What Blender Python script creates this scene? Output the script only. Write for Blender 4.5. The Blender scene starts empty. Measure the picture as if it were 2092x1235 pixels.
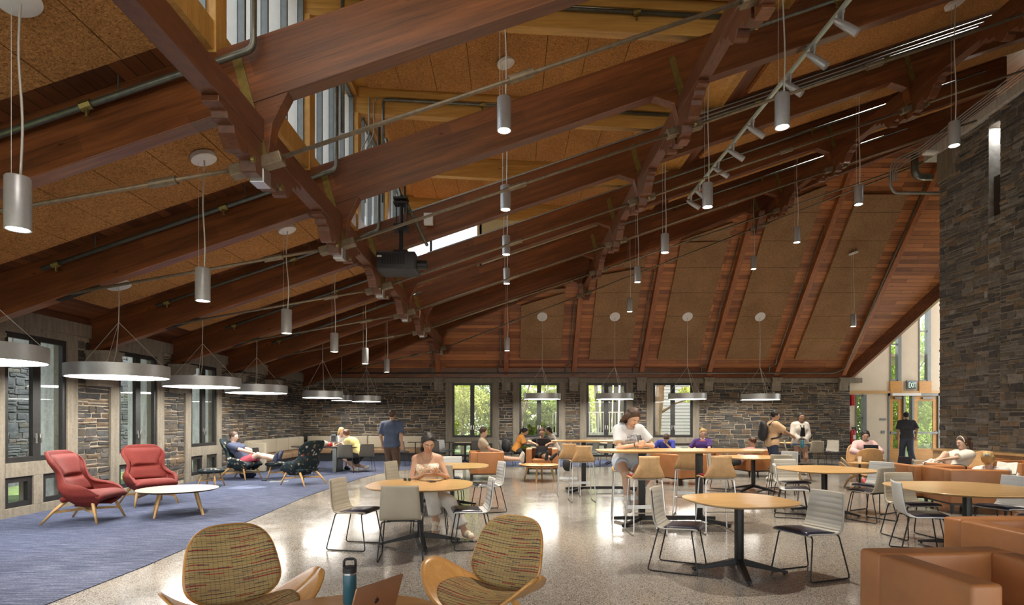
import bpy, math, random
import numpy as np
from mathutils import Vector, Matrix, Euler
PI = math.pi
R = math.radians
scene = bpy.context.scene
COL = scene.collection

# ------------------------------------------------------------------ camera
F = 1200.0; CX, CY = 1040.0, 856.0; EYE = 1.55       # focal length, vanishing point, eye height
cam_d = bpy.data.cameras.new('camera'); cam = bpy.data.objects.new('camera', cam_d); COL.objects.link(cam)
cam.location = (0, 0, EYE); cam.rotation_euler = (R(90), 0, 0)
cam_d.sensor_width = 36; cam_d.sensor_fit = 'HORIZONTAL'
cam_d.lens = F / 2092 * 36
cam_d.shift_x = (1046 - CX) / 2092
cam_d.shift_y = (CY - 617.5) / 2092
cam_d.clip_end = 300
scene.camera = cam

# ------------------------------------------------------------------ world, sun, exposure
world = bpy.data.worlds.new('world'); scene.world = world; world.use_nodes = True
wn = world.node_tree.nodes; wl = world.node_tree.links; wn.clear()
sky = wn.new('ShaderNodeTexSky'); sky.sky_type = 'NISHITA'; sky.sun_disc = False
sky.sun_elevation = R(48); sky.sun_rotation = R(150); sky.air_density = 1.0; sky.dust_density = 2.2; sky.ozone_density = 1.0
mixw = wn.new('ShaderNodeMixRGB'); mixw.inputs[0].default_value = 0.45
mixw.inputs[2].default_value = (8.0, 7.6, 7.0, 1)       # thin bright cloud cover over the blue
bgw = wn.new('ShaderNodeBackground'); bgw.inputs[1].default_value = 0.135
wo = wn.new('ShaderNodeOutputWorld')
wl.new(sky.outputs[0], mixw.inputs[1]); wl.new(mixw.outputs[0], bgw.inputs[0]); wl.new(bgw.outputs[0], wo.inputs[0])
sun_d = bpy.data.lights.new('sun', 'SUN'); sun_d.energy = 4.5; sun_d.angle = R(1.5); sun_d.color = (1.0, 0.94, 0.82)
sun = bpy.data.objects.new('sun', sun_d); COL.objects.link(sun)
sun.rotation_euler = (R(-22), R(34), 0)                 # from high up beyond the back wall, on the right

vs = scene.view_settings
scene.display_settings.display_device = 'sRGB'
vs.view_transform = 'Standard'; vs.look = 'None'; vs.gamma = 1.0; vs.exposure = 2.0; vs.use_curve_mapping = False
scene.cycles.max_bounces = 8; scene.cycles.diffuse_bounces = 5; scene.cycles.glossy_bounces = 3
scene.cycles.transparent_max_bounces = 12; scene.cycles.transmission_bounces = 4
scene.cycles.sample_clamp_indirect = 6.0; scene.cycles.use_denoising = True
scene.cycles.caustics_reflective = False; scene.cycles.caustics_refractive = False

# ------------------------------------------------------------------ pixel helpers
def at(u, v, Y): return Vector(((u - CX) * Y / F, Y, EYE + (CY - v) * Y / F))
def onfloor(u, v, z=0.0):
    Y = (EYE - z) * F / (v - CY); return (u - CX) * Y / F, Y

# ------------------------------------------------------------------ materials
def _mat(name):
    m = bpy.data.materials.new(name); m.use_nodes = True
    nt = m.node_tree; p = nt.nodes['Principled BSDF']
    return m, nt, p
def N(nt, kind, **kw):
    n = nt.nodes.new(kind)
    for k, v in kw.items():
        if isinstance(k, str) and hasattr(n, k): setattr(n, k, v)
    return n
def L(nt, a, b): nt.links.new(a, b)
def coords(nt, scale=(1, 1, 1), rot=(0, 0, 0), kind='Object'):
    tc = N(nt, 'ShaderNodeTexCoord'); mp = N(nt, 'ShaderNodeMapping')
    mp.inputs['Scale'].default_value = scale; mp.inputs['Rotation'].default_value = rot
    L(nt, tc.outputs[kind], mp.inputs[0]); return mp.outputs[0]
def noise(nt, vec, scale, detail=4, rough=.55, dist=0.0):
    n = N(nt, 'ShaderNodeTexNoise'); n.inputs['Scale'].default_value = scale; n.inputs['Detail'].default_value = detail
    n.inputs['Roughness'].default_value = rough; n.inputs['Distortion'].default_value = dist
    if vec is not None: L(nt, vec, n.inputs['Vector'])
    return n
def ramp(nt, fac, stops):
    r = N(nt, 'ShaderNodeValToRGB'); e = r.color_ramp.elements
    while len(e) > 1: e.remove(e[0])
    e[0].position = stops[0][0]; e[0].color = (*stops[0][1], 1)
    for pos, c in stops[1:]:
        x = e.new(pos); x.color = (*c, 1)
    L(nt, fac, r.inputs[0]); return r.outputs[0]
def mixc(nt, fac, a, b, mode='MIX'):
    m = N(nt, 'ShaderNodeMixRGB', blend_type=mode)
    for k, v in ((0, fac), (1, a), (2, b)):
        if hasattr(v, 'is_linked') or hasattr(v, 'links'): L(nt, v, m.inputs[k])
        elif isinstance(v, (int, float)): m.inputs[k].default_value = v
        else: m.inputs[k].default_value = (*v, 1)
    return m.outputs[0]
def bump(nt, p, height, strength=.3, dist=.01):
    b = N(nt, 'ShaderNodeBump'); b.inputs['Strength'].default_value = strength; b.inputs['Distance'].default_value = dist
    L(nt, height, b.inputs['Height']); L(nt, b.outputs[0], p.inputs['Normal'])
def plain(name, c, rough=.5, metal=0.0, var=.12, scale=14, bmp=0.0, spec=.5, coat=0.0):
    m, nt, p = _mat(name); v = coords(nt); n = noise(nt, v, scale)
    a = tuple(max(0, x * (1 - var)) for x in c); b = tuple(min(1, x * (1 + var)) for x in c)
    L(nt, ramp(nt, n.outputs[0], [(.3, a), (.7, b)]), p.inputs['Base Color'])
    p.inputs['Roughness'].default_value = rough; p.inputs['Metallic'].default_value = metal
    p.inputs['Specular IOR Level'].default_value = spec
    if coat: p.inputs['Coat Weight'].default_value = coat; p.inputs['Coat Roughness'].default_value = .15
    if bmp:
        n2 = noise(nt, v, scale * 12, 3); bump(nt, p, n2.outputs[0], bmp, .004)
    return m
def wood(name, dark, light, grain=(1, 9, 9), rot=(0, 0, 0), scale=1.6, rough=.4, knots=False, lam=None, coat=0.0, bmp=.12, spec=.5):
    """timber: long grain streaks along local x (after rot); lam = lamination height"""
    m, nt, p = _mat(name); v = coords(nt, (1, 1, 1), rot)
    mp = N(nt, 'ShaderNodeMapping'); mp.inputs['Scale'].default_value = grain; L(nt, v, mp.inputs[0])
    n1 = noise(nt, mp.outputs[0], scale, 6, .6, .6)
    mp2 = N(nt, 'ShaderNodeMapping'); mp2.inputs['Scale'].default_value = (grain[0] * .8, grain[1] * 6, grain[2] * 6); L(nt, v, mp2.inputs[0])
    n2 = noise(nt, mp2.outputs[0], scale * 1.5, 4, .6)
    f = mixc(nt, .45, n1.outputs[0], n2.outputs[0])
    c = ramp(nt, f, [(.32, dark), (.5, tuple((a + b) / 2 for a, b in zip(dark, light))), (.66, light)])
    if lam:
        sx = N(nt, 'ShaderNodeSeparateXYZ'); L(nt, v, sx.inputs[0])
        d = N(nt, 'ShaderNodeMath', operation='DIVIDE'); d.inputs[1].default_value = lam; L(nt, sx.outputs[2], d.inputs[0])
        fl = N(nt, 'ShaderNodeMath', operation='FLOOR'); L(nt, d.outputs[0], fl.inputs[0])
        dx = N(nt, 'ShaderNodeMath', operation='MULTIPLY'); dx.inputs[1].default_value = .35; L(nt, sx.outputs[0], dx.inputs[0])
        ad = N(nt, 'ShaderNodeMath', operation='ADD'); L(nt, dx.outputs[0], ad.inputs[0])
        m7 = N(nt, 'ShaderNodeMath', operation='MULTIPLY'); m7.inputs[1].default_value = 0.37; L(nt, fl.outputs[0], m7.inputs[0]); L(nt, m7.outputs[0], ad.inputs[1])
        fx = N(nt, 'ShaderNodeMath', operation='FLOOR'); L(nt, ad.outputs[0], fx.inputs[0])
        cb = N(nt, 'ShaderNodeCombineXYZ'); L(nt, fl.outputs[0], cb.inputs[0]); L(nt, fx.outputs[0], cb.inputs[1])
        wnz = N(nt, 'ShaderNodeTexWhiteNoise', noise_dimensions='3D'); L(nt, cb.outputs[0], wnz.inputs[0])
        c = mixc(nt, 1.0, c, ramp(nt, wnz.outputs[0], [(0, (.72, .70, .70)), (1, (1.22, 1.18, 1.12))]), 'MULTIPLY')
        fr = N(nt, 'ShaderNodeMath', operation='FRACT'); L(nt, d.outputs[0], fr.inputs[0])
        c = mixc(nt, 1.0, c, ramp(nt, fr.outputs[0], [(0, (.55, .5, .5)), (.03, (1, 1, 1))]), 'MULTIPLY')
    if knots:
        vo = N(nt, 'ShaderNodeTexVoronoi'); vo.inputs['Scale'].default_value = 2.2
        mk = N(nt, 'ShaderNodeMapping'); mk.inputs['Scale'].default_value = (.7, 1, 2.0); L(nt, v, mk.inputs[0]); L(nt, mk.outputs[0], vo.inputs['Vector'])
        c = mixc(nt, 1.0, c, ramp(nt, vo.outputs['Distance'], [(.03, (.35, .3, .3)), (.075, (1, 1, 1))]), 'MULTIPLY')
    L(nt, c, p.inputs['Base Color']); p.inputs['Roughness'].default_value = rough; p.inputs['Specular IOR Level'].default_value = spec
    if coat: p.inputs['Coat Weight'].default_value = coat; p.inputs['Coat Roughness'].default_value = .2
    if bmp: bump(nt, p, n2.outputs[0], bmp, .003)
    return m
def planks(name, dark, light, width=.14, length=2.4, rough=.45):
    """boards along local x, stacked along local y"""
    m, nt, p = _mat(name); v = coords(nt)
    b = N(nt, 'ShaderNodeTexBrick'); b.offset = .37; b.offset_frequency = 3
    b.inputs['Scale'].default_value = 1; b.inputs['Brick Width'].default_value = length; b.inputs['Row Height'].default_value = width
    b.inputs['Mortar Size'].default_value = .006; b.inputs['Mortar Smooth'].default_value = .3
    b.inputs['Color1'].default_value = (0, 0, 0, 1); b.inputs['Color2'].default_value = (1, 1, 1, 1); b.inputs['Mortar'].default_value = (.5, .5, .5, 1)
    L(nt, v, b.inputs['Vector'])
    mp = N(nt, 'ShaderNodeMapping'); mp.inputs['Scale'].default_value = (1.2, 14, 14); L(nt, v, mp.inputs[0])
    n1 = noise(nt, mp.outputs[0], 1.8, 6, .6, .4)
    nb = noise(nt, v, .6, 3)
    f = mixc(nt, .5, b.outputs['Color'], n1.outputs[0]); f = mixc(nt, .3, f, nb.outputs[0])
    c = ramp(nt, f, [(.25, dark), (.75, light)])
    vo = N(nt, 'ShaderNodeTexVoronoi'); vo.inputs['Scale'].default_value = 3.2
    mk = N(nt, 'ShaderNodeMapping'); mk.inputs['Scale'].default_value = (.8, 2.0, 1); L(nt, v, mk.inputs[0]); L(nt, mk.outputs[0], vo.inputs['Vector'])
    c = mixc(nt, 1.0, c, ramp(nt, vo.outputs['Distance'], [(.05, (.3, .25, .25)), (.11, (1, 1, 1))]), 'MULTIPLY')
    c = mixc(nt, 1.0, c, ramp(nt, b.outputs['Fac'], [(0, (1, 1, 1)), (1, (.2, .17, .15))]), 'MULTIPLY')
    L(nt, c, p.inputs['Base Color']); p.inputs['Roughness'].default_value = rough
    return m
def tectum(name, c0, c1):
    m, nt, p = _mat(name); v = coords(nt)
    n = noise(nt, v, 45, 6, .75, 1.2); n2 = noise(nt, v, 1.1, 3)
    c = ramp(nt, n.outputs[0], [(.36, c0), (.62, c1)])
    c = mixc(nt, 1.0, c, ramp(nt, n2.outputs[0], [(.3, (.86, .84, .82)), (.7, (1.1, 1.1, 1.1))]), 'MULTIPLY')
    L(nt, c, p.inputs['Base Color']); p.inputs['Roughness'].default_value = .95; p.inputs['Specular IOR Level'].default_value = .1
    bump(nt, p, n.outputs[0], .8, .012); return m
def emis(name, c, s):
    m, nt, p = _mat(name); p.inputs['Base Color'].default_value = (.8, .8, .8, 1)
    p.inputs['Emission Color'].default_value = (*c, 1); p.inputs['Emission Strength'].default_value = s; return m
def glass(name, tint=(.93, .96, .96), refl=.10):
    m = bpy.data.materials.new(name); m.use_nodes = True; nt = m.node_tree; nt.nodes.clear()
    t = N(nt, 'ShaderNodeBsdfTransparent'); t.inputs[0].default_value = (*tint, 1)
    g = N(nt, 'ShaderNodeBsdfGlossy'); g.inputs['Roughness'].default_value = .02
    lw_ = N(nt, 'ShaderNodeLayerWeight'); lw_.inputs[0].default_value = .5
    fr = ramp(nt, lw_.outputs['Facing'], [(0, (.03, .03, .03)), (.6, (.06, .06, .06)), (.85, (.22, .22, .22)), (1, (.8, .8, .8))])
    mx = N(nt, 'ShaderNodeMixShader'); o = N(nt, 'ShaderNodeOutputMaterial')
    L(nt, fr, mx.inputs[0]); L(nt, t.outputs[0], mx.inputs[1]); L(nt, g.outputs[0], mx.inputs[2]); L(nt, mx.outputs[0], o.inputs[0])
    return m
def stone_mat(name, light=1.0):
    m, nt, p = _mat(name); v = coords(nt)
    a = N(nt, 'ShaderNodeAttribute', attribute_name='Col')
    n = noise(nt, v, 9, 6, .65); n2 = noise(nt, v, 40, 4, .6)
    c = mixc(nt, 1.0, a.outputs['Color'], ramp(nt, n.outputs[0], [(.28, (.6 * light, .6 * light, .6 * light)), (.72, (1.4 * light, 1.36 * light, 1.3 * light))]), 'MULTIPLY')
    L(nt, c, p.inputs['Base Color']); p.inputs['Roughness'].default_value = .8; p.inputs['Specular IOR Level'].default_value = .3
    bump(nt, p, mixc(nt, .5, n.outputs[0], n2.outputs[0]), .55, .015); return m
def terrazzo():
    m, nt, p = _mat('terrazzo'); v = coords(nt)
    vo = N(nt, 'ShaderNodeTexVoronoi'); vo.inputs['Scale'].default_value = 160; L(nt, v, vo.inputs['Vector'])
    sx = N(nt, 'ShaderNodeSeparateColor'); L(nt, vo.outputs['Color'], sx.inputs[0])
    c = ramp(nt, sx.outputs[0], [(0, (.025, .023, .02)), (.20, (.07, .062, .055)), (.3, (.29, .275, .25)), (.62, (.37, .352, .325)), (.9, (.49, .47, .44)), (1, (.66, .64, .60))])
    n = noise(nt, v, 220, 3, .7); c = mixc(nt, .22, c, ramp(nt, n.outputs[0], [(.35, (.10, .09, .08)), (.65, (.46, .42, .37))]))
    nb = noise(nt, v, .35, 4); c = mixc(nt, 1.0, c, ramp(nt, nb.outputs[0], [(.3, (.66, .66, .68)), (.7, (.84, .82, .79))]), 'MULTIPLY')
    L(nt, c, p.inputs['Base Color'])
    nr = noise(nt, v, 2.2, 5, .6); rr = ramp(nt, nr.outputs[0], [(.3, (.10, .10, .10)), (.7, (.20, .20, .20))])
    L(nt, rr, p.inputs['Roughness']); p.inputs['Specular IOR Level'].default_value = .5
    return m
def carpet():
    m, nt, p = _mat('carpet_weave'); v = coords(nt, (1, 1, 1))
    mp = N(nt, 'ShaderNodeMapping'); mp.inputs['Scale'].default_value = (3.0, 42, 1); L(nt, v, mp.inputs[0])
    n = noise(nt, mp.outputs[0], 1.0, 6, .75)
    mp2 = N(nt, 'ShaderNodeMapping'); mp2.inputs['Scale'].default_value = (40, 160, 1); L(nt, v, mp2.inputs[0])
    n2 = noise(nt, mp2.outputs[0], 1.0, 3, .7)
    f = mixc(nt, .4, n.outputs[0], n2.outputs[0])
    c = ramp(nt, f, [(.34, (.018, .022, .048)), (.47, (.048, .058, .10)), (.56, (.12, .135, .20)), (.68, (.26, .275, .33))])
    L(nt, c, p.inputs['Base Color']); p.inputs['Roughness'].default_value = .97; p.inputs['Specular IOR Level'].default_value = .1
    bump(nt, p, f, .6, .006); return m
def concrete(name, c):
    m, nt, p = _mat(name); v = coords(nt)
    mp = N(nt, 'ShaderNodeMapping'); mp.inputs['Scale'].default_value = (5, 5, .7); L(nt, v, mp.inputs[0])
    n = noise(nt, mp.outputs[0], 2.2, 6, .65); n2 = noise(nt, v, 26, 4, .6)
    f = mixc(nt, .35, n.outputs[0], n2.outputs[0])
    L(nt, ramp(nt, f, [(.3, tuple(x * .55 for x in c)), (.5, c), (.7, tuple(min(1, x * 1.35) for x in c))]), p.inputs['Base Color'])
    p.inputs['Roughness'].default_value = .85; bump(nt, p, n2.outputs[0], .25, .004); return m
def blotch(name, stops, scale=18, rough=.85, kind='voronoi', bmp=.15, vscale=(1, 1, 1)):
    """printed cloth: voronoi cells coloured from a ramp"""
    m, nt, p = _mat(name); v = coords(nt, vscale)
    if kind == 'voronoi':
        nd = noise(nt, v, scale * .8, 3); v2 = mixc(nt, .08, v, nd.outputs['Color'])
        vo = N(nt, 'ShaderNodeTexVoronoi'); vo.inputs['Scale'].default_value = scale; L(nt, v2, vo.inputs['Vector'])
        sx = N(nt, 'ShaderNodeSeparateColor'); L(nt, vo.outputs['Color'], sx.inputs[0])
        r = N(nt, 'ShaderNodeValToRGB'); r.color_ramp.interpolation = 'CONSTANT'; L(nt, sx.outputs[0], r.inputs[0])
        e = r.color_ramp.elements
        while len(e) > 1: e.remove(e[0])
        e[0].position = 0; e[0].color = (*stops[0][1], 1)
        for pos, c in stops[1:]:
            x = e.new(pos); x.color = (*c, 1)
        edge = ramp(nt, vo.outputs['Distance'], [(0.25, (0, 0, 0)), (.5, (1, 1, 1))])
        c = mixc(nt, edge, r.outputs[0], stops[0][1])
        h = nd.outputs[0]
    else:
        n = noise(nt, v, scale, 5, .6); c = ramp(nt, n.outputs[0], stops); h = n.outputs[0]
    L(nt, c, p.inputs['Base Color']); p.inputs['Roughness'].default_value = rough; p.inputs['Specular IOR Level'].default_value = .2
    if bmp: bump(nt, p, h, bmp, .003)
    return m
def weave():
    """striped plaid of the shell chairs: fine horizontal threads with red and charcoal dashes"""
    m, nt, p = _mat('plaid_weave'); v0 = coords(nt)
    sp = N(nt, 'ShaderNodeSeparateXYZ'); L(nt, v0, sp.inputs[0]); ad = N(nt, 'ShaderNodeMath', operation='ADD'); L(nt, sp.outputs[1], ad.inputs[0]); L(nt, sp.outputs[2], ad.inputs[1])
    cb = N(nt, 'ShaderNodeCombineXYZ'); L(nt, sp.outputs[0], cb.inputs[0]); L(nt, ad.outputs[0], cb.inputs[1]); v = cb.outputs[0]
    mp = N(nt, 'ShaderNodeMapping'); mp.inputs['Scale'].default_value = (.001, 1, 1); L(nt, v, mp.inputs[0])
    n = noise(nt, mp.outputs[0], 90, 2, .5)
    c = ramp(nt, n.outputs[0], [(.36, (.13, .085, .055)), (.44, (.33, .23, .10)), (.49, (.46, .36, .14)), (.54, (.22, .13, .085)), (.62, (.45, .35, .17))])
    def dashes(bw, rh, off, thr, col, c):
        b = N(nt, 'ShaderNodeTexBrick'); b.offset = off; b.inputs['Scale'].default_value = 1
        b.inputs['Brick Width'].default_value = bw; b.inputs['Row Height'].default_value = rh; b.inputs['Mortar Size'].default_value = 0
        b.inputs['Color1'].default_value = (0, 0, 0, 1); b.inputs['Color2'].default_value = (1, 1, 1, 1); L(nt, v, b.inputs['Vector'])
        sx = N(nt, 'ShaderNodeSeparateXYZ'); L(nt, v, sx.inputs[0])
        d = N(nt, 'ShaderNodeMath', operation='DIVIDE'); d.inputs[1].default_value = rh; L(nt, sx.outputs[1], d.inputs[0])
        fr = N(nt, 'ShaderNodeMath', operation='FRACT'); L(nt, d.outputs[0], fr.inputs[0])
        lt = N(nt, 'ShaderNodeMath', operation='LESS_THAN'); lt.inputs[1].default_value = .16; L(nt, fr.outputs[0], lt.inputs[0])
        g = N(nt, 'ShaderNodeMath', operation='GREATER_THAN'); g.inputs[1].default_value = thr; L(nt, b.outputs['Color'], g.inputs[0])
        mu = N(nt, 'ShaderNodeMath', operation='MULTIPLY'); L(nt, lt.outputs[0], mu.inputs[0]); L(nt, g.outputs[0], mu.inputs[1])
        return mixc(nt, mu.outputs[0], c, col)
    c = dashes(.11, .042, .5, .55, (.30, .03, .03), c); c = dashes(.07, .031, .3, .6, (.05, .06, .07), c)
    w = N(nt, 'ShaderNodeTexWave', wave_type='BANDS', bands_direction='X'); w.inputs['Scale'].default_value = 11; w.inputs['Distortion'].default_value = .4; L(nt, v, w.inputs['Vector'])
    c = mixc(nt, 1.0, c, ramp(nt, w.outputs[0], [(.02, (.72, .68, .66)), (.07, (1, 1, 1))]), 'MULTIPLY')
    L(nt, c, p.inputs['Base Color']); p.inputs['Roughness'].default_value = .95; p.inputs['Specular IOR Level'].default_value = .15
    nn = noise(nt, v, 300, 2); bump(nt, p, nn.outputs[0], .3, .002); return m
def leafmat(name, c0, c1, trans=.5):
    m = bpy.data.materials.new(name); m.use_nodes = True; nt = m.node_tree; nt.nodes.clear()
    v = coords(nt); n = noise(nt, v, 1.3, 4); c = ramp(nt, n.outputs[0], [(.3, c0), (.7, c1)])
    d = N(nt, 'ShaderNodeBsdfDiffuse'); t = N(nt, 'ShaderNodeBsdfTranslucent'); mx = N(nt, 'ShaderNodeMixShader'); mx.inputs[0].default_value = trans
    o = N(nt, 'ShaderNodeOutputMaterial')
    L(nt, c, d.inputs[0]); L(nt, c, t.inputs[0]); L(nt, d.outputs[0], mx.inputs[1]); L(nt, t.outputs[0], mx.inputs[2]); L(nt, mx.outputs[0], o.inputs[0])
    return m

TH = math.atan(.338)
M = {}
M['beam'] = wood('stained_glulam', (.075, .024, .009), (.24, .083, .026), grain=(.8, 8, 8), rot=(0, TH, 0), lam=.16, rough=.34, knots=True, spec=.5, bmp=.2)
M['beamY'] = wood('stained_purlin', (.070, .023, .009), (.17, .058, .021), grain=(8, .8, 8), rough=.42, bmp=.2)
M['rafter'] = wood('stained_rafter', (.18, .055, .017), (.42, .15, .045), grain=(8, .8, .8), rough=.42)
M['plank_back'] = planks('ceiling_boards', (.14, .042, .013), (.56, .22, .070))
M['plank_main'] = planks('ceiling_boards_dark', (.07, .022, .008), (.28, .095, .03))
M['tectum'] = tectum('tectum_brown', (.17, .075, .026), (.66, .345, .125))
M['tectum_b'] = tectum('tectum_tan', (.15, .085, .042), (.44, .265, .14))
M['pine'] = wood('yellow_glulam', (.40, .20, .045), (.66, .39, .11), grain=(.8, 8, 8), knots=True, rough=.4)
M['pineY'] = wood('yellow_post', (.40, .20, .045), (.66, .39, .11), grain=(8, 8, .8), knots=True, rough=.4)
M['stone'] = stone_mat('fieldstone'); M['mortar'] = plain('mortar', (.36, .30, .22), .95, var=.25, scale=8, bmp=.4)
M['mortar_d'] = plain('mortar_grey', (.30, .27, .23), .95, var=.25, scale=8, bmp=.4)
M['terrazzo'] = terrazzo(); M['carpet'] = carpet()
M['concrete'] = concrete('cast_stone', (.215, .185, .138)); M['concrete_p'] = concrete('pale_concrete', (.50, .50, .46))
M['cream'] = plain('cream_paint', (.66, .58, .45), .8, var=.04, scale=3)
M['frame'] = plain('bronze_frame', (.028, .026, .025), .4, .3, var=.2)
M['alu'] = plain('grey_aluminium', (.20, .22, .22), .4, .5, var=.1)
M['steel'] = plain('brushed_steel', (.58, .58, .57), .30, 1.0, var=.06, scale=30)
M['lampgrey'] = plain('silver_lacquer', (.47, .48, .48), .36, .45, var=.05, scale=30)
M['rod'] = plain('painted_iron', (.20, .155, .10), .45, .5, var=.2)
M['pipe'] = plain('sprinkler_pipe', (.15, .155, .13), .35, .6, var=.2)
M['conduit'] = plain('galvanised_conduit', (.30, .30, .28), .5, .2, var=.1)
M['brass'] = plain('brassy_plate', (.22, .17, .05), .4, .7, var=.2)
M['black'] = plain('black_metal', (.014, .014, .015), .42, .3, var=.2)
M['blackp'] = plain('black_plastic', (.018, .018, .02), .5, 0, var=.2)
M['wire'] = plain('wire', (.62, .60, .55), .4, .3, var=.05)
M['white'] = plain('white_metal', (.72, .72, .70), .45, 0, var=.04)
M['ring'] = emis('lamp_diffuser', (1.0, .965, .90), 6.5)
M['spot'] = emis('downlight_lens', (1.0, .90, .74), 22.0)
M['glass'] = glass('window_glass')
M['oak'] = wood('oak_top', (.46, .265, .10), (.68, .44, .195), grain=(1, 7, 7), rough=.3, coat=.3, bmp=.05)
M['oakv'] = wood('oak_shell', (.40, .235, .105), (.58, .37, .18), grain=(7, 7, 1), rough=.42, bmp=.05)
M['honey'] = wood('honey_plywood', (.44, .20, .045), (.66, .35, .10), grain=(1.5, 8, 8), rough=.35, coat=.2, bmp=.05)
M['leg_oak'] = wood('oak_leg', (.36, .20, .07), (.58, .36, .15), grain=(9, 9, 1), rough=.45, bmp=.05)
M['ashtop'] = wood('pale_ash_top', (.46, .32, .20), (.66, .49, .33), grain=(1, 7, 7), rough=.38, bmp=.04)
M['shell_w'] = plain('grey_shell', (.43, .41, .36), .45, 0, var=.05, scale=5)
M['shell_t'] = plain('taupe_shell', (.36, .32, .25), .5, 0, var=.06, scale=5)
M['shell_l'] = plain('light_grey_shell', (.56, .57, .56), .42, 0, var=.04, scale=5)
M['shell_d'] = plain('charcoal_shell', (.13, .12, .10), .5, 0, var=.08, scale=5)
M['pad'] = plain('navy_vinyl', (.022, .022, .042), .28, 0, var=.2, scale=5)
M['leather'] = plain('cognac_leather', (.40, .165, .058), .42, 0, var=.13, scale=4, bmp=.15)
M['red'] = plain('red_wool', (.14, .011, .006), .8, 0, var=.14, scale=40, bmp=.35)
M['floral'] = blotch('floral_print', [(0, (.016, .024, .028)), (.34, (.022, .055, .075)), (.52, (.20, .17, .12)), (.66, (.03, .04, .02)), (.78, (.42, .38, .30)), (.9, (.16, .035, .02)), (.95, (.08, .09, .03))], 15)
M['seatred'] = blotch('red_print', [(0, (.16, .012, .02)), (.45, (.10, .01, .02)), (.7, (.42, .06, .03)), (.88, (.45, .40, .36))], 30)
M['weave'] = weave()
M['beige'] = plain('beige_cushion', (.40, .345, .255), .9, 0, var=.1, scale=60, bmp=.3)
M['tan'] = plain('tan_vinyl', (.25, .15, .075), .5, 0, var=.1)
M['darktop'] = plain('dark_laminate', (.045, .035, .028), .3, 0, var=.1)
M['paper'] = plain('paper', (.72, .70, .64), .8, var=.03); M['printing'] = plain('printed_ink', (.05, .05, .05), .7)
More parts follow.
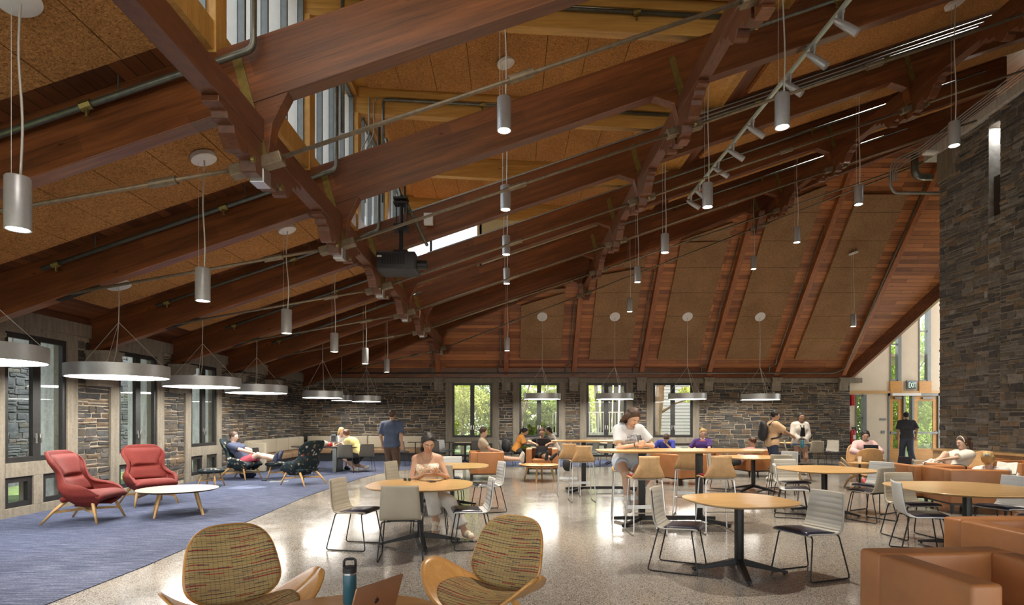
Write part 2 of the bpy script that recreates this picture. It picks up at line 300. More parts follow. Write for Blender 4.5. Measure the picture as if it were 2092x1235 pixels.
# ------------------------------------------------------------------ mesh builder
class MB:
    def __init__(s): s.v = []; s.f = []; s.c = []
    def add(s, vs, fs, col=None):
        o = len(s.v); s.v.extend([tuple(x) for x in vs]); s.f.extend([tuple(i + o for i in f) for f in fs])
        if col is not None: s.c.extend([col] * len(fs))
        return s
    def box(s, x0, x1, y0, y1, z0, z1, m=None):
        vs = [Vector((x, y, z)) for z in (z0, z1) for x, y in ((x0, y0), (x1, y0), (x1, y1), (x0, y1))]
        if m is not None: vs = [m @ v for v in vs]
        return s.add(vs, [(3, 2, 1, 0), (4, 5, 6, 7), (0, 1, 5, 4), (1, 2, 6, 5), (2, 3, 7, 6), (3, 0, 4, 7)])
    def rbox(s, x0, x1, y0, y1, z0, z1, r=.02, seg=3, m=None):
        """box with all edges rounded"""
        r = min(r, (x1 - x0) / 2.01, (y1 - y0) / 2.01, (z1 - z0) / 2.01)
        a = [i / seg * PI / 2 for i in range(seg + 1)]
        rings = []
        zs = [(z0 + r - r * math.cos(t), r * math.sin(t)) for t in a] + [(z1 - r + r * math.sin(t), r * math.cos(t)) for t in a]
        for z, k in zs:
            ring = []
            for cx, cy, q in ((x1 - r, y1 - r, 0), (x0 + r, y1 - r, 1), (x0 + r, y0 + r, 2), (x1 - r, y0 + r, 3)):
                for t in a:
                    an = t + q * PI / 2
                    ring.append(Vector((cx + k * math.cos(an), cy + k * math.sin(an), z)))
            rings.append(ring)
        return s.loft(rings, True, True, m)
    def loft(s, rings, closed=True, caps=False, m=None):
        n = len(rings[0]); vs = [m @ Vector(v) if m is not None else v for r in rings for v in r]; fs = []
        for i in range(len(rings) - 1):
            for j in range(n if closed else n - 1):
                a = i * n + j; b = i * n + (j + 1) % n
                fs.append((a, b, b + n, a + n))
        if caps: fs.append(tuple(range(n - 1, -1, -1))); fs.append(tuple((len(rings) - 1) * n + j for j in range(n)))
        return s.add(vs, fs)
    def prism(s, poly, a, b, axis='y', m=None):
        """poly = 2-D outline; axis y: poly is (x,z); axis x: (y,z); axis z: (x,y)"""
        def mk(p, t): return {'y': Vector((p[0], t, p[1])), 'x': Vector((t, p[0], p[1])), 'z': Vector((p[0], p[1], t))}[axis]
        n = len(poly); vs = [mk(p, a) for p in poly] + [mk(p, b) for p in poly]
        if m is not None: vs = [m @ v for v in vs]
        fs = [tuple(range(n)), tuple(range(2 * n - 1, n - 1, -1))] + [(i, i + n, (i + 1) % n + n, (i + 1) % n) for i in range(n)]
        return s.add(vs, fs)
    def tube(s, pts, r, seg=8, caps=True, m=None, closed=False):
        pts = [Vector(p) for p in pts]; n = len(pts); rr = r if isinstance(r, (list, tuple)) else [r] * n
        rings = []; up = None
        for i, p in enumerate(pts):
            if closed: t = (pts[(i + 1) % n] - pts[i - 1])
            else: t = (pts[min(i + 1, n - 1)] - pts[max(i - 1, 0)])
            t.normalize()
            if up is None:
                up = Vector((0, 0, 1)) if abs(t.z) < .9 else Vector((1, 0, 0))
            x = up.cross(t); x.normalize(); up = t.cross(x); up.normalize()
            rings.append([p + (x * math.cos(k / seg * 2 * PI) + up * math.sin(k / seg * 2 * PI)) * rr[i] for k in range(seg)])
        if closed: rings.append(rings[0]); caps = False
        return s.loft(rings, True, caps, m)
    def cyl(s, p0, p1, r0, r1=None, seg=16, m=None): return s.tube([p0, p1], [r0, r0 if r1 is None else r1], seg, True, m)
    def bar(s, p0, p1, w, h, m=None):
        """rectangular bar between two points, w sideways, h upright"""
        p0, p1 = Vector(p0), Vector(p1); t = (p1 - p0).normalized()
        up = Vector((0, 0, 1)) if abs(t.z) < .95 else Vector((0, 1, 0))
        x = t.cross(up).normalized(); z = x.cross(t).normalized()
        rings = [[p + x * (w / 2) * a + z * (h / 2) * b for a, b in ((-1, -1), (1, -1), (1, 1), (-1, 1))] for p in (p0, p1)]
        return s.loft(rings, True, True, m)
    def lathe(s, prof, seg=24, c=(0, 0, 0), m=None):
        rings = [[Vector((c[0] + r * math.cos(k / seg * 2 * PI), c[1] + r * math.sin(k / seg * 2 * PI), c[2] + z)) for k in range(seg)] for r, z in prof]
        s.loft(rings, True, False, m); n = len(rings) * seg; o = len(s.v) - n
        if prof[0][0] < .02: s.f.append(tuple(o + k for k in range(seg - 1, -1, -1)))
        if prof[-1][0] < .02: s.f.append(tuple(o + n - seg + k for k in range(seg)))
        return s
    def ball(s, c, r, seg=12, m=None, sc=(1, 1, 1)):
        n = seg // 2; pr = [(max(1e-4, r * math.sin(PI * i / n)), -r * math.cos(PI * i / n)) for i in range(n + 1)]
        rings = [[Vector((c[0] + q * math.cos(k / seg * 2 * PI) * sc[0], c[1] + q * math.sin(k / seg * 2 * PI) * sc[1], c[2] + z * sc[2])) for k in range(seg)] for q, z in pr]
        return s.loft(rings, True, False, m)
    def grid(s, fn, nu, nv, m=None):
        vs = [Vector(fn(i / nu, j / nv)) for i in range(nu + 1) for j in range(nv + 1)]
        if m is not None: vs = [m @ v for v in vs]
        fs = [(i * (nv + 1) + j, i * (nv + 1) + j + 1, (i + 1) * (nv + 1) + j + 1, (i + 1) * (nv + 1) + j) for i in range(nu) for j in range(nv)]
        return s.add(vs, fs)
    def mesh(s, name, mat):
        me = bpy.data.meshes.new(name); me.from_pydata(s.v, [], s.f); me.update()
        if mat is not None: me.materials.append(M[mat] if isinstance(mat, str) else mat)
        if s.c:
            at_ = me.color_attributes.new('Col', 'FLOAT_COLOR', 'CORNER'); arr = []
            for f, c in zip(s.f, s.c): arr.extend((c[0], c[1], c[2], 1.0) * len(f))
            at_.data.foreach_set('color', arr)
        return me
    def build(s, name, mat, parent=None, smooth=False, bevel=0, thick=0, sub=0, auto=None, fix=True):
        me = s.mesh(name, mat)
        if fix:
            import bmesh
            b = bmesh.new(); b.from_mesh(me); bmesh.ops.recalc_face_normals(b, faces=b.faces); b.to_mesh(me); b.free()
        o = bpy.data.objects.new(name, me); COL.objects.link(o)
        if parent is not None: o.parent = parent
        if thick:
            md = o.modifiers.new('thick', 'SOLIDIFY'); md.thickness = thick; md.offset = 0
        if bevel:
            md = o.modifiers.new('bevel', 'BEVEL'); md.width = bevel; md.segments = 2; md.limit_method = 'ANGLE'; md.angle_limit = R(40)
        if sub:
            md = o.modifiers.new('sub', 'SUBSURF'); md.levels = sub; md.render_levels = sub
        if smooth or sub: me.polygons.foreach_set('use_smooth', [True] * len(me.polygons))
        elif auto is not None: me.shade_smooth_by_angle(angle=R(auto)) if hasattr(me, 'shade_smooth_by_angle') else smooth_by_angle(me, R(auto))
        return o
def smooth_by_angle(me, ang):
    import bmesh
    b = bmesh.new(); b.from_mesh(me)
    for f in b.faces: f.smooth = True
    for e in b.edges:
        if len(e.link_faces) == 2 and e.calc_face_angle(0) > ang: e.smooth = False
    b.to_mesh(me); b.free()
def tag(o, label, cat, group=None):
    o['label'] = label; o['category'] = cat
    if group: o['group'] = group
    return o
def thing(name, label, cat, loc=(0, 0, 0), rz=0.0, group=None):
    o = bpy.data.objects.new(name, None); COL.objects.link(o); o.location = loc; o.rotation_euler = (0, 0, rz)
    o.empty_display_size = .1
    return tag(o, label, cat, group)
def struct(o): o['kind'] = 'structure'; return o
def stuff(o): o['kind'] = 'stuff'; return o
KIDS = {}
def dup(root, loc, rz, label=None, group=None):
    def cp(o, par):
        c = o.copy(); COL.objects.link(c)
        if par is not None: c.parent = par
        for k in list(o.children): cp(k, c)
        return c
    r = cp(root, None); r.location = loc; r.rotation_euler = (0, 0, rz)
    if label: r['label'] = label
    if group: r['group'] = group
    return r
def arc(c, r, a0, a1, n, plane='xz'):
    out = []
    for i in range(n + 1):
        t = a0 + (a1 - a0) * i / n; p, q = r * math.cos(t), r * math.sin(t)
        out.append((c[0] + p, c[1], c[2] + q) if plane == 'xz' else (c[0] + p, c[1] + q, c[2]) if plane == 'xy' else (c[0], c[1] + p, c[2] + q))
    return out
def rounded(pts, r, n=4):
    """polyline with its corners rounded"""
    pts = [Vector(p) for p in pts]; out = [pts[0]]
    for a, b, c in zip(pts, pts[1:], pts[2:]):
        d0 = (a - b); d1 = (c - b); q = min(r, d0.length * .49, d1.length * .49)
        p0 = b + d0.normalized() * q; p1 = b + d1.normalized() * q
        for i in range(n + 1):
            t = i / n; out.append(p0 * (1 - t) ** 2 + b * 2 * t * (1 - t) + p1 * t * t)
    out.append(pts[-1]); return out

# ------------------------------------------------------------------ fieldstone masonry
PAL = {'brown': [(.075, .066, .056), (.055, .050, .046), (.095, .078, .060), (.115, .080, .050), (.05, .05, .05), (.14, .10, .065), (.085, .075, .064), (.062, .062, .062), (.048, .046, .046), (.07, .066, .06), (.10, .092, .082)],
       'grey': [(.13, .128, .124), (.09, .09, .093), (.17, .162, .155), (.19, .17, .14), (.23, .225, .215), (.105, .105, .105), (.15, .13, .10), (.23, .175, .125)],
       'out': [(.05, .057, .066), (.038, .044, .053), (.058, .064, .07), (.03, .037, .043), (.055, .055, .052)]}
def masonry(mb, rects, pal, rng, hs=(.085, .20), ls=(.24, .78), gap=.009):
    """rects = (a0, a1, z0, z1, fn) where fn(a, z, d) maps to 3-D, d = how far the face stands out"""
    P = PAL[pal]
    def stone(fn, a0, a1, z0, z1):
        if a1 - a0 < .03 or z1 - z0 < .02: return
        g = gap * rng.uniform(.6, 1.5); d = rng.uniform(.004, .03); j = min(.016, (z1 - z0) * .16)
        c = P[rng.randrange(len(P))]; k = rng.uniform(.75, 1.25); c = tuple(x * k for x in c)
        q = [(a0 + g, z0 + g), (a1 - g, z0 + g), (a1 - g, z1 - g), (a0 + g, z1 - g)]
        q = [(x + rng.uniform(-j, j), y + rng.uniform(-j, j)) for x, y in q]
        # eight-sided outline: corners knocked off
        out = []
        for i in range(4):
            p, n_, pr = q[i], q[(i + 1) % 4], q[i - 1]
            cut = rng.uniform(.03, .16) * min(z1 - z0, a1 - a0)
            for t in (pr, n_):
                l = max(1e-3, math.hypot(t[0] - p[0], t[1] - p[1])); out.append((p[0] + (t[0] - p[0]) / l * cut, p[1] + (t[1] - p[1]) / l * cut))
        mx = sum(p[0] for p in out) / 8; mz = sum(p[1] for p in out) / 8; ins = .010
        inner = []
        for p in out:
            l = max(1e-3, math.hypot(p[0] - mx, p[1] - mz)); inner.append((p[0] + (mx - p[0]) / l * ins, p[1] + (mz - p[1]) / l * ins))
        dt = [d + rng.uniform(-.005, .005) for _ in range(8)]
        vs = [fn(x, z, -.012) for x, z in out] + [fn(x, z, d * .55) for x, z in out] + [fn(x, z, e) for (x, z), e in zip(inner, dt)] + [fn(mx, mz, d + rng.uniform(0, .008))]
        fs = [(i, (i + 1) % 8, (i + 1) % 8 + 8, i + 8) for i in range(8)] + [(i + 8, (i + 1) % 8 + 8, (i + 1) % 8 + 16, i + 16) for i in range(8)] + [(i + 16, (i + 1) % 8 + 16, 24) for i in range(8)]
        mb.add(vs, fs, c)
    for a0, a1, z0, z1, fn in rects:
        z = z0
        while z < z1 - 1e-3:
            h = rng.uniform(*hs)
            if z + h > z1 - .05: h = z1 - z
            a = a0 - rng.uniform(0, .2)
            while a < a1 - 1e-3:
                l = rng.uniform(*ls)
                if a + l > a1 - .10: l = a1 - a
                b0 = max(a, a0); r = rng.random()
                if h > .12 and r < .74:
                    k = 2 if h < .17 or rng.random() < .6 else 3
                    cuts = [0] + sorted(rng.uniform(.30, .70) if k == 2 else (i + rng.uniform(-.2, .2)) / 3 for i in range(1, k)) + [1]
                    for c0, c1 in zip(cuts, cuts[1:]):
                        if l > .42 and rng.random() < .5:
                            mid = b0 + (a + l - b0) * rng.uniform(.35, .65)
                            stone(fn, b0, mid, z + h * c0, z + h * c1); stone(fn, mid, a + l, z + h * c0, z + h * c1)
                        else: stone(fn, b0, a + l, z + h * c0, z + h * c1)
                else:
                    if l > h * 2.6:
                        mid = b0 + (a + l - b0) * rng.uniform(.4, .6); stone(fn, b0, mid, z, z + h); stone(fn, mid, a + l, z, z + h)
                    else: stone(fn, b0, a + l, z, z + h)
                a += l
            z += h
# ------------------------------------------------------------------ the room
XL = -7.87; YB = 22.5; XS = 11.0; YS = 15.0
TY = [5.76, 8.43, 11.10, 13.77, 16.44]; TJ = 19.11       # main trusses, the jack beam
def zl(x): return 5.44 + .338 * x        # lower edge of the main beams
def zt(x): return 6.07 + .338 * x        # upper edge = underside of the boards
def hipY(x): return YB - (2.365 + .294 * x)
def zb(y): return 3.35 + 1.15 * (YB - y) # underside of the back slope

# floor and carpet
fl = MB(); fl.add([(-7.9, -6, 0), (18, -6, 0), (18, 23, 0), (-7.9, 23, 0)], [(0, 1, 2, 3)])
struct(fl.build('floor', 'terrazzo'))
cv = [onfloor(u, v) for u, v in ((95, 1235), (300, 1155), (392, 1115), (480, 1076), (560, 1042), (620, 1016), (680, 995), (735, 977), (775, 967), (810, 961), (850, 957.5), (900, 955), (1000, 953.5), (1150, 953), (1300, 952.5), (1420, 951))]
cv = [(-4.45, 2.2), (-4.2, 3.4)] + cv
cb = MB(); n = len(cv)
top = [(x, y, .008) for x, y in cv] + [(7.3, 22.45, .008), (XL, 22.45, .008), (XL, 2.2, .008)]
cb.add(top + [(x, y, 0.0) for x, y, z in top], [tuple(range(len(top)))] + [(i, (i + 1) % len(top), (i + 1) % len(top) + len(top), i + len(top)) for i in range(len(top))])
ca = cb.build('carpet', 'carpet'); tag(ca, 'blue grey streaked carpet with a curved edge along the left and back walls', 'carpet')

# windows of the left wall sit between the stone piers under the trusses
def window(name, parentless_fn, w, z0, z1, depth=.07, leaves=2, handle=True):
    """fn(a,z,d): a along the wall 0..w, d into the room"""
    fn = parentless_fn
    def slab(mb, a0, a1, zz0, zz1, d0, d1):
        vs = [fn(a, z, d) for d in (d0, d1) for a, z in ((a0, zz0), (a1, zz0), (a1, zz1), (a0, zz1))]
        mb.add(vs, [(3, 2, 1, 0), (4, 5, 6, 7), (0, 1, 5, 4), (1, 2, 6, 5), (2, 3, 7, 6), (3, 0, 4, 7)])
    fr = MB(); t = .085
    slab(fr, 0, w, z0, z0 + t, -.05, .02); slab(fr, 0, w, z1 - t, z1, -.05, .02)
    slab(fr, 0, t, z0 + t, z1 - t, -.05, .02); slab(fr, w - t, w, z0 + t, z1 - t, -.05, .02)
    if leaves == 2: slab(fr, w / 2 - .08, w / 2 + .08, z0 + t, z1 - t, -.05, .02)
    o = struct(fr.build(name, 'frame'))
    gl = MB()
    spans = [(t, w / 2 - .08), (w / 2 + .08, w - t)] if leaves == 2 else [(t, w - t)]
    for a0, a1 in spans: slab(gl, a0, a1, z0 + t, z1 - t, -.02, -.014)
    gl.build('glass_pane', 'glass', o)
    if handle and leaves == 2:
        for s in (-1, 1):
            h = MB(); slab(h, w / 2 + s * .04 - .012, w / 2 + s * .04 + .012, z0 + .38, z0 + .46, .02, .05); slab(h, w / 2 + s * .05 - .01, w / 2 + s * .05 + .01, z0 + .30, z0 + .44, .05, .065)
            hh = h.build('window_handle', 'steel', o); hh['label'] = 'steel lever handle'
    return o
wn_ = 0
rng = random.Random(11)
def fleft(y0): return lambda a, z, d: Vector((XL + d, y0 + a, z))
def fback(x0): return lambda a, z, d: Vector((x0 + a, YB - d, z))
TYA = [3.09] + TY
# left wall: mortar backing, stone face, cast stone surrounds
lw = MB(); st = MB(); con = MB(); rects = []
for i, y in enumerate(TYA[1:]):
    if y < 16: lw.box(XL - .34, XL, y - .44, y + .44, 0, 3.3); rects.append((y - .44, y + .44, .12, 3.0, lambda a, z, d: Vector((XL + d, a, z))))
lw.box(XL - .34, XL, TY[4] - .44, YB + .3, 0, 3.3); rects.append((TY[4] - .44, YB, .02, 2.98, lambda a, z, d: Vector((XL + d, a, z))))
masonry(st, rects, 'brown', rng)
struct(lw.build('wall_left', 'mortar')); o = struct(st.build('wall_left_stonework', 'stone', fix=False))
for i, (ya, yb) in enumerate(zip(TYA, TYA[1:])):
    if yb < 8: continue
    a, b = ya + .44, yb - .44
    s = MB()
    m_ = (a + b) / 2
    for (c0, c1, z0, z1) in ((a, a + .25, 0, 3.06), (b - .25, b, 0, 3.06), (a + .25, b - .25, 2.93, 3.06), (a + .25, b - .25, .63, .86), (a + .25, b - .25, 0, .15)):
        s.box(XL - .20, XL + .05, c0, c1, z0, z1)
    m_ = (a + b) / 2; s.box(XL - .20, XL + .05, m_ - .10, m_ + .10, .15, .63); s.box(XL - .30, XL + .06, a - .34, b + .34, 3.06, 3.30)
    struct(s.build('trim_%d' % (i + 1), 'concrete', bevel=.006))
    wn_ += 1; window('window_%d' % wn_, fleft(a + .25), b - a - .5, .86, 2.93)
    for c0, c1 in ((a + .25, m_ - .10), (m_ + .10, b - .25)):
        wn_ += 1; window('window_%d' % wn_, fleft(c0), c1 - c0, .15, .63, leaves=1)
s = MB(); s.box(XL - .3, XL + .06, 16.44, YB, 2.98, 3.30); struct(s.build('trim_9', 'concrete', bevel=.006))
# back wall
BW = [(-2.175, -.64), (.39, 1.91), (2.96, 4.48), (5.51, 7.03)]; XE = 13.05
bw = MB(); st = MB(); rects = []; x = XL - .34
edges = [(XL, BW[0][0] - .25)] + [(p[1] + .25, q[0] - .25) for p, q in zip(BW, BW[1:])] + [(BW[-1][1] + .25, XE)]
for a, b in edges:
    bw.box(a, b, YB, YB + .36, 0, 3.05); rects.append((a, b, .02, 2.96, lambda a_, z, d: Vector((a_, YB - d, z))))
masonry(st, rects, 'brown', rng)
struct(bw.build('wall_back', 'mortar')); struct(st.build('wall_back_stonework', 'stone', fix=False))
for i, (a, b) in enumerate(BW):
    s = MB()
    for c0, c1, z0, z1 in ((a - .25, a, 0, 2.95), (b, b + .25, 0, 2.95), (a, b, .63, .86), (a, b, 0, .12)): s.box(c0, c1, YB - .04, YB + .25, z0, z1)
    struct(s.build('trim_%d' % (10 + i), 'concrete', bevel=.006))
    wn_ += 1; window('window_%d' % wn_, fback(a), b - a, .86, 2.94)
    wn_ += 1; window('window_%d' % wn_, fback(a), b - a, .12, .63, leaves=2, handle=False)
s = MB(); s.box(XL, XE + .45, YB - .06, YB + .36, 2.95, 3.13); struct(s.build('trim_14', 'concrete', bevel=.006))
# cast stone corbels
def corbel(name, mtx, w, h, d, label):
    c = MB(); prof = [(0, 0), (.55, 0), (.60, .06), (.62, .35), (.70, .52), (.86, .66), (1.0, .70), (1.0, 1.0), (0, 1.0)]
    c.prism([(p[0] * d, (p[1] - 1) * h) for p in prof], -w / 2, w / 2, 'x', mtx)
    c.box(-w / 2 - .04, w / 2 + .04, 0, d * 1.06, -.10 * h, 0, mtx)
    o = c.build(name, 'concrete', bevel=.008); return tag(o, label, 'corbel', None)
RX = [-2.68 + 2.57 * k for k in range(7)]
wh = ['left of the leftmost back window', 'between the first and second back windows', 'between the second and third back windows', 'between the third and fourth back windows', 'right of the fourth back window', 'right of the hanging lamp nearest the exit', 'at the right end of the back wall']
for x, t in zip(RX, wh):
    corbel('stone_corbel', Matrix.Translation((x, YB - .03, 3.14)) @ Matrix.Rotation(PI, 4, 'Z'), .34, .5, .20, 'cast stone corbel under a rafter end, ' + t)
for y, t in zip(TY[1:] + [TJ], ['left of the nearest left window', 'between the two nearer left windows', 'between the two farther left windows', 'right of the farthest left window', 'on the plain stone wall behind the printed chair']):
    corbel('stone_corbel', Matrix.Translation((XL + .02, y, zl(XL) + .05)) @ Matrix.Rotation(-PI / 2, 4, 'Z'), .44, .66, .40, 'cast stone corbel on the left wall, ' + t)
# right stone wall (chimney mass) with a narrow slot
sw = MB(); st = MB(); rects = []; f_r = lambda a, z, d: Vector((XS - d, a, z))
sy0, sy1, sz0, sz1 = 13.15, 13.47, 6.15, 8.25
for a, b, z0, z1 in ((2.0, sy0, 0, 8.75), (sy1, YS, 0, 8.4), (sy0, sy1, 0, sz0), (sy0, sy1, sz1, 8.7)):
    sw.box(XS, XS + 1.6, a, b, z0, z1)
rects = [(2.0, sy0, .02, sz0, f_r), (2.0, sy0, sz0, 8.75, f_r), (sy1, YS, .02, sz0, f_r), (sy1, YS, sz0, 8.35, f_r), (sy0, sy1, .02, sz0, f_r), (sy0, sy1, sz1, 8.7, f_r)]
masonry(st, rects, 'grey', rng, gap=.009)
masonry(st, [(XS, XS + 1.6, .02, 8.35, lambda a, z, d: Vector((a, YS + d, z)))], 'grey', rng)
struct(sw.build('wall_right', 'mortar_d')); struct(st.build('wall_right_stonework', 'stone', fix=False))
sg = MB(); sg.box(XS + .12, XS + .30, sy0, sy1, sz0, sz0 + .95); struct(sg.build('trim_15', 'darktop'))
sb = MB(); masonry(sb, [(sy0, sy1, sz0, sz1, lambda a, z, d: Vector((XS + .5 - d, a, z)))], 'grey', rng); struct(sb.build('wall_slot_stonework', 'stone', fix=False)); struct(MB().box(XS + .5, XS + .6, sy0, sy1, sz0, sz1).build('wall_slot', 'mortar_d'))
ld = bpy.data.lights.new('slot_fill_light', 'AREA'); ld.energy = 4; ld.size = .25; ld.color = (.85, .92, 1); lo_ = bpy.data.objects.new('slot_fill_light', ld); COL.objects.link(lo_); lo_.location = (XS + .25, (sy0 + sy1) / 2, sz1 - .03)  # unseen area light added to brighten the stone at the slot's back
s = MB(); s.box(XS - .14, XS + 1.6, 2.0, YS + .22, 8.75, 8.85)
s = MB(); s.prism([(YS + .45, 8.30), (YS + .45, 8.55), (9.0, 9.05), (9.0, 8.80), (YS - .5, 8.40), (YS - .5, 8.30)], XS - .10, XS + .8, 'x'); struct(s.build('trim_16', 'concrete_p', bevel=.01))
# scrolled stone at its far top corner
tag(MB().prism([(YS + .02, 7.55), (YS + .02, 8.35), (YS - .75, 8.35), (YS - .75, 8.05), (YS - .62, 8.02), (YS - .55, 7.85), (YS - .60, 7.6)], XS - .07, XS + .4, 'x').build('stone_corbel', 'concrete', bevel=.02), 'pale scrolled corner stone at the top of the tall stone wall', 'corbel')

# exit wall beyond, cream, with slim windows, the doors and a panelled niche
ew = MB(); YE = YB + .10
def xat(u): return (u - CX) * YE / F
def zat(v): return EYE + (CY - v) * YE / F
holes = [(xat(1748), xat(1769), .25, zat(806)), (xat(1818), xat(1840), zat(778), zat(655)), (xat(1877), xat(1900), zat(778), zat(610)), (xat(1816), xat(1917), 0, zat(806))]
xs = sorted({XE, 17.4} | {h[0] for h in holes} | {h[1] for h in holes})
for a, b in zip(xs, xs[1:]):
    m_ = (a + b) / 2; hs = sorted([h for h in holes if h[0] - 1e-6 < m_ < h[1] + 1e-6], key=lambda h: h[2]); z = 0
    for h in hs:
        if h[2] > z + .01: ew.box(a, b, YE, YE + .2, z, h[2])
        z = max(z, h[3])
    ew.box(a, b, YE, YE + .2, z, 9.5)
struct(ew.build('wall_exit', 'cream'))
s = MB(); s.box(XE, xat(1917), YE - .05, YE, zat(803) , zat(798)); struct(s.build('trim_17', 'oak'))
s = MB(); s.box(xat(1817), xat(1841), YE - .06, YE, zat(802), zat(778)); s.box(xat(1876), xat(1901), YE - .06, YE, zat(802), zat(778)); struct(s.build('trim_18', 'honey'))
# frames and panes of the slim windows in the exit wall
for (a, b, z0, z1) in holes[:3]:
    wn_ += 1; f = MB(); t = .07
    f.box(a, a + .03, YE - .03, YE + .12, z0, z1); f.box(b - .13, b, YE - .05, YE + .12, z0, z1); f.box(a, b, YE - .02, YE + .1, z0, z0 + .05); f.box(a, b, YE - .02, YE + .1, z1 - .05, z1)
    if z1 - z0 > 2.2: f.box(a, b, YE - .02, YE + .1, z0 + (z1 - z0) * .60, z0 + (z1 - z0) * .60 + .05)
    o = struct(f.build('window_%d' % wn_, 'alu')); g = MB(); g.box(a + .03, b - .13, YE + .04, YE + .05, z0, z1); g.build('glass_pane', 'glass', o)
# the two oak doors with long lights and panic bars; the left one stands open behind the walker
dz1 = zat(808)
def door(name, x0, x1, ang=0):
    e = bpy.data.objects.new(name, None); COL.objects.link(e); e.location = (x0, YE + .06, 0); e.rotation_euler = (0, 0, ang); struct(e)
    w = x1 - x0; m = MB()
    for a, b, z0, z1 in ((0, .16, 0, dz1), (w - .16, w, 0, dz1), (.16, w - .16, 0, .42), (.16, w - .16, dz1 - .20, dz1)): m.box(a, b, -.025, .025, z0, z1)
    m.build('door_leaf', 'honey', e); g = MB(); g.box(.16, w - .16, -.004, .004, .42, dz1 - .2); g.build('glass_pane', 'glass', e)
    b = MB(); b.box(.03, w - .03, -.10, -.05, 1.00, 1.07); b.box(.03, .10, -.06, -.02, .98, 1.10); b.box(w - .10, w - .03, -.06, -.02, .98, 1.10); b.build('panic_bar', 'alu', e)
    c = MB(); c.box(w * .35, w * .85, -.10, -.03, dz1 - .12, dz1 - .05); c.build('door_closer', 'alu', e)
    return e
door('door_1', xat(1867), xat(1916)); door('door_2', xat(1817), xat(1845), 0)
s = MB()
for a, b in ((xat(1814), xat(1817)), (xat(1845), xat(1867)), (xat(1916), xat(1920))): s.box(a, b, YE - .03, YE + .16, 0, dz1 + .10) if b - a < .2 else s.box(a, a + .08, YE - .03, YE + .16, 0, dz1 + .1).box(b - .08, b, YE - .03, YE + .16, 0, dz1 + .1)
s.box(xat(1814), xat(1920), YE - .03, YE + .16, dz1, dz1 + .10); struct(s.build('trim_19', 'alu'))
tag(MB().box(xat(1818), xat(1876), YE - .16, YE - .03, dz1 + .0, dz1 + .10).build('door_operator', 'white'), 'long white door operator box above the exit doors', 'door operator')
# wood-topped ledge along the right stone wall
s = MB(); s.box(XS - .45, XS, 8.0, YS - .3, .78, .83); struct(s.build('trim_20', 'oak', bevel=.006))
s = MB(); s.box(XS - .40, XS, 8.0, YS - .3, 0, .78); struct(s.build('trim_21', 'oakv'))

# the rest of the hall behind the camera: unseen header and far right wall, sized to limit daylight
struct(MB().box(-8.4, 18, -6.3, -6, 4.4, 12.4).build('wall_rear', 'cream')); struct(MB().box(18, 18.3, -6.3, 18.8, 0, 12.6).build('wall_far_right', 'cream'))
# ------------------------------------------------------------------ roof boards
def plane_obj(name, mat, mtx, polys, th):
    """polygons (world points) on a sloping plane, built in the plane's own axes so boards follow it"""
    inv = mtx.inverted(); mb = MB()
    for poly in polys:
        q = [inv @ Vector(p) for p in poly]; n = len(q)
        mb.add([Vector((p.x, p.y, 0)) for p in q] + [Vector((p.x, p.y, th)) for p in q],
               [tuple(range(n)), tuple(range(2 * n - 1, n - 1, -1))] + [(i, (i + 1) % n, (i + 1) % n + n, i + n) for i in range(n)])
    o = mb.build(name, mat); o.matrix_world = mtx; return o
c_, s_ = math.cos(TH), math.sin(TH)
MM = Matrix(((0, c_, -s_, 0), (1, 0, 0, 0), (0, s_, c_, 6.07), (0, 0, 0, 1)))
def mp_(x, y): return (x, y, zt(x))
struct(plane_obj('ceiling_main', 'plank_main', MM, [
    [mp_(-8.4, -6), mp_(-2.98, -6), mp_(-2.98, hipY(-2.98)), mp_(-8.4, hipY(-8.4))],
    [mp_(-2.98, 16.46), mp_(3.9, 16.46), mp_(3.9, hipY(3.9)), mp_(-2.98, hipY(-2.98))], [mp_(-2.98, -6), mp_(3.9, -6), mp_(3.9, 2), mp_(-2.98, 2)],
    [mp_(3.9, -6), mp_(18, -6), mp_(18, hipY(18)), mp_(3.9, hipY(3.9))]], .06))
PH = math.atan(1.15); cb_, sb_ = math.cos(PH), math.sin(PH)
MB_ = Matrix(((1, 0, 0, 0), (0, -cb_, sb_, YB), (0, sb_, cb_, 3.35), (0, 0, 0, 1)))
def bp_(x, y): return (x, y, zb(y))
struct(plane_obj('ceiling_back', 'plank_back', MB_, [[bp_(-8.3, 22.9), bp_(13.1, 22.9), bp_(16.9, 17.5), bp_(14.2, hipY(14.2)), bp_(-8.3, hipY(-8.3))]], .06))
struct(MB().box(13.0, 18, 15, 23, 9.3, 9.4).build('ceiling_exit', 'cream'))
def zd(x): return 7.75 - .055 * (x + 2.9)
d_ = MB(); d_.prism([(-3.4, zd(-3.4)), (3.98, zd(3.98)), (3.98, zd(3.98) + .06), (-3.4, zd(-3.4) + .06)], 2.0, 16.62)
struct(d_.build('ceiling_dormer', 'pineY'))
# closing boards at the eaves
struct(MB().box(XL, 13.0, YB - .16, YB, 3.14, 3.50).build('trim_22', 'beam'))
struct(MB().box(XL - .05, XL, 2, 22.4, 3.2, 3.5).build('trim_23', 'beamY'))

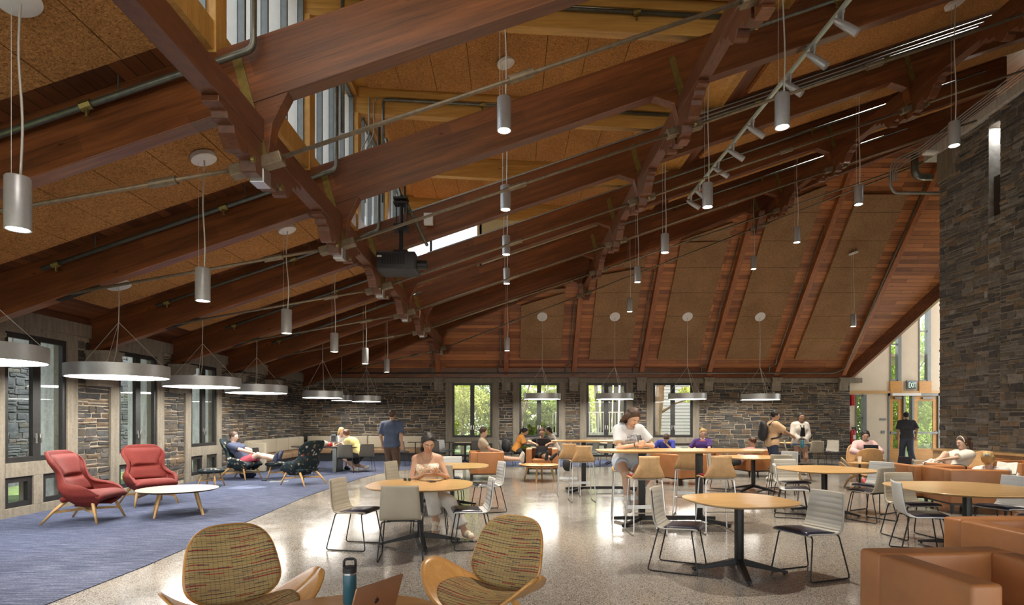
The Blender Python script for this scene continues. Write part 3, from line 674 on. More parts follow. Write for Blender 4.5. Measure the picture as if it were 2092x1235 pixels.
# ------------------------------------------------------------------ trusses
PX = [-2.45, 2.48, 7.6]
def truss(label, y, x1, origin=None, rz=0.0, kx=1.0, posts=True, fullrod=True, ths=.18):
    t = thing('timber_truss', label, 'truss', origin or (XL, y, 0), rz, 'trusses of the main roof')
    def z0(x): return zl(XL + x / kx)
    e = (x1 - XL) * kx; b = MB(); a = -.10
    b.prism([(a, z0(a)), (e, z0(e)), (e, z0(e) + .63), (a, z0(a) + .63)], -ths / 2, ths / 2)
    b.build('beam', 'beam', t, bevel=.008)
    if not posts: return t
    pz = []
    for X in PX:
        p = (X - XL) * kx
        if p > e - .3: continue
        zz = z0(p); h = MB()
        h.prism([(p - .44, z0(p - .44) + .01), (p - .13, zz - .24), (p - .06, zz - .52), (p + .12, zz - .52), (p + .16, zz - .20), (p + .32, z0(p + .32) + .01)], -ths / 2 + .01, ths / 2 - .01)
        h.build('hanger_post', 'beam', t, bevel=.006)
        for s in (-1, 1):
            k = MB(); pr = [(0, 0), (.86, 0), (.86, -.06), (.72, -.06), (.70, -.12), (.60, -.12), (.58, -.18)] + [(.44 + .09 * math.cos(u), -.20 + .09 * math.sin(u)) for u in [i * -PI / 6 for i in range(1, 6)]] + [(.34, -.20), (.30, -.24), (.18, -.24), (.15, -.34), (0, -.34)]
            k.prism([(s * (ths / 2 + q), zz - .40 + r_) for q, r_ in pr], p - .075, p + .075, 'x'); c = k.build('corbel', 'beamY', t, bevel=.008)
            k2 = MB(); k2.cyl((p + .07, s * .33, zz - .66), (p + .10, s * .33, zz - .66), .03, seg=10); k2.build('bolt', 'brass', c)
        q = MB(); q.prism([(p - .22, z0(p) + .40), (p - .13, z0(p) + .43), (p + .13, zz - .55), (p + .05, zz - .58)], -ths / 2 - .014, -ths / 2); q.build('strap', 'brass', t)
        q = MB(); q.bar((p - .24, -ths / 2 + .02, zz - .61 - .24 * .3), (p + .26, -ths / 2 + .02, zz - .61 + .26 * .3), .13, .11); q.build('rod_shoe', 'rod', t, bevel=.01)
        q = MB(); q.box(p - .05, p + .09, -.11, .07, zz - .78, zz - .62); q.build('post_foot', 'steel' if X < 0 else 'beam', t, bevel=.01)
        pz.append((p, zz - .61))
    xr = (-6.3 - XL) * kx; pts = [(xr, z0(xr) + .02)] + pz
    if fullrod: pts.append((e, z0(e) - .61))
    r = MB()
    for (xa, za), (xb, zb_) in zip(pts, pts[1:]): r.cyl((xa, -ths / 2 + .02, za), (xb, -ths / 2 + .02, zb_), .021, seg=10)
    rod = r.build('tie_rod', 'rod', t, smooth=True)
    for X, lx in ((-3.35, .26), (.12, .24), (5.2, .22)):
        p = (X - XL) * kx
        if p > e: continue
        za = np.interp(p, [q[0] for q in pts], [q[1] for q in pts]); sl = .18 if X < -2.45 else .338
        q = MB(); q.cyl((p - lx / 2, -ths / 2 + .02, za - lx / 2 * sl), (p + lx / 2, -ths / 2 + .02, za + lx / 2 * sl), .042, seg=12); q.build('coupler', 'rod', rod)
    q = MB(); q.prism([(xr - .16, z0(xr - .16) - .012), (xr + .45, z0(xr + .45) - .012), (xr + .45, z0(xr + .45) + .001), (xr - .16, z0(xr - .16) + .001)], -.05, .05); q.build('rod_plate', 'black', t)
    return t
tl = ['nearest, its broad beam crossing the picture top', 'second from the front, running out of frame left', 'third from the front, just behind the projector', 'fourth from the front, beyond the projector', 'fifth from the front, carrying the skylight end wall']
for y, l in zip(TY, tl): truss('brown timber truss with an iron rod, ' + l, y, 14.0 if y > 15 else 11.6)
truss('diagonal timber hip truss with an iron rod, edging the rear slope of boards', 0, 13.4, (XL, hipY(XL), 0), -math.atan(.294), math.hypot(1, .294))
truss('reddish brown jack beam without a rod, last beam before the rear left corner', TJ, 2.6, posts=False)
for X, l in zip(PX, ['left of centre, below the skylight windows', 'right of centre, above the hanging track light', 'at the far right, above the stone wall']):
    zp = zl(X) - .40; b = MB(); b.box(X - .08, X + .08, 2.4, hipY(X), zp, zp + .24)
    tag(b.build('purlin', 'beamY', bevel=.008), 'long brown purlin under the trusses, ' + l, 'purlin')

# ------------------------------------------------------------------ rear slope: rafters, panels, pipes
rl = ['first from the left, short, beside the leftmost back window', 'left of the leftmost rear panel', 'between the first and second rear panels', 'between the second and third rear panels', 'between the third and fourth rear panels', 'between the fourth and fifth rear panels', 'right of the fifth rear panel, against the valley beam']
for X, l in zip(RX, rl):
    yt = hipY(X) + .12 if X < 12 else 17.0
    dp = .30; b = MB(); y0 = YB - .06
    b.prism([(y0, zb(y0)), (yt, zb(yt)), (yt, zb(yt) - dp), (y0 - .12, zb(y0 - .12) - dp), (y0 - .03, zb(y0) - dp - .02), (y0, zb(y0) - dp + .10)], X - .085, X + .085, 'x')
    tag(b.build('rafter', 'rafter', bevel=.006), 'reddish rafter on the rear slope, ' + l, 'rafter')
b = MB(); b.bar((12.95, 22.42, 3.30), (16.85, 17.35, 9.12), .22, .46); tag(b.build('valley_beam', 'beam', bevel=.008), 'dark diagonal valley beam climbing from the back wall end over the exit bay', 'valley beam')
pl_ = ['leftmost of the five on the rear slope, shortest', 'second from the left on the rear slope', 'third from the left on the rear slope', 'fourth from the left on the rear slope', 'rightmost of the five on the rear slope, beside the conduit bundle']
def rear_panel(X, l, last):
    w = .76; ys = 22.06; rows = []; mb = MB(); pitch = .93; s = 0; inv = MB_.inverted()
    v0 = (YB - ys) / cb_
    def vtop(x): return (YB - 18.03) / cb_ if last else (YB - (hipY(x) + .55)) / cb_
    v = v0
    while True:
        a0, a1 = min(v + pitch, vtop(X - w)), min(v + pitch, vtop(X + w))
        if a0 - v < .05 and a1 - v < .05: break
        b0, b1 = max(a0, v + .02), max(a1, v + .02)
        q = [(X - w, v), (X + w, v), (X + w, b1 - .008), (X - w, b0 - .008)]
        mb.add([Vector((x, y, -.10)) for x, y in q] + [Vector((x, y, -.02)) for x, y in q], [(3, 2, 1, 0), (4, 5, 6, 7), (0, 1, 5, 4), (1, 2, 6, 5), (2, 3, 7, 6), (3, 0, 4, 7)])
        v += pitch
        if v > 14: break
    o = mb.build('acoustic_panel', 'tectum_b', bevel=.004); o.matrix_world = MB_
    tag(o, 'tan acoustic panel strip, ' + l, 'acoustic panel', 'acoustic panels of the rear slope')
for i in range(5): rear_panel(RX[1] + 1.285 + 2.57 * i, pl_[i], i == 4)
# main slope panels between the trusses
def main_panel(y0, y1, xa, xb, label, mat='tectum'):
    inv = MM.inverted(); mb = MB(); x = xa; st_ = .62
    while x < xb - .05:
        x2 = min(x + st_, xb); q = [(y0, (inv @ Vector((0, 0, 0))).y)]
        p = [inv @ Vector((xx, yy, zt(xx))) for xx, yy in ((x + .004, y0), (x2 - .004, y0), (x2 - .004, y1), (x + .004, y1))]
        mb.add([Vector((a.x, a.y, -.075)) for a in p] + [Vector((a.x, a.y, -.01)) for a in p], [(3, 2, 1, 0), (4, 5, 6, 7), (0, 1, 5, 4), (1, 2, 6, 5), (2, 3, 7, 6), (3, 0, 4, 7)])
        x = x2
    o = mb.build('acoustic_panel', mat, bevel=.003); o.matrix_world = MM
    tag(o, 'brown acoustic panel on the long slope, ' + label, 'acoustic panel', 'acoustic panels of the long slope')
bn = ['in front of the nearest truss', 'between the first and second trusses', 'between the second and third trusses', 'between the third and fourth trusses', 'between the fourth and fifth trusses', 'behind the fifth truss']
bays = list(zip(TYA, TYA[1:] + [TJ]))
for i, (a, b) in enumerate(bays):
    main_panel(a + .38, b - .44, -7.25, -3.05, 'left side, ' + bn[i])
    if i >= 1: main_panel(a + .38, b - .44, 4.3, min(12.5, (YB - 2.365 - b) / .294 - .6), 'right side, ' + bn[i])
    if i == 5: main_panel(a + .38, b - .44, -2.3, 2.6, 'middle, ' + bn[i])

# ------------------------------------------------------------------ skylight dormer in yellow pine
dl = ['above the nearest truss', 'above the second truss', 'above the third truss', 'above the fourth truss', 'above the fifth truss']
for y, l in zip(TY, dl):
    t = thing('pine_frame', 'yellow pine post and beam of the raised skylight, ' + l, 'timber frame', (-2.92, y, zt(-2.92)), 0, 'pine frames of the raised skylight')
    def lo(x, z): return (x + 2.92, z - zt(-2.92))
    b = MB(); b.prism([lo(-3.05, zd(-3.05) - .45), lo(3.5, zd(3.5) - .45), lo(3.5, zd(3.5)), lo(-3.05, zd(-3.05))], -.08, .08); b.build('roof_beam', 'pine', t, bevel=.006)
    b = MB(); b.box(-.10, .10, -.11, .11, 0, zd(-2.92) - .45 - zt(-2.92)); b.build('post', 'pineY', t, bevel=.006)
    if y < 13: b = MB(); b.bar((.08, .0, 1.0), (1.0, 0, 2.05), .12, .14); b.build('brace', 'pine', t, bevel=.006) if False else None
for i, (a, b) in enumerate(zip(TYA[:5], TYA[1:6])):
    a0, b0 = (a + .11, b - .11); z0, z1 = zt(-2.92) + .02, zd(-2.92) - .02
    struct(MB().box(-3.02, -2.84, a0, b0, z0, z0 + .28).build('trim_%d' % (30 + i), 'pineY', bevel=.005))
    struct(MB().box(-3.02, -2.84, a0, b0, z1 - .12, z1).build('trim_%d' % (60 + i), 'pineY', bevel=.005))
    f = MB(); wn_ += 1; n = 4; st_ = (b0 - a0) / n; za, zb2 = z0 + .28, z1 - .12
    f.box(-3.0, -2.92, a0, b0, za, za + .05); f.box(-3.0, -2.92, a0, b0, zb2 - .05, zb2)
    for k in range(n + 1):
        yy = a0 + k * st_; f.box(-2.99, -2.91, max(a0, yy - .022), min(b0, yy + .022), za, zb2)
    o = struct(f.build('window_%d' % wn_, 'alu'))
    pz = MB()
    for k in range(n + 1): yy = a0 + k * st_; pz.box(-3.24, -2.99, max(a0, yy - .03), min(b0, yy + .03), za, zb2)
    pz.build('mullion_fin', 'white', o)['label'] = 'pale grey fin outside the glass'
    g = MB(); g.box(-2.975, -2.968, a0, b0, za + .05, zb2 - .05); g.build('glass_pane', 'glass', o)
    # roof panels of the dormer
    p = MB(); x = -2.6
    while x < 3.3:
        x2 = min(x + .64, 3.34); q = [(x + .004, zd(x) - .09), (x2 - .004, zd(x2) - .09), (x2 - .004, zd(x2) - .015), (x + .004, zd(x) - .015)]
        p.prism(q, a + .30, b - .30); x = x2
    tag(p.build('acoustic_panel', 'tectum', bevel=.003), 'brown fibre acoustic panel under the raised skylight roof, ' + bn[i], 'acoustic panel', 'acoustic panels of the skylight')
    if i < 5:
        q = MB(); q.prism([(-2.8, zd(-2.8) - .16), (3.4, zd(3.4) - .16), (3.4, zd(3.4) - .01), (-2.8, zd(-2.8) - .01)], b - .17, b - .09); struct(q.build('trim_%d' % (40 + i), 'pine'))
# dormer end wall: clear glass at the left, painted panel at the right
cu_ = MB(); cu_.prism([(-2.95, zt(-2.95)), (-.90, zt(-.90)), (-.90, zt(-.90) + .42), (-2.95, zt(-2.95) + .42)], 16.50, 16.62); struct(cu_.build('trim_70', 'beam'))
e0 = MB(); e0.prism([(-.90, zt(-.75)), (3.7, zt(3.7)), (3.85, zd(3.85)), (-.90, zd(-.75))], 16.53, 16.62); struct(e0.build('wall_dormer_end', plain('pale_yellow_paint', (.62, .58, .36), .8, var=.03)))
wn_ += 1; f = MB()
for x in (-2.9, -2.2, -.80): f.box(x - .03, x + .03, 16.53, 16.61, zt(x), zd(x))
f.prism([(-2.9, zt(-2.9)), (-.90, zt(-.75)), (-.90, zt(-.75) + .06), (-2.9, zt(-2.9) + .06)], 16.53, 16.61); o = struct(f.build('window_%d' % wn_, 'frame'))
g = MB(); g.prism([(-2.9, zt(-2.9)), (-.90, zt(-.75)), (-.90, zd(-.75)), (-2.9, zd(-2.9))], 16.57, 16.577); g.build('glass_pane', 'glass', o)
struct(MB().prism([(3.85, zt(3.85) - .0), (3.95, zt(3.95)), (3.95, zd(3.95)), (3.85, zd(3.85))], 2, 16.6).build('trim_46', 'pineY'))

# ------------------------------------------------------------------ pipes and conduits
def pipe(name, pts, r, mat, label, cat, heads=(), hang=(), rad=.08):
    """one run of pipe; heads = sprinkler heads hanging from it, hang = points with a clip rod"""
    t = thing(name, label, cat, tuple(Vector(pts[0])))
    o = Vector(pts[0]); q = MB(); q.tube(rounded([Vector(p) - o for p in pts], rad), r, 8); q.build('run', mat, t, smooth=True)
    for p in heads:
        p = Vector(p) - o; h = MB(); h.tube([p + Vector((-.05, 0, -.05 * .338)), p + Vector((.05, 0, .05 * .338))], r * 1.5, 8); h.cyl(p, p + Vector((0, 0, -.06)), r * .8, seg=8); h.cyl(p + Vector((0, 0, -.06)), p + Vector((0, 0, -.10)), .012, seg=6); h.cyl(p + Vector((0, 0, -.10)), p + Vector((0, 0, -.104)), .022, seg=8)
        h.build('sprinkler_head', 'brass', t)
    for p in hang:
        p = Vector(p) - o; h = MB(); h.cyl(p, p + Vector((0, 0, .26)), .008, seg=6); h.build('clip_rod', 'pipe', t)
    return t
for i, (y, l) in enumerate(zip(TY, ['nearest', 'second', 'third', 'fourth', 'fifth'])):
    yy = y - .20; f = lambda x: zl(x) + .43
    pts = [(-6.55, yy, f(-6.55)), (-2.42, yy, f(-2.42))]
    if i < 4: pts += [(-2.42, yy + .02, 7.0)]
    hd = [(x, yy, f(x)) for x in (-6.35, -4.0)]
    pipe('sprinkler_pipe', pts, .032, 'pipe', 'dark sprinkler pipe clipped along the left half of the %s truss beam' % l, 'pipe', hd, [(x, yy, f(x)) for x in (-5.8, -3.7)])
    if i in (1, 2, 3, 4):
        pts = [(3.2, yy, f(3.2)), (11.0, yy, f(11.0))]
        pipe('sprinkler_pipe', pts, .026, 'pipe', 'dark sprinkler pipe along the right half of the %s truss beam' % l, 'pipe', [(x, yy, f(x)) for x in (4.6, 7.0, 9.4)])
    if i in (1, 2):
        z9 = zd(0) - .62; pipe('sprinkler_pipe', [(-2.35, y - .14, 5.6), (-2.35, y - .14, zd(-2.3) - .20), (3.2, y - .14, zd(3.2) - .20)], .028, 'pipe', 'dark sprinkler pipe bent up along the skylight beam over the %s truss' % l, 'pipe', [(x, y - .14, zd(x) - .20) for x in (-.5, 1.8)])
pipe('sprinkler_pipe', [(XL + .4, YB - .25, 3.30), (12.3, YB - .25, 3.30), (12.62, YB - .42, 3.45), (12.48, 17.6, zb(17.6) - .40)], .028, 'pipe', 'grey sprinkler main along the foot of the rear slope, climbing beside the last rafter', 'pipe', [(-6.5, YB - .25, 3.30)])
for k, X in enumerate(RX[:6]):
    x = X - .20; yt = max(hipY(x) + .9, 18.6); y1 = YB - .55
    if yt > y1 - .3: yt = y1 - .35
    pipe('sprinkler_pipe', [(x - .12, YB - .25, 3.30), (x - .12, YB - .30, 3.58), (x, y1, 3.60), (x, y1 - .05, zb(y1) - .16), (x, yt, zb(yt) - .16)], .022, 'pipe', 'thin grey sprinkler branch climbing the rear slope, left of its ' + ['first', 'second', 'third', 'fourth', 'fifth', 'sixth'][k] + ' rafter', 'pipe', rad=.05)
for k, (dx, l) in enumerate(((0, 'upper'), (.09, 'lower'))):
    y = TY[2] - .10
    pipe('electrical_conduit', [(-2.78 + dx, y, 5.6), (-2.78 + dx, y, 6.6), (-2.62 + dx, y, 6.85), (-2.62 + dx, y, zd(-2.6) - .06 - dx), (2.6, y, zd(2.6) - .06 - dx)], .013, 'conduit', 'bright conduit on the third pine skylight frame, %s of the pair' % l, 'conduit', rad=.14)
for k in range(2):
    y = TY[2] - .12; f = lambda x: zl(x) + .60 - .075 * k
    pipe('electrical_conduit', [(3.4, y, f(3.4)), (11.0, y, f(11.0))], .014, 'conduit', 'bright conduit along the right half of the third truss, %s of the pair' % ('upper', 'lower')[k], 'conduit')
for k, y in enumerate((TY[2], TY[3])):
    f = lambda x: zt(x) + .02; pipe('electrical_conduit', [(-1.9, y - .10, f(-1.9) - .03), (3.2, y - .10, f(3.2) - .03)], .016, 'conduit', 'bright conduit along the top edge of the %s truss under the skylight' % ('third', 'fourth')[k], 'conduit')
# conduit bundle over the stone wall corner
for k in range(4):
    o_ = k * .055; x = XS - .16 - o_
    pts = [(XS - .9 - o_, YS + .30, 7.75), (XS - .9 - o_, YS + .30, 8.10 + o_), (x - .15, YS + .1, 8.40 + o_ * .6), (x, YS - 1.2, 8.66 + o_ * .4), (x, 9.2, 9.05 + o_ * .4)]
    pipe('electrical_conduit', pts, .016, 'conduit', 'grey conduit of the bundle bending over the tall stone wall corner, %s from the wall' % ('first', 'second', 'third', 'fourth')[k], 'conduit', rad=.2)
pipe('electrical_conduit', [(XS + .2, YS + .32, 7.45), (XS - .95, YS + .32, 7.45), (XS - 1.05, YS + .32, 7.62), (XS - 1.05, YS + .32, 7.95)], .035, 'conduit', 'thicker grey conduit running to the stone wall corner below the bundle', 'conduit')
pipe('drain_pipe', [(XS + .1, YS + .42, 7.9), (XS - .35, YS + .42, 7.9), (XS - .35, YS + .42, 8.5)], .09, 'pipe', 'fat dark pipe elbow beside the stone wall corner', 'pipe', rad=.2)
tag(MB().rbox(XS - .62, XS - .30, YS - .4, YS - .2, 8.18, 8.26, .03).build('camera_dome', 'white'), 'small white device under the conduit bundle', 'sensor')
# ------------------------------------------------------------------ cylinder pendants
def lamp(parent, loc, kind, energy, color, **kw):
    d = bpy.data.lights.new('bulb', kind); d.energy = energy; d.color = color
    for k, v in kw.items(): setattr(d, k, v)
    o = bpy.data.objects.new('bulb', d); COL.objects.link(o); o.parent = parent; o.location = loc; return o
_pm = {}
def pendant(X, Y, zbot, ztop, label, energy, group):
    """thing origin at the lamp's lower rim; canopy height differs, so cord and canopy are built per lamp"""
    t = thing('pendant_light', label, 'pendant light', (X, Y, zbot), 0, group)
    r = .085; h = .40
    if 'b' not in _pm:
        b = MB(); b.lathe([(r - .012, .03), (r - .012, .004), (r, 0), (r, h - .01), (r - .008, h), (.001, h)], 24); _pm['b'] = b.mesh('body', 'lampgrey')
        l = MB(); l.lathe([(.001, .022), (r - .016, .022), (r - .016, .030), (.001, .030)], 20); _pm['l'] = l.mesh('lens', 'spot')
        k = MB(); k.lathe([(.001, 0), (.004, 0), (.012, .006), (.012, .014)], 8); _pm['k'] = k.mesh('screw', 'steel')
        c = MB(); c.lathe([(.001, -.06), (.13, -.06), (.145, -.05), (.145, 0), (.001, 0)], 28); _pm['c'] = c.mesh('canopy', 'white')
        for m in _pm.values(): smooth_by_angle(m, R(40))
    for n, k in (('body', 'b'), ('lens', 'l'), ('canopy', 'c')):
        o = bpy.data.objects.new(n, _pm[k]); COL.objects.link(o); o.parent = t
        if n == 'canopy': o.location = (0, 0, ztop - zbot); o.rotation_euler = (0, -TH, 0)
    H = ztop - zbot; w = MB(); rr = random.Random(int(X * 100 + Y * 10))
    a1, a2 = rr.uniform(.012, .03), rr.uniform(.5, 2)
    w.tube([(.02 + a1 * math.sin(a2 + i / 12 * 5) * math.sin(PI * i / 12), 0, h + (H - h) * i / 12) for i in range(13)], .009, 6); w.build('cord', 'wire', t, smooth=True)
    w = MB(); w.cyl((-.05, 0, h), (-.05, 0, H - .05), .0025, seg=4); w.build('suspension_wire', 'wire', t)
    lamp(t, (0, 0, -.03), 'SPOT', energy, (1, .89, .73), spot_size=R(80), spot_blend=.6, shadow_soft_size=.06)
    return t
mid = [TYA[0] + 1.335] + [a + 1.335 for a in TY]
nth = ['nearest', 'second', 'third', 'fourth', 'fifth', 'farthest']
for i, y in enumerate(mid):
    x = -3.7; zt_ = min(zt(x), zb(y)) - .09
    pendant(x, y, 2.975, zt_, 'grey cylinder pendant in the row left of centre, %s of that row' % nth[i] , 150, 'low row of cylinder pendants')
for i, y in enumerate(mid[1:]):
    x = -.06; zz = zd(x) - .10 if y < 16.3 else zt(x) - .09
    pendant(x, y, 5.03 if i < 4 else 3.62, zz if i < 4 else min(zz, zb(y) - .1), 'grey cylinder pendant in the middle row under the skylight, %s of that row' % nth[i if i < 4 else 5], 220, 'middle row of cylinder pendants')
for i, y in enumerate(mid[1:]):
    x = 3.3 if i < 4 else 3.65; zz = zd(x) - .05 if y < 16.3 else zt(x) - .09
    pendant(x, y, 5.07 if i < 4 else 4.80, min(zz, zb(y) - .1), 'grey cylinder pendant in the row beside the track light, %s of that row' % nth[i if i < 4 else 5], 220, 'right centre row of cylinder pendants')
for i, y in enumerate(mid[2:]):
    x = 7.4; pendant(x, y, 6.09, min(zt(x), zb(y)) - .09, 'grey cylinder pendant in the high row at the right, %s of that row' % nth[i if i < 3 else 5], 300, 'right row of cylinder pendants')
pendant(11.25, 19.2, 4.58, zb(19.2) - .14, 'small grey cylinder pendant hanging low by itself in front of the rightmost rear panel', 160, 'right row of cylinder pendants')
tag(MB().lathe([(.001, -.06), (.14, -.06), (.15, 0), (.001, 0)], 24).build('lamp_canopy', 'white'), 'round lamp canopy at the upper right on the long slope, its lamp hanging below', 'canopy').location = at(1962, 12, 8.0) + Vector((0, 0, 0)) if False else (7.4, 9.765, zt(7.4) - .02)

# ------------------------------------------------------------------ drum pendants
def drum(X, Y, d, zbot, label, energy, ztop, group, apex=.95, cord=True, rz=0.0, tilt=(0, -TH, 0)):
    t = thing('drum_pendant', label, 'drum lamp', (X, Y, zbot), rz, group); r = d / 2; h = .20
    b = MB(); b.lathe([(r - .02, .012), (r - .02, 0), (r, 0), (r, h), (r - .02, h), (r - .02, h - .02), (.001, h - .02)], 64); b.build('drum', 'lampgrey', t, auto=40)
    l = MB(); l.lathe([(.001, .014), (r - .021, .014), (r - .021, .03), (.001, .03)], 64); l.build('diffuser', 'ring', t)
    A = Vector((0, 0, h + apex)); w = MB()
    for k in range(3):
        a = k * 2 * PI / 3 + .9; p = Vector(((r - .03) * math.cos(a), (r - .03) * math.sin(a), h)); w.cyl(p, A, .004, seg=5); w.cyl(p, p + (A - p).normalized() * .07, .010, seg=6)
    w.build('cable', 'wire', t)
    w = MB(); top = Vector((0, 0, ztop - zbot)); w.tube([A, A * .5 + top * .5 + Vector((.006, 0, 0)), top], .006, 6)
    q = Vector(((r - .03) * math.cos(.9 + 4 * PI / 3), (r - .03) * math.sin(.9 + 4 * PI / 3), h)) * .5; w.tube([A, A * .4 + q * .6 + Vector((.02, 0, 0)), Vector((q.x, q.y, h))], .007, 6); w.build('cord', 'wire', t)
    c = MB(); c.lathe([(.001, -.035), (.18, -.035), (.19, 0), (.001, 0)], 24); o = c.build('canopy', 'white', t, auto=40); o.location = top; o.rotation_euler = tilt
    return t
for i, y in enumerate([mid[1], mid[2], mid[3], mid[4]]):
    drum(-6.49, y, 1.50, 2.25 - (.01 * i), 'large silver drum lamp by the left windows, ' + ['half cut by the picture edge', 'nearest whole one', 'second whole one', 'farthest of that row'][i], 0, zt(-6.49) - .09, 'drum lamps along the left windows', apex=.72)
drum(-5.62, 17.7, 1.18, 2.19, 'dark sided drum lamp over the corner tables, left of the three', 0, zt(-5.62) - .08, 'drum lamps in the rear corner')
drum(-6.05, 21.2, .74, 2.22, 'smallest drum lamp, in the rear corner behind two others', 0, zt(-6.05) - .005, 'drum lamps in the rear corner', apex=.5)
drum(-4.95, 20.4, 1.0, 2.16, 'dark sided drum lamp over the corner tables, right of the three', 0, zt(-4.95) - .1, 'drum lamps in the rear corner')
for i in range(4):
    X = RX[1] + 1.285 + 2.57 * i
    drum(X, 20.8, 1.32, 2.26 if i < 3 else 2.24, 'silver drum lamp in the row along the back wall, ' + ['leftmost, before the second window', 'before the third window', 'before the fourth window', 'rightmost, before plain stone'][i], 0, zb(20.8) - .11, 'drum lamps along the back wall', apex=.95, tilt=(-PH, 0, 0))

# ------------------------------------------------------------------ track light
tx = 4.27; tz = 6.79
t = thing('track_light', 'long pale green track with spot heads hanging under the beams right of centre', 'track light', (tx, 4.2, tz))
mg = plain('pale_green_track', (.46, .56, .50), .4, .2, var=.05)
b = MB(); b.box(-.025, .025, 0, 9.8, 0, .05); b.build('track', mg, t, bevel=.004)
for y in (1.56, 4.23, 6.90, 9.57): b = MB(); b.cyl((0, y, .05), (0, y, .16), .012, seg=6); b.build('hanger', mg, t)
hm = None
for y, az in [(1.40, .5), (1.95, .6), (3.35, .7), (4.05, .5), (4.75, .6), (6.1, .8), (7.0, .8), (7.8, .9), (9.0, .6), (9.6, 1.0)]:
    e = MB(); e.box(-.02, .02, -.05, .05, -.045, 0); e.prism([(-.05, -.045), (.05, -.045), (.03, -.15), (-.03, -.15)], -.012, .012, 'x')
    d = Vector((math.sin(az) * .85, -math.cos(az) * .25, -.5)).normalized(); p = Vector((0, 0, -.16)) - d * .12
    e.tube([p, p + d * .05, p + d * .20, p + d * .36, p + d * .362], [.012, .040, .052, .055, .045], 12); o = e.build('spot_head', 'lampgrey', t, auto=50); o.location = (0, y, 0)
# ------------------------------------------------------------------ outside the windows
M['grass'] = plain('grass', (.075, .115, .03), .95, var=.45, scale=3)
M['leaf_y'] = leafmat('leaf_yellow_green', (.42, .47, .11), (.62, .66, .24), .55)
M['leaf_g'] = leafmat('leaf_green', (.16, .25, .045), (.34, .43, .11), .5)
M['bark'] = wood('bark', (.16, .11, .07), (.38, .29, .20), grain=(5, 5, 1.2), rough=.9, bmp=.6)
g = MB()
for x0, x1, y0, y1 in ((-60, -8.25, -10, 70), (-8.25, 60, 22.9, 70)): g.add([(x0, y0, -.10), (x1, y0, -.10), (x1, y1, -.10), (x0, y1, -.10)], [(0, 1, 2, 3)])
struct(g.build('ground', 'grass'))
def leaves(rng, blobs, n, size):
    mb = MB(); vs = []; fs = []
    w = [b[1] ** 2 for b in blobs]; tot = sum(w)
    for b, ww in zip(blobs, w):
        for _ in range(int(n * ww / tot)):
            d = Vector((rng.gauss(0, 1), rng.gauss(0, 1), rng.gauss(0, 1))).normalized() * b[1] * rng.uniform(.55, 1.05) ** .6
            p = Vector(b[0]) + Vector((d.x, d.y, d.z * b[2])); s = size * rng.uniform(.6, 1.4)
            u = Vector((rng.gauss(0, 1), rng.gauss(0, 1), rng.gauss(0, 1))).normalized(); v = u.cross(Vector((rng.gauss(0, 1), rng.gauss(0, 1), rng.gauss(0, 1)))).normalized()
            o = len(vs); vs += [p - u * s, p + v * s * .5 - u * s * .1, p + u * s, p - v * s * .5 - u * s * .1]; fs.append((o, o + 1, o + 2, o + 3))
    mb.add(vs, fs); return mb
def tree(name, label, cat, x, y, h, r, seed, mat, n=2600, size=.11, trunk=.12, low=.25, group=None, lean=0.0):
    rng = random.Random(seed); t = thing(name, label, cat, (x, y, -.10), 0, group)
    k = MB(); pts = [(lean * h * (i / 5) ** 1.2 + rng.uniform(-.06, .06) * i * .4, rng.uniform(-.05, .05) * i, h * .75 * i / 5) for i in range(6)]
    k.tube(pts, [trunk * (1 - i * .14) for i in range(6)], 9)
    for i in range(7):
        a = rng.uniform(0, 2 * PI); b = Vector(pts[rng.randrange(2, 5)]); e = b + Vector((math.cos(a) * r * .7, math.sin(a) * r * .7, rng.uniform(.2, .5) * h * .5)); m = (b + e) / 2 + Vector((0, 0, .1 * h * .3))
        k.tube([b, m, e], [trunk * .4, trunk * .25, trunk * .08], 6)
    k.build('trunk', 'bark', t, smooth=True)
    bl = []
    for i in range(16):
        a = rng.uniform(0, 2 * PI); q = r * rng.uniform(.1, .75); bl.append(((lean * h * .7 + math.cos(a) * q, math.sin(a) * q, h * rng.uniform(low, .95)), r * rng.uniform(.35, .6), .8))
    leaves(rng, bl, n, size).build('foliage', mat, t, fix=False); return t
gs = 'shrubs and trees beyond the back windows'
spec = [(-3.9, 29, 5.2, 1.7, 'leaf_y'), (-2.2, 28, 4.6, 1.6, 'leaf_y'), (-.6, 29.5, 5.6, 1.7, 'leaf_g'), (.7, 28, 3.6, 1.3, 'leaf_g'), (1.9, 27.6, 2.7, 1.0, 'leaf_g'), (2.6, 30, 4.2, 1.5, 'leaf_y'), (-3.0, 33, 7.5, 2.5, 'leaf_y'), (0.2, 36, 8, 2.4, 'leaf_y'), (4.2, 36, 6.5, 2.3, 'leaf_y')]
tl_ = ['leafy yellow green tree seen through the left part of the leftmost back window', 'leafy yellow green tree close outside the leftmost back window', 'green tree behind the first and second back windows', 'green shrub low in the second back window, left pane', 'rounded green shrub low in the right pane of the second back window', 'yellow green tree between the second and third back windows', 'tall pale tree far behind the leftmost back window', 'tall pale tree far behind the second back window', 'tall pale tree far behind the third back window']
for i, ((x, y, h, r, m), l) in enumerate(zip(spec, tl_)):
    tree('garden_tree' if h > 3 else 'garden_shrub', l, 'tree' if h > 3 else 'shrub', x, y, h, r, 50 + i, m, 6500 if h > 3 else 5000, .075 if y < 32 else .12, low=.12)
tree('leaning_tree', 'tree with thin leaning branches in the second back window', 'tree', .35, 25.6, 5.2, 1.3, 90, 'leaf_g', 420, .10, .07, low=.8, lean=.12)
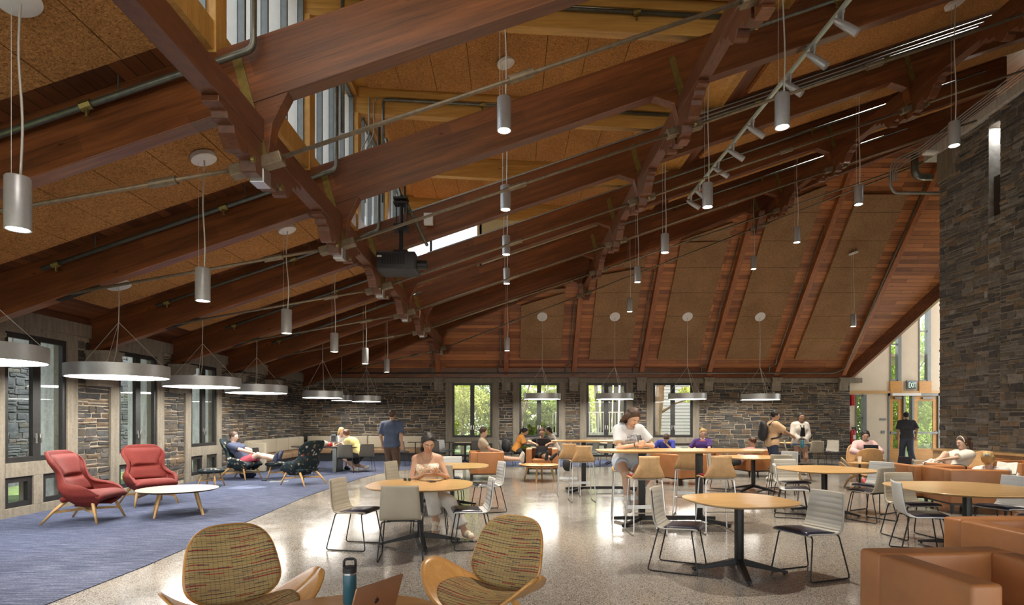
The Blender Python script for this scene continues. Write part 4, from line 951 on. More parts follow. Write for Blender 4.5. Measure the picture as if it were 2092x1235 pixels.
# big trunk in the fourth window
t = thing('old_tree', 'thick peeling tree trunk outside the fourth back window with pale green leaves', 'tree', (6.35, 25.4, -.1))
k = MB(); k.tube([(-.12, 0, 0), (0, 0, .8), (.05, 0, 1.8), (.16, 0, 2.6), (.22, 0, 3.6), (.3, 0, 5)], [.27, .22, .20, .19, .15, .1], 12)
k.tube([(.05, 0, 1.9), (-.3, .1, 3.0), (-.5, .1, 4.4)], [.13, .10, .07], 8); k.tube([(.16, 0, 1.9), (.9, .1, 2.35), (1.7, .2, 2.6)], [.06, .04, .02], 6); k.tube([(.2, 0, 3.0), (.9, -.1, 3.6), (1.6, -.2, 3.9)], [.07, .05, .02], 6)
k.build('trunk', 'bark', t, smooth=True)
leaves(random.Random(5), [((1.5, .1, 2.75), .55, .6), ((.9, 0, 3.6), .7, .6), ((-.7, .1, 3.6), .6, .7), ((1.9, .2, 2.2), .3, .7)], 1700, .09).build('foliage', 'leaf_y', t, fix=False)
# clapboard building and bench
M['clap'] = plain('white_clapboard', (.52, .53, .54), .7, var=.05)
t = thing('clapboard_house', 'pale grey clapboard house beyond the fourth back window', 'building', (9.4, 31, -.1))
b = MB()
for i in range(30): b.prism([(0, i * .17), (-.03, i * .17), (0, i * .17 + .17)], -2.1, 2.6, 'x'); 
b.box(-2.1, 2.6, .001, 3, 0, 5.1); b.build('wall', 'clap', t)
b = MB(); b.box(.85, 2.2, -.05, .02, .9, 3.6); b.build('window', 'frame', t); b = MB(); b.box(.80, .88, -.09, 0, 0, 5.1); b.build('corner_board', 'white', t)
t = thing('garden_bench', 'pale wooden slatted bench outside the fourth back window', 'bench', (7.7, 27.3, -.1))
b = MB(); b.box(-.9, .9, -.25, .25, .42, .46); b.build('seat', 'ashtop', t)
b = MB()
for i in range(14): b.box(-.9 + i * .135, -.86 + i * .135, .2, .24, .46, .85)
b.box(-.9, .9, .19, .25, .85, .91); b.build('backrest', 'ashtop', t)
for x in (-.85, .85):
    for y in (-.22, .22): q = MB(); q.box(x - .03, x + .03, y - .03, y + .03, 0, .42); q.build('leg', 'ashtop', t)
# canopy with leaning dark columns and a picket fence in the third window
t = thing('garden_canopy', 'timber canopy on leaning dark columns outside the third back window', 'canopy', (4.6, 30, -.1))
b = MB(); b.prism([(-1.9, 4.6), (2.2, 3.75), (2.2, 4.0), (-1.9, 4.85)], -1.5, 2.5); b.build('roof', 'pine', t)
for i, (x, lx) in enumerate(((-.75, -.35), (-.30, .12), (.30, .10), (.62, .42), (.95, .75), (1.3, 1.1))):
    b = MB(); b.bar((x + .25 * (i < 2), -.6 if i < 2 else .9, 0), (x if i < 2 else lx + .3, -.6 if i < 2 else .9, 4.0), .16 if i < 2 else .24, .16); b.build('column', 'alu' if i < 2 else 'frame', t)
t = thing('picket_fence', 'grey picket fence on a low wall outside the third back window', 'fence', (3.2, 27, -.1))
b = MB(); b.box(-1.2, 2.6, -.1, .1, 0, 1.05); b.build('base_wall', 'concrete_p', t)
b = MB(); b.box(-1.2, 2.6, -.02, .02, 1.95, 2.0)
for i in range(30): b.box(-1.2 + i * .13, -1.17 + i * .13, -.015, .015, 1.05, 2.0)
b.build('pickets', 'white', t)
# left: neighbouring wing in bluish stone and the pale reveals of the windows
lw = MB(); lw.box(-12.6, -12.2, 4, 26, -.1, 4.6); struct(lw.build('wall_wing', plain('wing_mortar', (.065, .07, .075), .95, var=.3)))
st = MB(); masonry(st, [(4, 26, 0, 4.6, lambda a, z, d: Vector((-12.2 + d, a, z)))], 'out', random.Random(3), hs=(.14, .3), ls=(.3, .9)); struct(st.build('wall_wing_stonework', 'stone', fix=False))
for i, (ya, yb) in enumerate(zip(TYA, TYA[1:])):
    if yb < 8: continue
    a, b = ya + .44, yb - .44; s = MB(); s.box(XL - .62, XL - .2, b - .25, b + .1, -.1, 3.4); s.box(XL - .62, XL - .2, a - .1, a + .25, -.1, 3.4); struct(s.build('trim_%d' % (50 + i), 'concrete_p'))
tree('garden_tree', 'green shrub outside the nearest left window in front of the stone wing', 'shrub', -11.6, 11.6, 2.0, .45, 77, 'leaf_g', 600, .06, .04, low=.5)
# beyond the exit doors
for i, (x, y, h, r) in enumerate(((20.5, 31, 6, 2.4), (23.5, 34, 7, 2.8), (27, 37.5, 8, 3.2))): tree('garden_tree', 'tree seen through the glass of the exit doors, ' + ['nearest', 'middle', 'farthest'][i] + ' of three', 'tree', x, y, h, r, 140 + i, 'leaf_g', 4200, .13, low=.1)
for i, (x, y, h, r) in enumerate(((15.4, 27.5, 3.6, 1.3), (17.3, 26.6, 3.2, 1.2), (13.8, 27.0, 3.0, 1.0))): tree('garden_shrub', 'green shrub outside beyond the exit doors, ' + ['middle', 'right', 'left'][i] + ' one', 'shrub', x, y, h, r, 120 + i, 'leaf_g', 2600, .09, low=.12)
tree('garden_tree', 'green tree outside the exit doors', 'tree', 17.5, 29, 6, 2.0, 78, 'leaf_g', 3000, .12, low=.1)
tree('garden_tree', 'yellow green tree outside the slim exit window', 'tree', 14.5, 30, 6, 2.0, 79, 'leaf_y', 2400, .13, low=.15)
st = MB(); st.box(13.2, 14.0, 24.2, 24.6, -.1, 2.9); o = struct(st.build('wall_porch', 'mortar_d')); st = MB(); masonry(st, [(13.2, 14.0, 0, 2.9, lambda a, z, d: Vector((a, 24.2 - d, z)))], 'out', random.Random(4)); struct(st.build('wall_porch_stonework', 'stone', fix=False))
struct(MB().box(13.0, 17.5, 22.9, 27, 4.0, 4.1).build('ceiling_porch', 'cream'))
for x in (15.6, 16.9): tag(MB().box(x - .06, x + .06, 25.2, 25.32, -.1, 4).build('porch_post', 'alu'), 'grey porch post outside the exit doors, ' + ('left' if x < 16 else 'right') + ' one', 'post')
# ------------------------------------------------------------------ shell side chair on a black sled base
def smoothline(pts, n):
    """Catmull-Rom through points"""
    P = [Vector(p) for p in pts]; P = [P[0] * 2 - P[1]] + P + [P[-1] * 2 - P[-2]]; out = []
    for i in range(1, len(P) - 2):
        for k in range(n):
            t = k / n; a, b, c, d = P[i - 1:i + 3]
            out.append(.5 * ((2 * b) + (c - a) * t + (2 * a - 5 * b + 4 * c - d) * t * t + (3 * b - a - 3 * c + d) * t ** 3))
    out.append(P[-2]); return out
def shell_profile(): return smoothline([(0, -.225, .437), (0, -.20, .450), (0, -.05, .446), (0, .09, .440), (0, .165, .452), (0, .205, .50), (0, .235, .60), (0, .262, .72), (0, .285, .83)], 5)
_sp = shell_profile()
def chair_w(z): return .232 - .004 if z < .455 else .228 - .028 * max(0, min(1, (z - .455) / .375))
def side_chair(mat, padmat='pad'):
    t = thing('side_chair', '-', 'chair')
    def S(off, s0=0.0, s1=1.0, inset=0.0):
        n = len(_sp) - 1
        def fn(a, b):
            q = (s0 + (s1 - s0) * a) * n; i = min(n - 1, int(q)); p = _sp[i].lerp(_sp[i + 1], q - i)
            d = (_sp[min(n, i + 1)] - _sp[max(0, i)]).normalized(); nr = Vector((0, -d.z, d.y)); w = chair_w(p.z) - inset; x = (b * 2 - 1)
            cur = max(0, (p.z - .46)) * .10 * x * x
            return Vector((x * w, p.y - cur, p.z)) + nr * off(q / n, x)
        return fn
    b = MB(); b.grid(S(lambda a, x: 0), 40, 8); b.build('shell', mat, t, smooth=True, thick=.013)
    b = MB(); b.grid(S(lambda a, x: .012 + .016 * (1 - x ** 6) * min(1, 8 * min(a - .02, .40 - a + .001) if a < .4 else 0), .02, .40, .012), 16, 8); b.build('seat_pad', padmat, t, smooth=True, thick=.006)
    b = MB(); b.grid(S(lambda a, x: .0105 + .0035 * abs(math.sin((a - .52) * 8 / .46 * PI)) ** .45, .52, .985, .010), 54, 6); b.build('back_quilt', mat, t, smooth=True)
    for s in (-1, 1):
        b = MB(); pts = rounded([(s * .10, -.165, .428), (s * .205, -.165, .428), (s * .245, -.235, .008), (s * .245, .265, .008), (s * .205, .165, .428), (s * .10, .165, .428)], .035, 5)
        b.tube(pts, .0075, 8); b.build('sled_leg', 'black', t, smooth=True)
    b = MB(); b.bar((-.15, -.12, .428), (.15, -.12, .428), .05, .014); b.bar((-.15, .12, .428), (.15, .12, .428), .05, .014); b.bar((0, -.14, .425), (0, .14, .425), .16, .012); b.build('seat_frame', 'blackp', t)
    return t
_chairs = {}
def chair(mat, x, y, rz, label, group):
    if mat not in _chairs: t = side_chair(mat); _chairs[mat] = t; t.location = (x, y, 0); t.rotation_euler = (0, 0, R(rz)); return tag(t, label, 'chair', group)
    return dup(_chairs[mat], (x, y, 0), R(rz), label, group)

# ------------------------------------------------------------------ round-cornered table
def superell(a, b, n, k=64):
    out = []
    for i in range(k):
        t = i / k * 2 * PI; c, s = math.cos(t), math.sin(t)
        out.append((a * abs(c) ** (2 / n) * (1 if c >= 0 else -1), b * abs(s) ** (2 / n) * (1 if s >= 0 else -1)))
    return out
def tabletop(a, b, n, z, th=.028, mat='oak', parent=None, rz=0):
    mb = MB(); o = superell(a, b, n); i = [(x * (1 - .035 / a), y * (1 - .035 / b)) for x, y in o]
    rings = [[Vector((x, y, z - th)) for x, y in i], [Vector((x, y, z - th * .25)) for x, y in o], [Vector((x, y, z - .003)) for x, y in o], [Vector((x * .997, y * .997, z)) for x, y in o]]
    mb.loft(rings, True, True); r = mb.build('tabletop', mat, parent, auto=35); r.rotation_euler = (0, 0, rz); return r
def cafe_table(x, y, w, label, rz=0, h=.74, n=2.7, arms=.44, mat='oak', group='rounded oak tables', rb=40, wy=None):
    t = thing('cafe_table', label, 'table', (x, y, 0), R(rz), group)
    tabletop(w / 2, (wy or w) / 2, n, h, mat=mat, parent=t)
    c = MB(); c.rbox(-.036, .036, -.036, .036, .09, h - .03, .012); c.box(-.16, .16, -.16, .16, h - .045, h - .029); c.build('column', 'black', t, auto=40)
    for k in range(4):
        a = R(rb) + k * PI / 2; d = Vector((math.cos(a), math.sin(a), 0)); s = Vector((-d.y, d.x, 0)); b = MB()
        r0 = [d * .02 + s * q * .034 + Vector((0, 0, z)) for q, z in ((-1, .08), (1, .08), (1, .145), (-1, .145))]
        r1 = [d * arms + s * q * .024 + Vector((0, 0, z)) for q, z in ((-1, .012), (1, .012), (1, .036), (-1, .036))]
        b.loft([r0, r1], True, True); b.cyl(d * (arms - .03) + Vector((0, 0, .0)), d * (arms - .03) + Vector((0, 0, .014)), .012, seg=8); b.build('foot', 'black', t, bevel=.004)
    return t
cafe = 'side chairs at the oak tables'
T1 = (-1.11, 7.36)
cafe_table(*T1, 1.30, 'rounded oak table in front of the woman in the flowered top, phone on it', rb=15, arms=.50)
T2 = (-1.0, 10.35); cafe_table(*T2, 1.28, 'rounded oak table behind the woman in the flowered top, top washed with window light', rb=35, arms=.48)
T3 = (2.33, 5.95); cafe_table(*T3, 1.02, 'front rounded oak table right of centre, two light grey chairs at it', rb=-22, arms=.46, n=2.9, rz=12)
T4 = (5.18, 9.65); cafe_table(*T4, 1.42, 'rounded oak table in the right middle with four chairs round it', rb=38, arms=.52, n=2.8, rz=8)
T5 = (5.30, 12.75); cafe_table(*T5, 1.35, 'rounded oak table farther back in the right middle, behind the long bar table', rb=38, arms=.5)
T6 = (5.42, 6.95); cafe_table(*T6, 1.55, 'rounded oak table at the right edge beside the leather armchairs', rb=30, arms=.52, n=2.8)
T7 = (10.05, 20.6); cafe_table(*T7, 1.25, 'rounded oak table by the stone wall behind the woman in the white cardigan', rb=30)
sc = [('shell_t', -1.86, 7.15, 78, 'taupe chair on the left side of the flowered-top woman’s table, seen from its side'),
      ('shell_t', -1.21, 6.62, 186, 'taupe chair with its plain back to us, in front of the flowered-top woman’s table'),
      ('shell_l', -.46, 7.18, -80, 'light grey chair seen side-on at the right of the flowered-top woman’s table'),
      ('shell_t', -1.10, 8.12, 4, 'chair the woman in the flowered top sits on'),
      ('shell_t', -1.80, 10.0, 70, 'taupe chair with a ribbed back just left of the flowered-top woman'),
      ('shell_l', -.36, 9.95, -72, 'light grey chair seen side-on behind and right of the flowered-top woman'),
      ('shell_t', -1.08, 9.60, 175, 'taupe chair mostly hidden behind the flowered-top woman, back to us'),
      ('shell_l', -1.12, 11.15, 0, 'pale chair facing us on the far side of the window-lit oak table'),
      ('shell_w', 1.77, 6.12, 62, 'light grey chair on the left of the front right oak table, navy seat toward us'),
      ('shell_w', 2.98, 5.85, -70, 'light grey chair on the right of the front right oak table, ribbed back visible'),
      ('shell_l', 4.53, 9.40, 66, 'light grey chair on the left of the right middle table'),
      ('shell_t', 5.55, 9.02, 205, 'taupe chair with its back to us, in front of the right middle table'),
      ('shell_w', 5.00, 10.38, 2, 'grey chair facing us on the far side of the right middle table'),
      ('shell_l', 6.10, 9.85, -62, 'light grey chair on the right of the right middle table'),
      ('shell_t', 5.68, 12.20, 150, 'taupe chair with its back to us at the farther right table'),
      ('shell_w', 4.62, 12.85, 60, 'grey chair on the left of the farther right table, behind a bar stool'),
      ('shell_l', 6.1, 13.1, -60, 'small light grey chair on the right of the farther right table'),
      ('shell_l', 4.78, 6.82, 70, 'light grey chair on the left of the right edge table, back toward us'),
      ('shell_t', 5.30, 7.72, 5, 'taupe chair facing us on the far side of the right edge table'),
      ('shell_t', 6.02, 6.52, -112, 'taupe chair with its back to us at the right picture edge'),
      ('shell_l', 6.25, 7.42, -75, 'light grey chair at the right picture edge, just below the open book'),
      ('shell_t', 9.35, 20.2, 75, 'left one of two taupe chairs between the backpack man and the cardigan woman'),
      ('shell_t', 9.60, 19.85, 65, 'right one of two taupe chairs between the backpack man and the cardigan woman'),
      ('shell_t', 10.25, 19.75, 178, 'taupe chair with its back to us just right of the woman in the white cardigan'),
      ('shell_t', 10.95, 20.1, -60, 'taupe chair farthest right at the table by the stone wall'),
      ('shell_l', -2.20, 20.6, 60, 'pale chair side-on under the leftmost back window'),
      ('shell_d', -1.05, 20.3, 172, 'dark chair with its back to us under the leftmost back window'),
      ('shell_d', -.05, 19.6, 80, 'green grey chair behind the orange-shirted woman, left one of two'),
      ('shell_d', 2.65, 19.3, -70, 'dark chair behind the bar stools under the third back window, left one'),
      ('shell_d', 3.15, 19.6, -75, 'dark chair behind the bar stools under the third back window, right one'),
      ('shell_d', -5.60, 16.1, -75, 'dark chair at the corner table behind the empty printed armchair'),
      ('shell_d', -4.75, 17.0, -165, 'dark chair with its back to us, left of the yellow-shirted man'),
      ('shell_d', -4.28, 17.5, 205, 'dark chair the yellow-shirted man sits on'),
      ('shell_d', -3.62, 19.6, 172, 'dark chair half hidden behind the walking man, left side'),
      ('shell_d', -2.55, 19.7, 185, 'dark chair just right of the walking man')]
for a in sc: chair(*a, 'side chairs')
# small tables by the back wall
cafe_table(-1.55, 20.75, .75, 'small table with a pale top under the leftmost back window', mat='ashtop', group='small tables by the back wall', arms=.3)
cafe_table(.95, 19.6, 1.15, 'dark table between the two women under the second back window', mat='darktop', group='small tables by the back wall', arms=.4)
cafe_table(3.6, 20.3, .9, 'small pale table under the third back window behind the stools', mat='ashtop', group='small tables by the back wall', arms=.35)

# ------------------------------------------------------------------ bar tables and stools
def bar_table(x, y, L_, W, h, cols, label, rz=0, lean=0):
    t = thing('bar_table', label, 'bar table', (x, y, 0), R(rz), 'tall oak bar tables')
    tabletop(L_ / 2, W / 2, 3.2, h, .034, 'oak', t)
    for c in cols: b = MB(); b.rbox(c - .045, c + .045, -.045, .045, .07, h - .03, .008); b.box(c - .2, c + .2, -.12, .12, h - .045, h - .033); b.build('column', 'black', t, auto=40)
    b = MB(); b.bar((cols[0], 0, .09), (cols[-1], 0, .09), .06, .06); b.build('floor_bar', 'black', t, bevel=.004)
    for c, s in ((cols[0], -1), (cols[-1], 1)):
        for q in (-1, 1): b = MB(); b.bar((c, 0, .09), (c + s * .34, q * .34, .03), .055, .05); b.build('foot', 'black', t, bevel=.004)
    return t
bar_table(2.52, 8.72, 2.45, .85, 1.10, (-.55, .30), 'long tall oak bar table the woman in the grey T-shirt leans on')
bar_table(1.95, 12.6, 2.1, .8, 1.10, (-.35, .55), 'farther tall oak bar table behind, two stools tucked at its left')
def bar_stool():
    t = thing('bar_stool', '-', 'bar stool'); b = MB()
    pr = smoothline([(0, -.20, .748), (0, -.15, .765), (0, .04, .757), (0, .125, .765), (0, .17, .81), (0, .195, .90), (0, .215, 1.06)], 5); n = len(pr) - 1
    def wd(z): return .215 if z < .77 else .225 - .075 * min(1, (z - .77) / .16) + (.0 if z < .93 else -.010)
    def fn(a, q):
        i = min(n - 1, int(a * n)); p = pr[i].lerp(pr[i + 1], a * n - i); x = q * 2 - 1; w = wd(p.z); return Vector((x * w, p.y - max(0, p.z - .78) * .12 * x * x, p.z))
    b.grid(fn, 30, 8); b.build('shell', 'oakv', t, smooth=True, thick=.014)
    b = MB(); b.rbox(-.195, .195, -.185, .10, .768, .792, .012); b.build('seat_pad', 'seatred', t, auto=40)
    for s in (-1, 1):
        b = MB(); b.tube(rounded([(s * .12, -.16, .740), (s * .185, -.16, .740), (s * .225, -.225, .010), (s * .225, .245, .010), (s * .19, .13, .740), (s * .12, .13, .740)], .03, 4), .0095, 8); b.build('leg_loop', 'steel', t, smooth=True)
    b = MB(); b.bar((-.208, -.20, .325), (.208, -.20, .325), .006, .05); b.build('footrest', 'steel', t)
    b = MB(); b.cyl((-.21, .19, .30), (.21, .19, .30), .008, seg=8); b.build('cross_bar', 'steel', t, auto=40); b = MB(); b.cyl((-.19, .13, .742), (.19, .13, .742), .009, seg=8); b.build('seat_bar', 'steel', t, auto=40)
    return t
bs0 = bar_stool(); g_ = 'wood shell bar stools'
for i, (x, y, rz, l) in enumerate([(1.38, 11.15, 183, 'front one of the two overlapping oak bar stools left of the standing-height tables'), (1.22, 12.05, 178, 'rear one of the two overlapping oak bar stools, mostly hidden'),
                                   (1.86, 8.02, 183, 'bar stool with its back to us just right of the woman in grey'), (2.86, 8.10, 180, 'bar stool with its back to us under the bar table’s right half'),
                                   (2.92, 9.55, 158, 'oak bar stool on the far side of the long bar table'), (1.85, 9.28, -8, 'oak bar stool the woman in the grey T-shirt sits on')]):
    if i == 0: bs0.location = (x, y, 0); bs0.rotation_euler = (0, 0, R(rz)); tag(bs0, l, 'bar stool', g_)
    else: dup(bs0, (x, y, 0), R(rz), l, g_)

# ------------------------------------------------------------------ leather cube armchair
def cube_chair():
    t = thing('leather_armchair', '-', 'armchair'); W, D, H = .45, .43, .72
    for s in (-1, 1): b = MB(); x0, x1 = sorted((s * W, s * (W - .17))); b.rbox(x0, x1, -D, D - .18, .17, H, .022); b.build('arm', 'leather', t, auto=40)
    b = MB(); b.rbox(-W, W, D - .19, D, .17, H + .002, .024); b.build('backrest', 'leather', t, auto=40)
    b = MB(); b.rbox(-W + .165, W - .165, -D + .01, D - .17, .30, .44, .04, 4); b.build('seat_cushion', 'leather', t, auto=50)
    b = MB(); b.box(-W + .15, W - .15, -D + .02, D - .15, .17, .31); b.build('seat_base', 'leather', t)
    b = MB(); b.box(-W + .02, W - .02, -D + .02, D - .02, .145, .17); b.build('base_frame', 'black', t)
    for x in (-W + .05, W - .05):
        for y in (-D + .05, D - .05): b = MB(); b.loft([[(x + a * .013, y + c * .013, 0) for a, c in ((-1, -1), (1, -1), (1, 1), (-1, 1))], [(x + a * .022, y + c * .022, .15) for a, c in ((-1, -1), (1, -1), (1, 1), (-1, 1))]], True, True); b.build('leg', 'black', t)
    return t
lc0 = cube_chair(); g_ = 'cognac leather armchairs'
for i, (x, y, rz, l) in enumerate([(2.74, 3.40, 4, 'nearest brown leather armchair, cut by the bottom right corner'), (4.18, 4.62, 2, 'brown leather armchair at the right edge, second nearest'),
        (-.60, 15.3, 96, 'brown leather armchair side-on with a boy in a beige T-shirt lounging in it'), (.95, 16.9, -4, 'brown leather armchair facing us with a boy holding a laptop, legs up'),
        (4.15, 14.2, -152, 'brown leather armchair seen from its rear corner under the bar table edge'), (4.55, 17.0, -10, 'brown leather armchair of the boy in the blue T-shirt'), (5.55, 16.6, -20, 'brown leather armchair of the curly blond boy'),
        (6.75, 16.2, -80, 'brown leather armchair beside the backpack man, its back to the right'),
        (7.70, 10.9, 178, 'brown leather armchair back near the right, below the reading girl with the headband'), (7.75, 10.0, 172, 'brown leather armchair the blond reading woman sits in, back to us'),
        (10.1, 12.75, -90, 'brown leather armchair by the ledge, just behind the headband girl'), (10.1, 11.55, -90, 'brown leather armchair farthest right by the ledge')]):
    if i == 0: lc0.location = (x, y, 0); lc0.rotation_euler = (0, 0, R(rz)); tag(lc0, l, 'armchair', g_)
    else: dup(lc0, (x, y, 0), R(rz), l, g_)

# ------------------------------------------------------------------ wing lounge chairs
def wing_chair(mat):
    t = thing('wing_chair', '-', 'lounge chair')
    Z = [.24, .32, .42, .52, .62, .75, .90, 1.06]
    def hull(z):   # half width, rear line, depth of the rounded back, reach of the arms
        return [float(np.interp(z, Z, c)) for c in ([.17, .27, .335, .355, .28, .25, .345, .28], [.02, .13, .205, .255, .30, .355, .42, .485], [.16, .17, .16, .15, .14, .17, .20, .12], [.10, .30, .42, .40, .2, .1, .1, .1])]
    def top(q):    # height of the rim from the middle of the back (0) to the arm fronts (1)
        return float(np.interp(abs(q), [0, .22, .32, .38, .44, .52, .64, .82, .94, 1], [1.06, 1.055, 1.0, .88, .70, .60, .575, .555, .50, .42]))
    def fn(a, qq):
        q = qq * 2 - 1; h = top(q); z = .24 + (h - .24) * a; W, yb, D, Lf = hull(z); s = math.copysign(1, q); m = abs(q)
        if m < .42:
            g = m / .42 * PI / 2; x = s * W * math.sin(g) ** .8; y = yb - D * (1 - math.cos(g))
        else:
            e = (m - .42) / .58; x = s * W * (1 - .10 * e * e); y = yb - D - e * Lf * (1.0 if z < .62 else 1.0)
        return Vector((x, y, z))
    b = MB(); b.grid(fn, 22, 60); o = b.build('shell', mat, t, smooth=True, thick=.05, sub=1)
    b = MB()
    def base(a, q): W, yb, D, Lf = hull(.27); x = (q * 2 - 1); return Vector((x * W * (1 - .2 * (1 - a)), -.30 + a * (yb + .28), .245 + .14 * (1 - a) ** 2 + .02 * x * x))
    b.grid(base, 10, 8); b.build('seat_base', mat, t, smooth=True, thick=.04)
    b = MB()
    def cu(a, q):
        x = q * 2 - 1; u = (1 - abs(x) ** 8) * (1 - abs(2 * a - 1) ** 10); return Vector((x * (.315 - .03 * a), -.40 + .60 * a, .385 - .055 * a + .065 * u - .03 * (1 - a) ** 6))
    b.grid(cu, 16, 14); b.build('seat_cushion', mat, t, smooth=True, thick=.09, sub=1)
    b = MB()
    def bc(a, q):
        x = q * 2 - 1; z = .44 + .56 * a; W, yb, D, Lf = hull(z); u = (1 - abs(x) ** 6) * (1 - abs(2 * a - 1) ** 12); g = .07 * (1 - .9 * math.exp(-((a - .42) / .05) ** 2)); return Vector((x * (W - .045), yb - .03 - .055 * x * x * 1.6 - g * u, z))
    b.grid(bc, 26, 12); b.build('back_cushion', mat, t, smooth=True)
    for x, y, xt, yt, zt_ in [(-.33, -.36, -.23, -.22, .36), (.33, -.36, .23, -.22, .36), (-.33, .44, -.22, .14, .34), (.33, .44, .22, .14, .34)]:
        b = MB(); b.tube([(x, y, 0), ((x + xt) / 2, (y + yt) / 2, .19), (xt, yt, zt_)], [.014, .022, .027], 10); b.build('leg', 'leg_oak', t, smooth=True)
    b = MB()
    for s in (-1, 1): b.bar((s * .285, -.30, .165), (s * .02, .03, .185), .024, .036); b.bar((s * .28, .30, .175), (s * .02, .03, .185), .024, .036)
    b.build('stretcher', 'leg_oak', t, bevel=.004)
    return t
g_ = 'red wing chairs'
rc = wing_chair('red'); rc.location = (-6.45, 8.98, 0); rc.rotation_euler = (0, 0, R(94)); rc.scale = (1.08, 1.0, 1.02); tag(rc, 'red wing chair nearest the left windows, turned right toward the coffee table', 'lounge chair', g_)
r2 = dup(rc, (-6.58, 10.75, 0), R(50), 'red wing chair farther back, facing us across the coffee table', g_)
g_ = 'flower printed wing chairs'
fc = wing_chair('floral'); fc.location = (-6.93, 15.2, 0); fc.rotation_euler = (0, 0, R(80)); fc.scale = (1.05, 1.0, 1.0); tag(fc, 'dark flower printed wing chair the man with the laptop lies back in', 'lounge chair', g_)
f2 = dup(fc, (-4.90, 13.95, 0), R(-118), 'empty dark flower printed wing chair with its back turned to us', g_)
def ottoman(x, y, label, first=None):
    if first: return dup(first, (x, y, 0), R(20), label, 'flower printed footstools')
    t = thing('footstool', label, 'footstool', (x, y, 0), 0, 'flower printed footstools')
    b = MB(); b.lathe([(.001, .33), (.20, .325), (.27, .345), (.285, .375), (.27, .405), (.2, .43), (.001, .44)], 32); b.build('cushion', 'floral', t, smooth=True)
    for k in range(4):
        a = PI / 4 + k * PI / 2; d = Vector((math.cos(a), math.sin(a), 0)); b = MB(); b.tube([d * .30, d * .24 + Vector((0, 0, .18)), d * .18 + Vector((0, 0, .335))], [.013, .018, .022], 8); b.build('leg', 'leg_oak', t, smooth=True)
    b = MB()
    for k in range(2): a = PI / 4 + k * PI / 2; d = Vector((math.cos(a), math.sin(a), 0)) * .25; b.bar(d + Vector((0, 0, .16)), -d + Vector((0, 0, .16)), .022, .03)
    b.build('stretcher', 'leg_oak', t); return t
o1 = ottoman(-6.82, 13.45, 'flower printed footstool standing by the farthest left window'); ottoman(-6.12, 15.45, 'flower printed footstool under the feet of the man with the laptop', o1)

# ------------------------------------------------------------------ round coffee tables
def coffee(x, y, r, h, label, mat='ashtop', legmat='leg_oak', tr=(.0, .0)):
    t = thing('coffee_table', label, 'coffee table', (x, y, 0), R(20), 'round coffee tables')
    b = MB(); b.lathe([(.001, h - .022), (r - .03, h - .022), (r, h - .006), (r, h - .001), (r - .004, h), (.001, h)], 56); b.build('tabletop', mat, t, auto=30)
    b = MB(); b.lathe([(.001, h - .028), (r - .035, h - .028), (r - .005, h - .010), (r - .003, h - .007), (.001, h - .007)], 56); b.build('edge_band', 'black', t, auto=30)
    for k in range(4):
        a = PI / 4 + k * PI / 2 + .2; d = Vector((math.cos(a), math.sin(a), 0)); b = MB(); b.tube([d * r * .80, d * r * .58 + Vector((0, 0, h - .025))], [.019, .028], 12); b.build('leg', legmat, t, smooth=False, auto=50)
    return t
coffee(-5.42, 9.62, .60, .42, 'round pale oak coffee table between the red wing chairs')
coffee(.76, 14.75, .50, .42, 'small round oak coffee table with two boys’ feet resting on it', 'honey')
coffee(7.35, 15.0, .42, .45, 'small dark topped table in front of the pink-shirted person', 'darktop')
t = thing('coffee_table', 'rounded pinkish table at the bottom edge holding a laptop and a bottle', 'coffee table', (-.88, 3.22, 0), 0, 'round coffee tables')
tabletop(.53, .48, 2.2, .45, .03, 'honey', t)
for k in range(4): a = PI / 4 + k * PI / 2; d = Vector((math.cos(a), math.sin(a), 0)); b = MB(); b.tube([d * .40, d * .30 + Vector((0, 0, .425))], [.018, .026], 12); b.build('leg', 'leg_oak', t, auto=50)

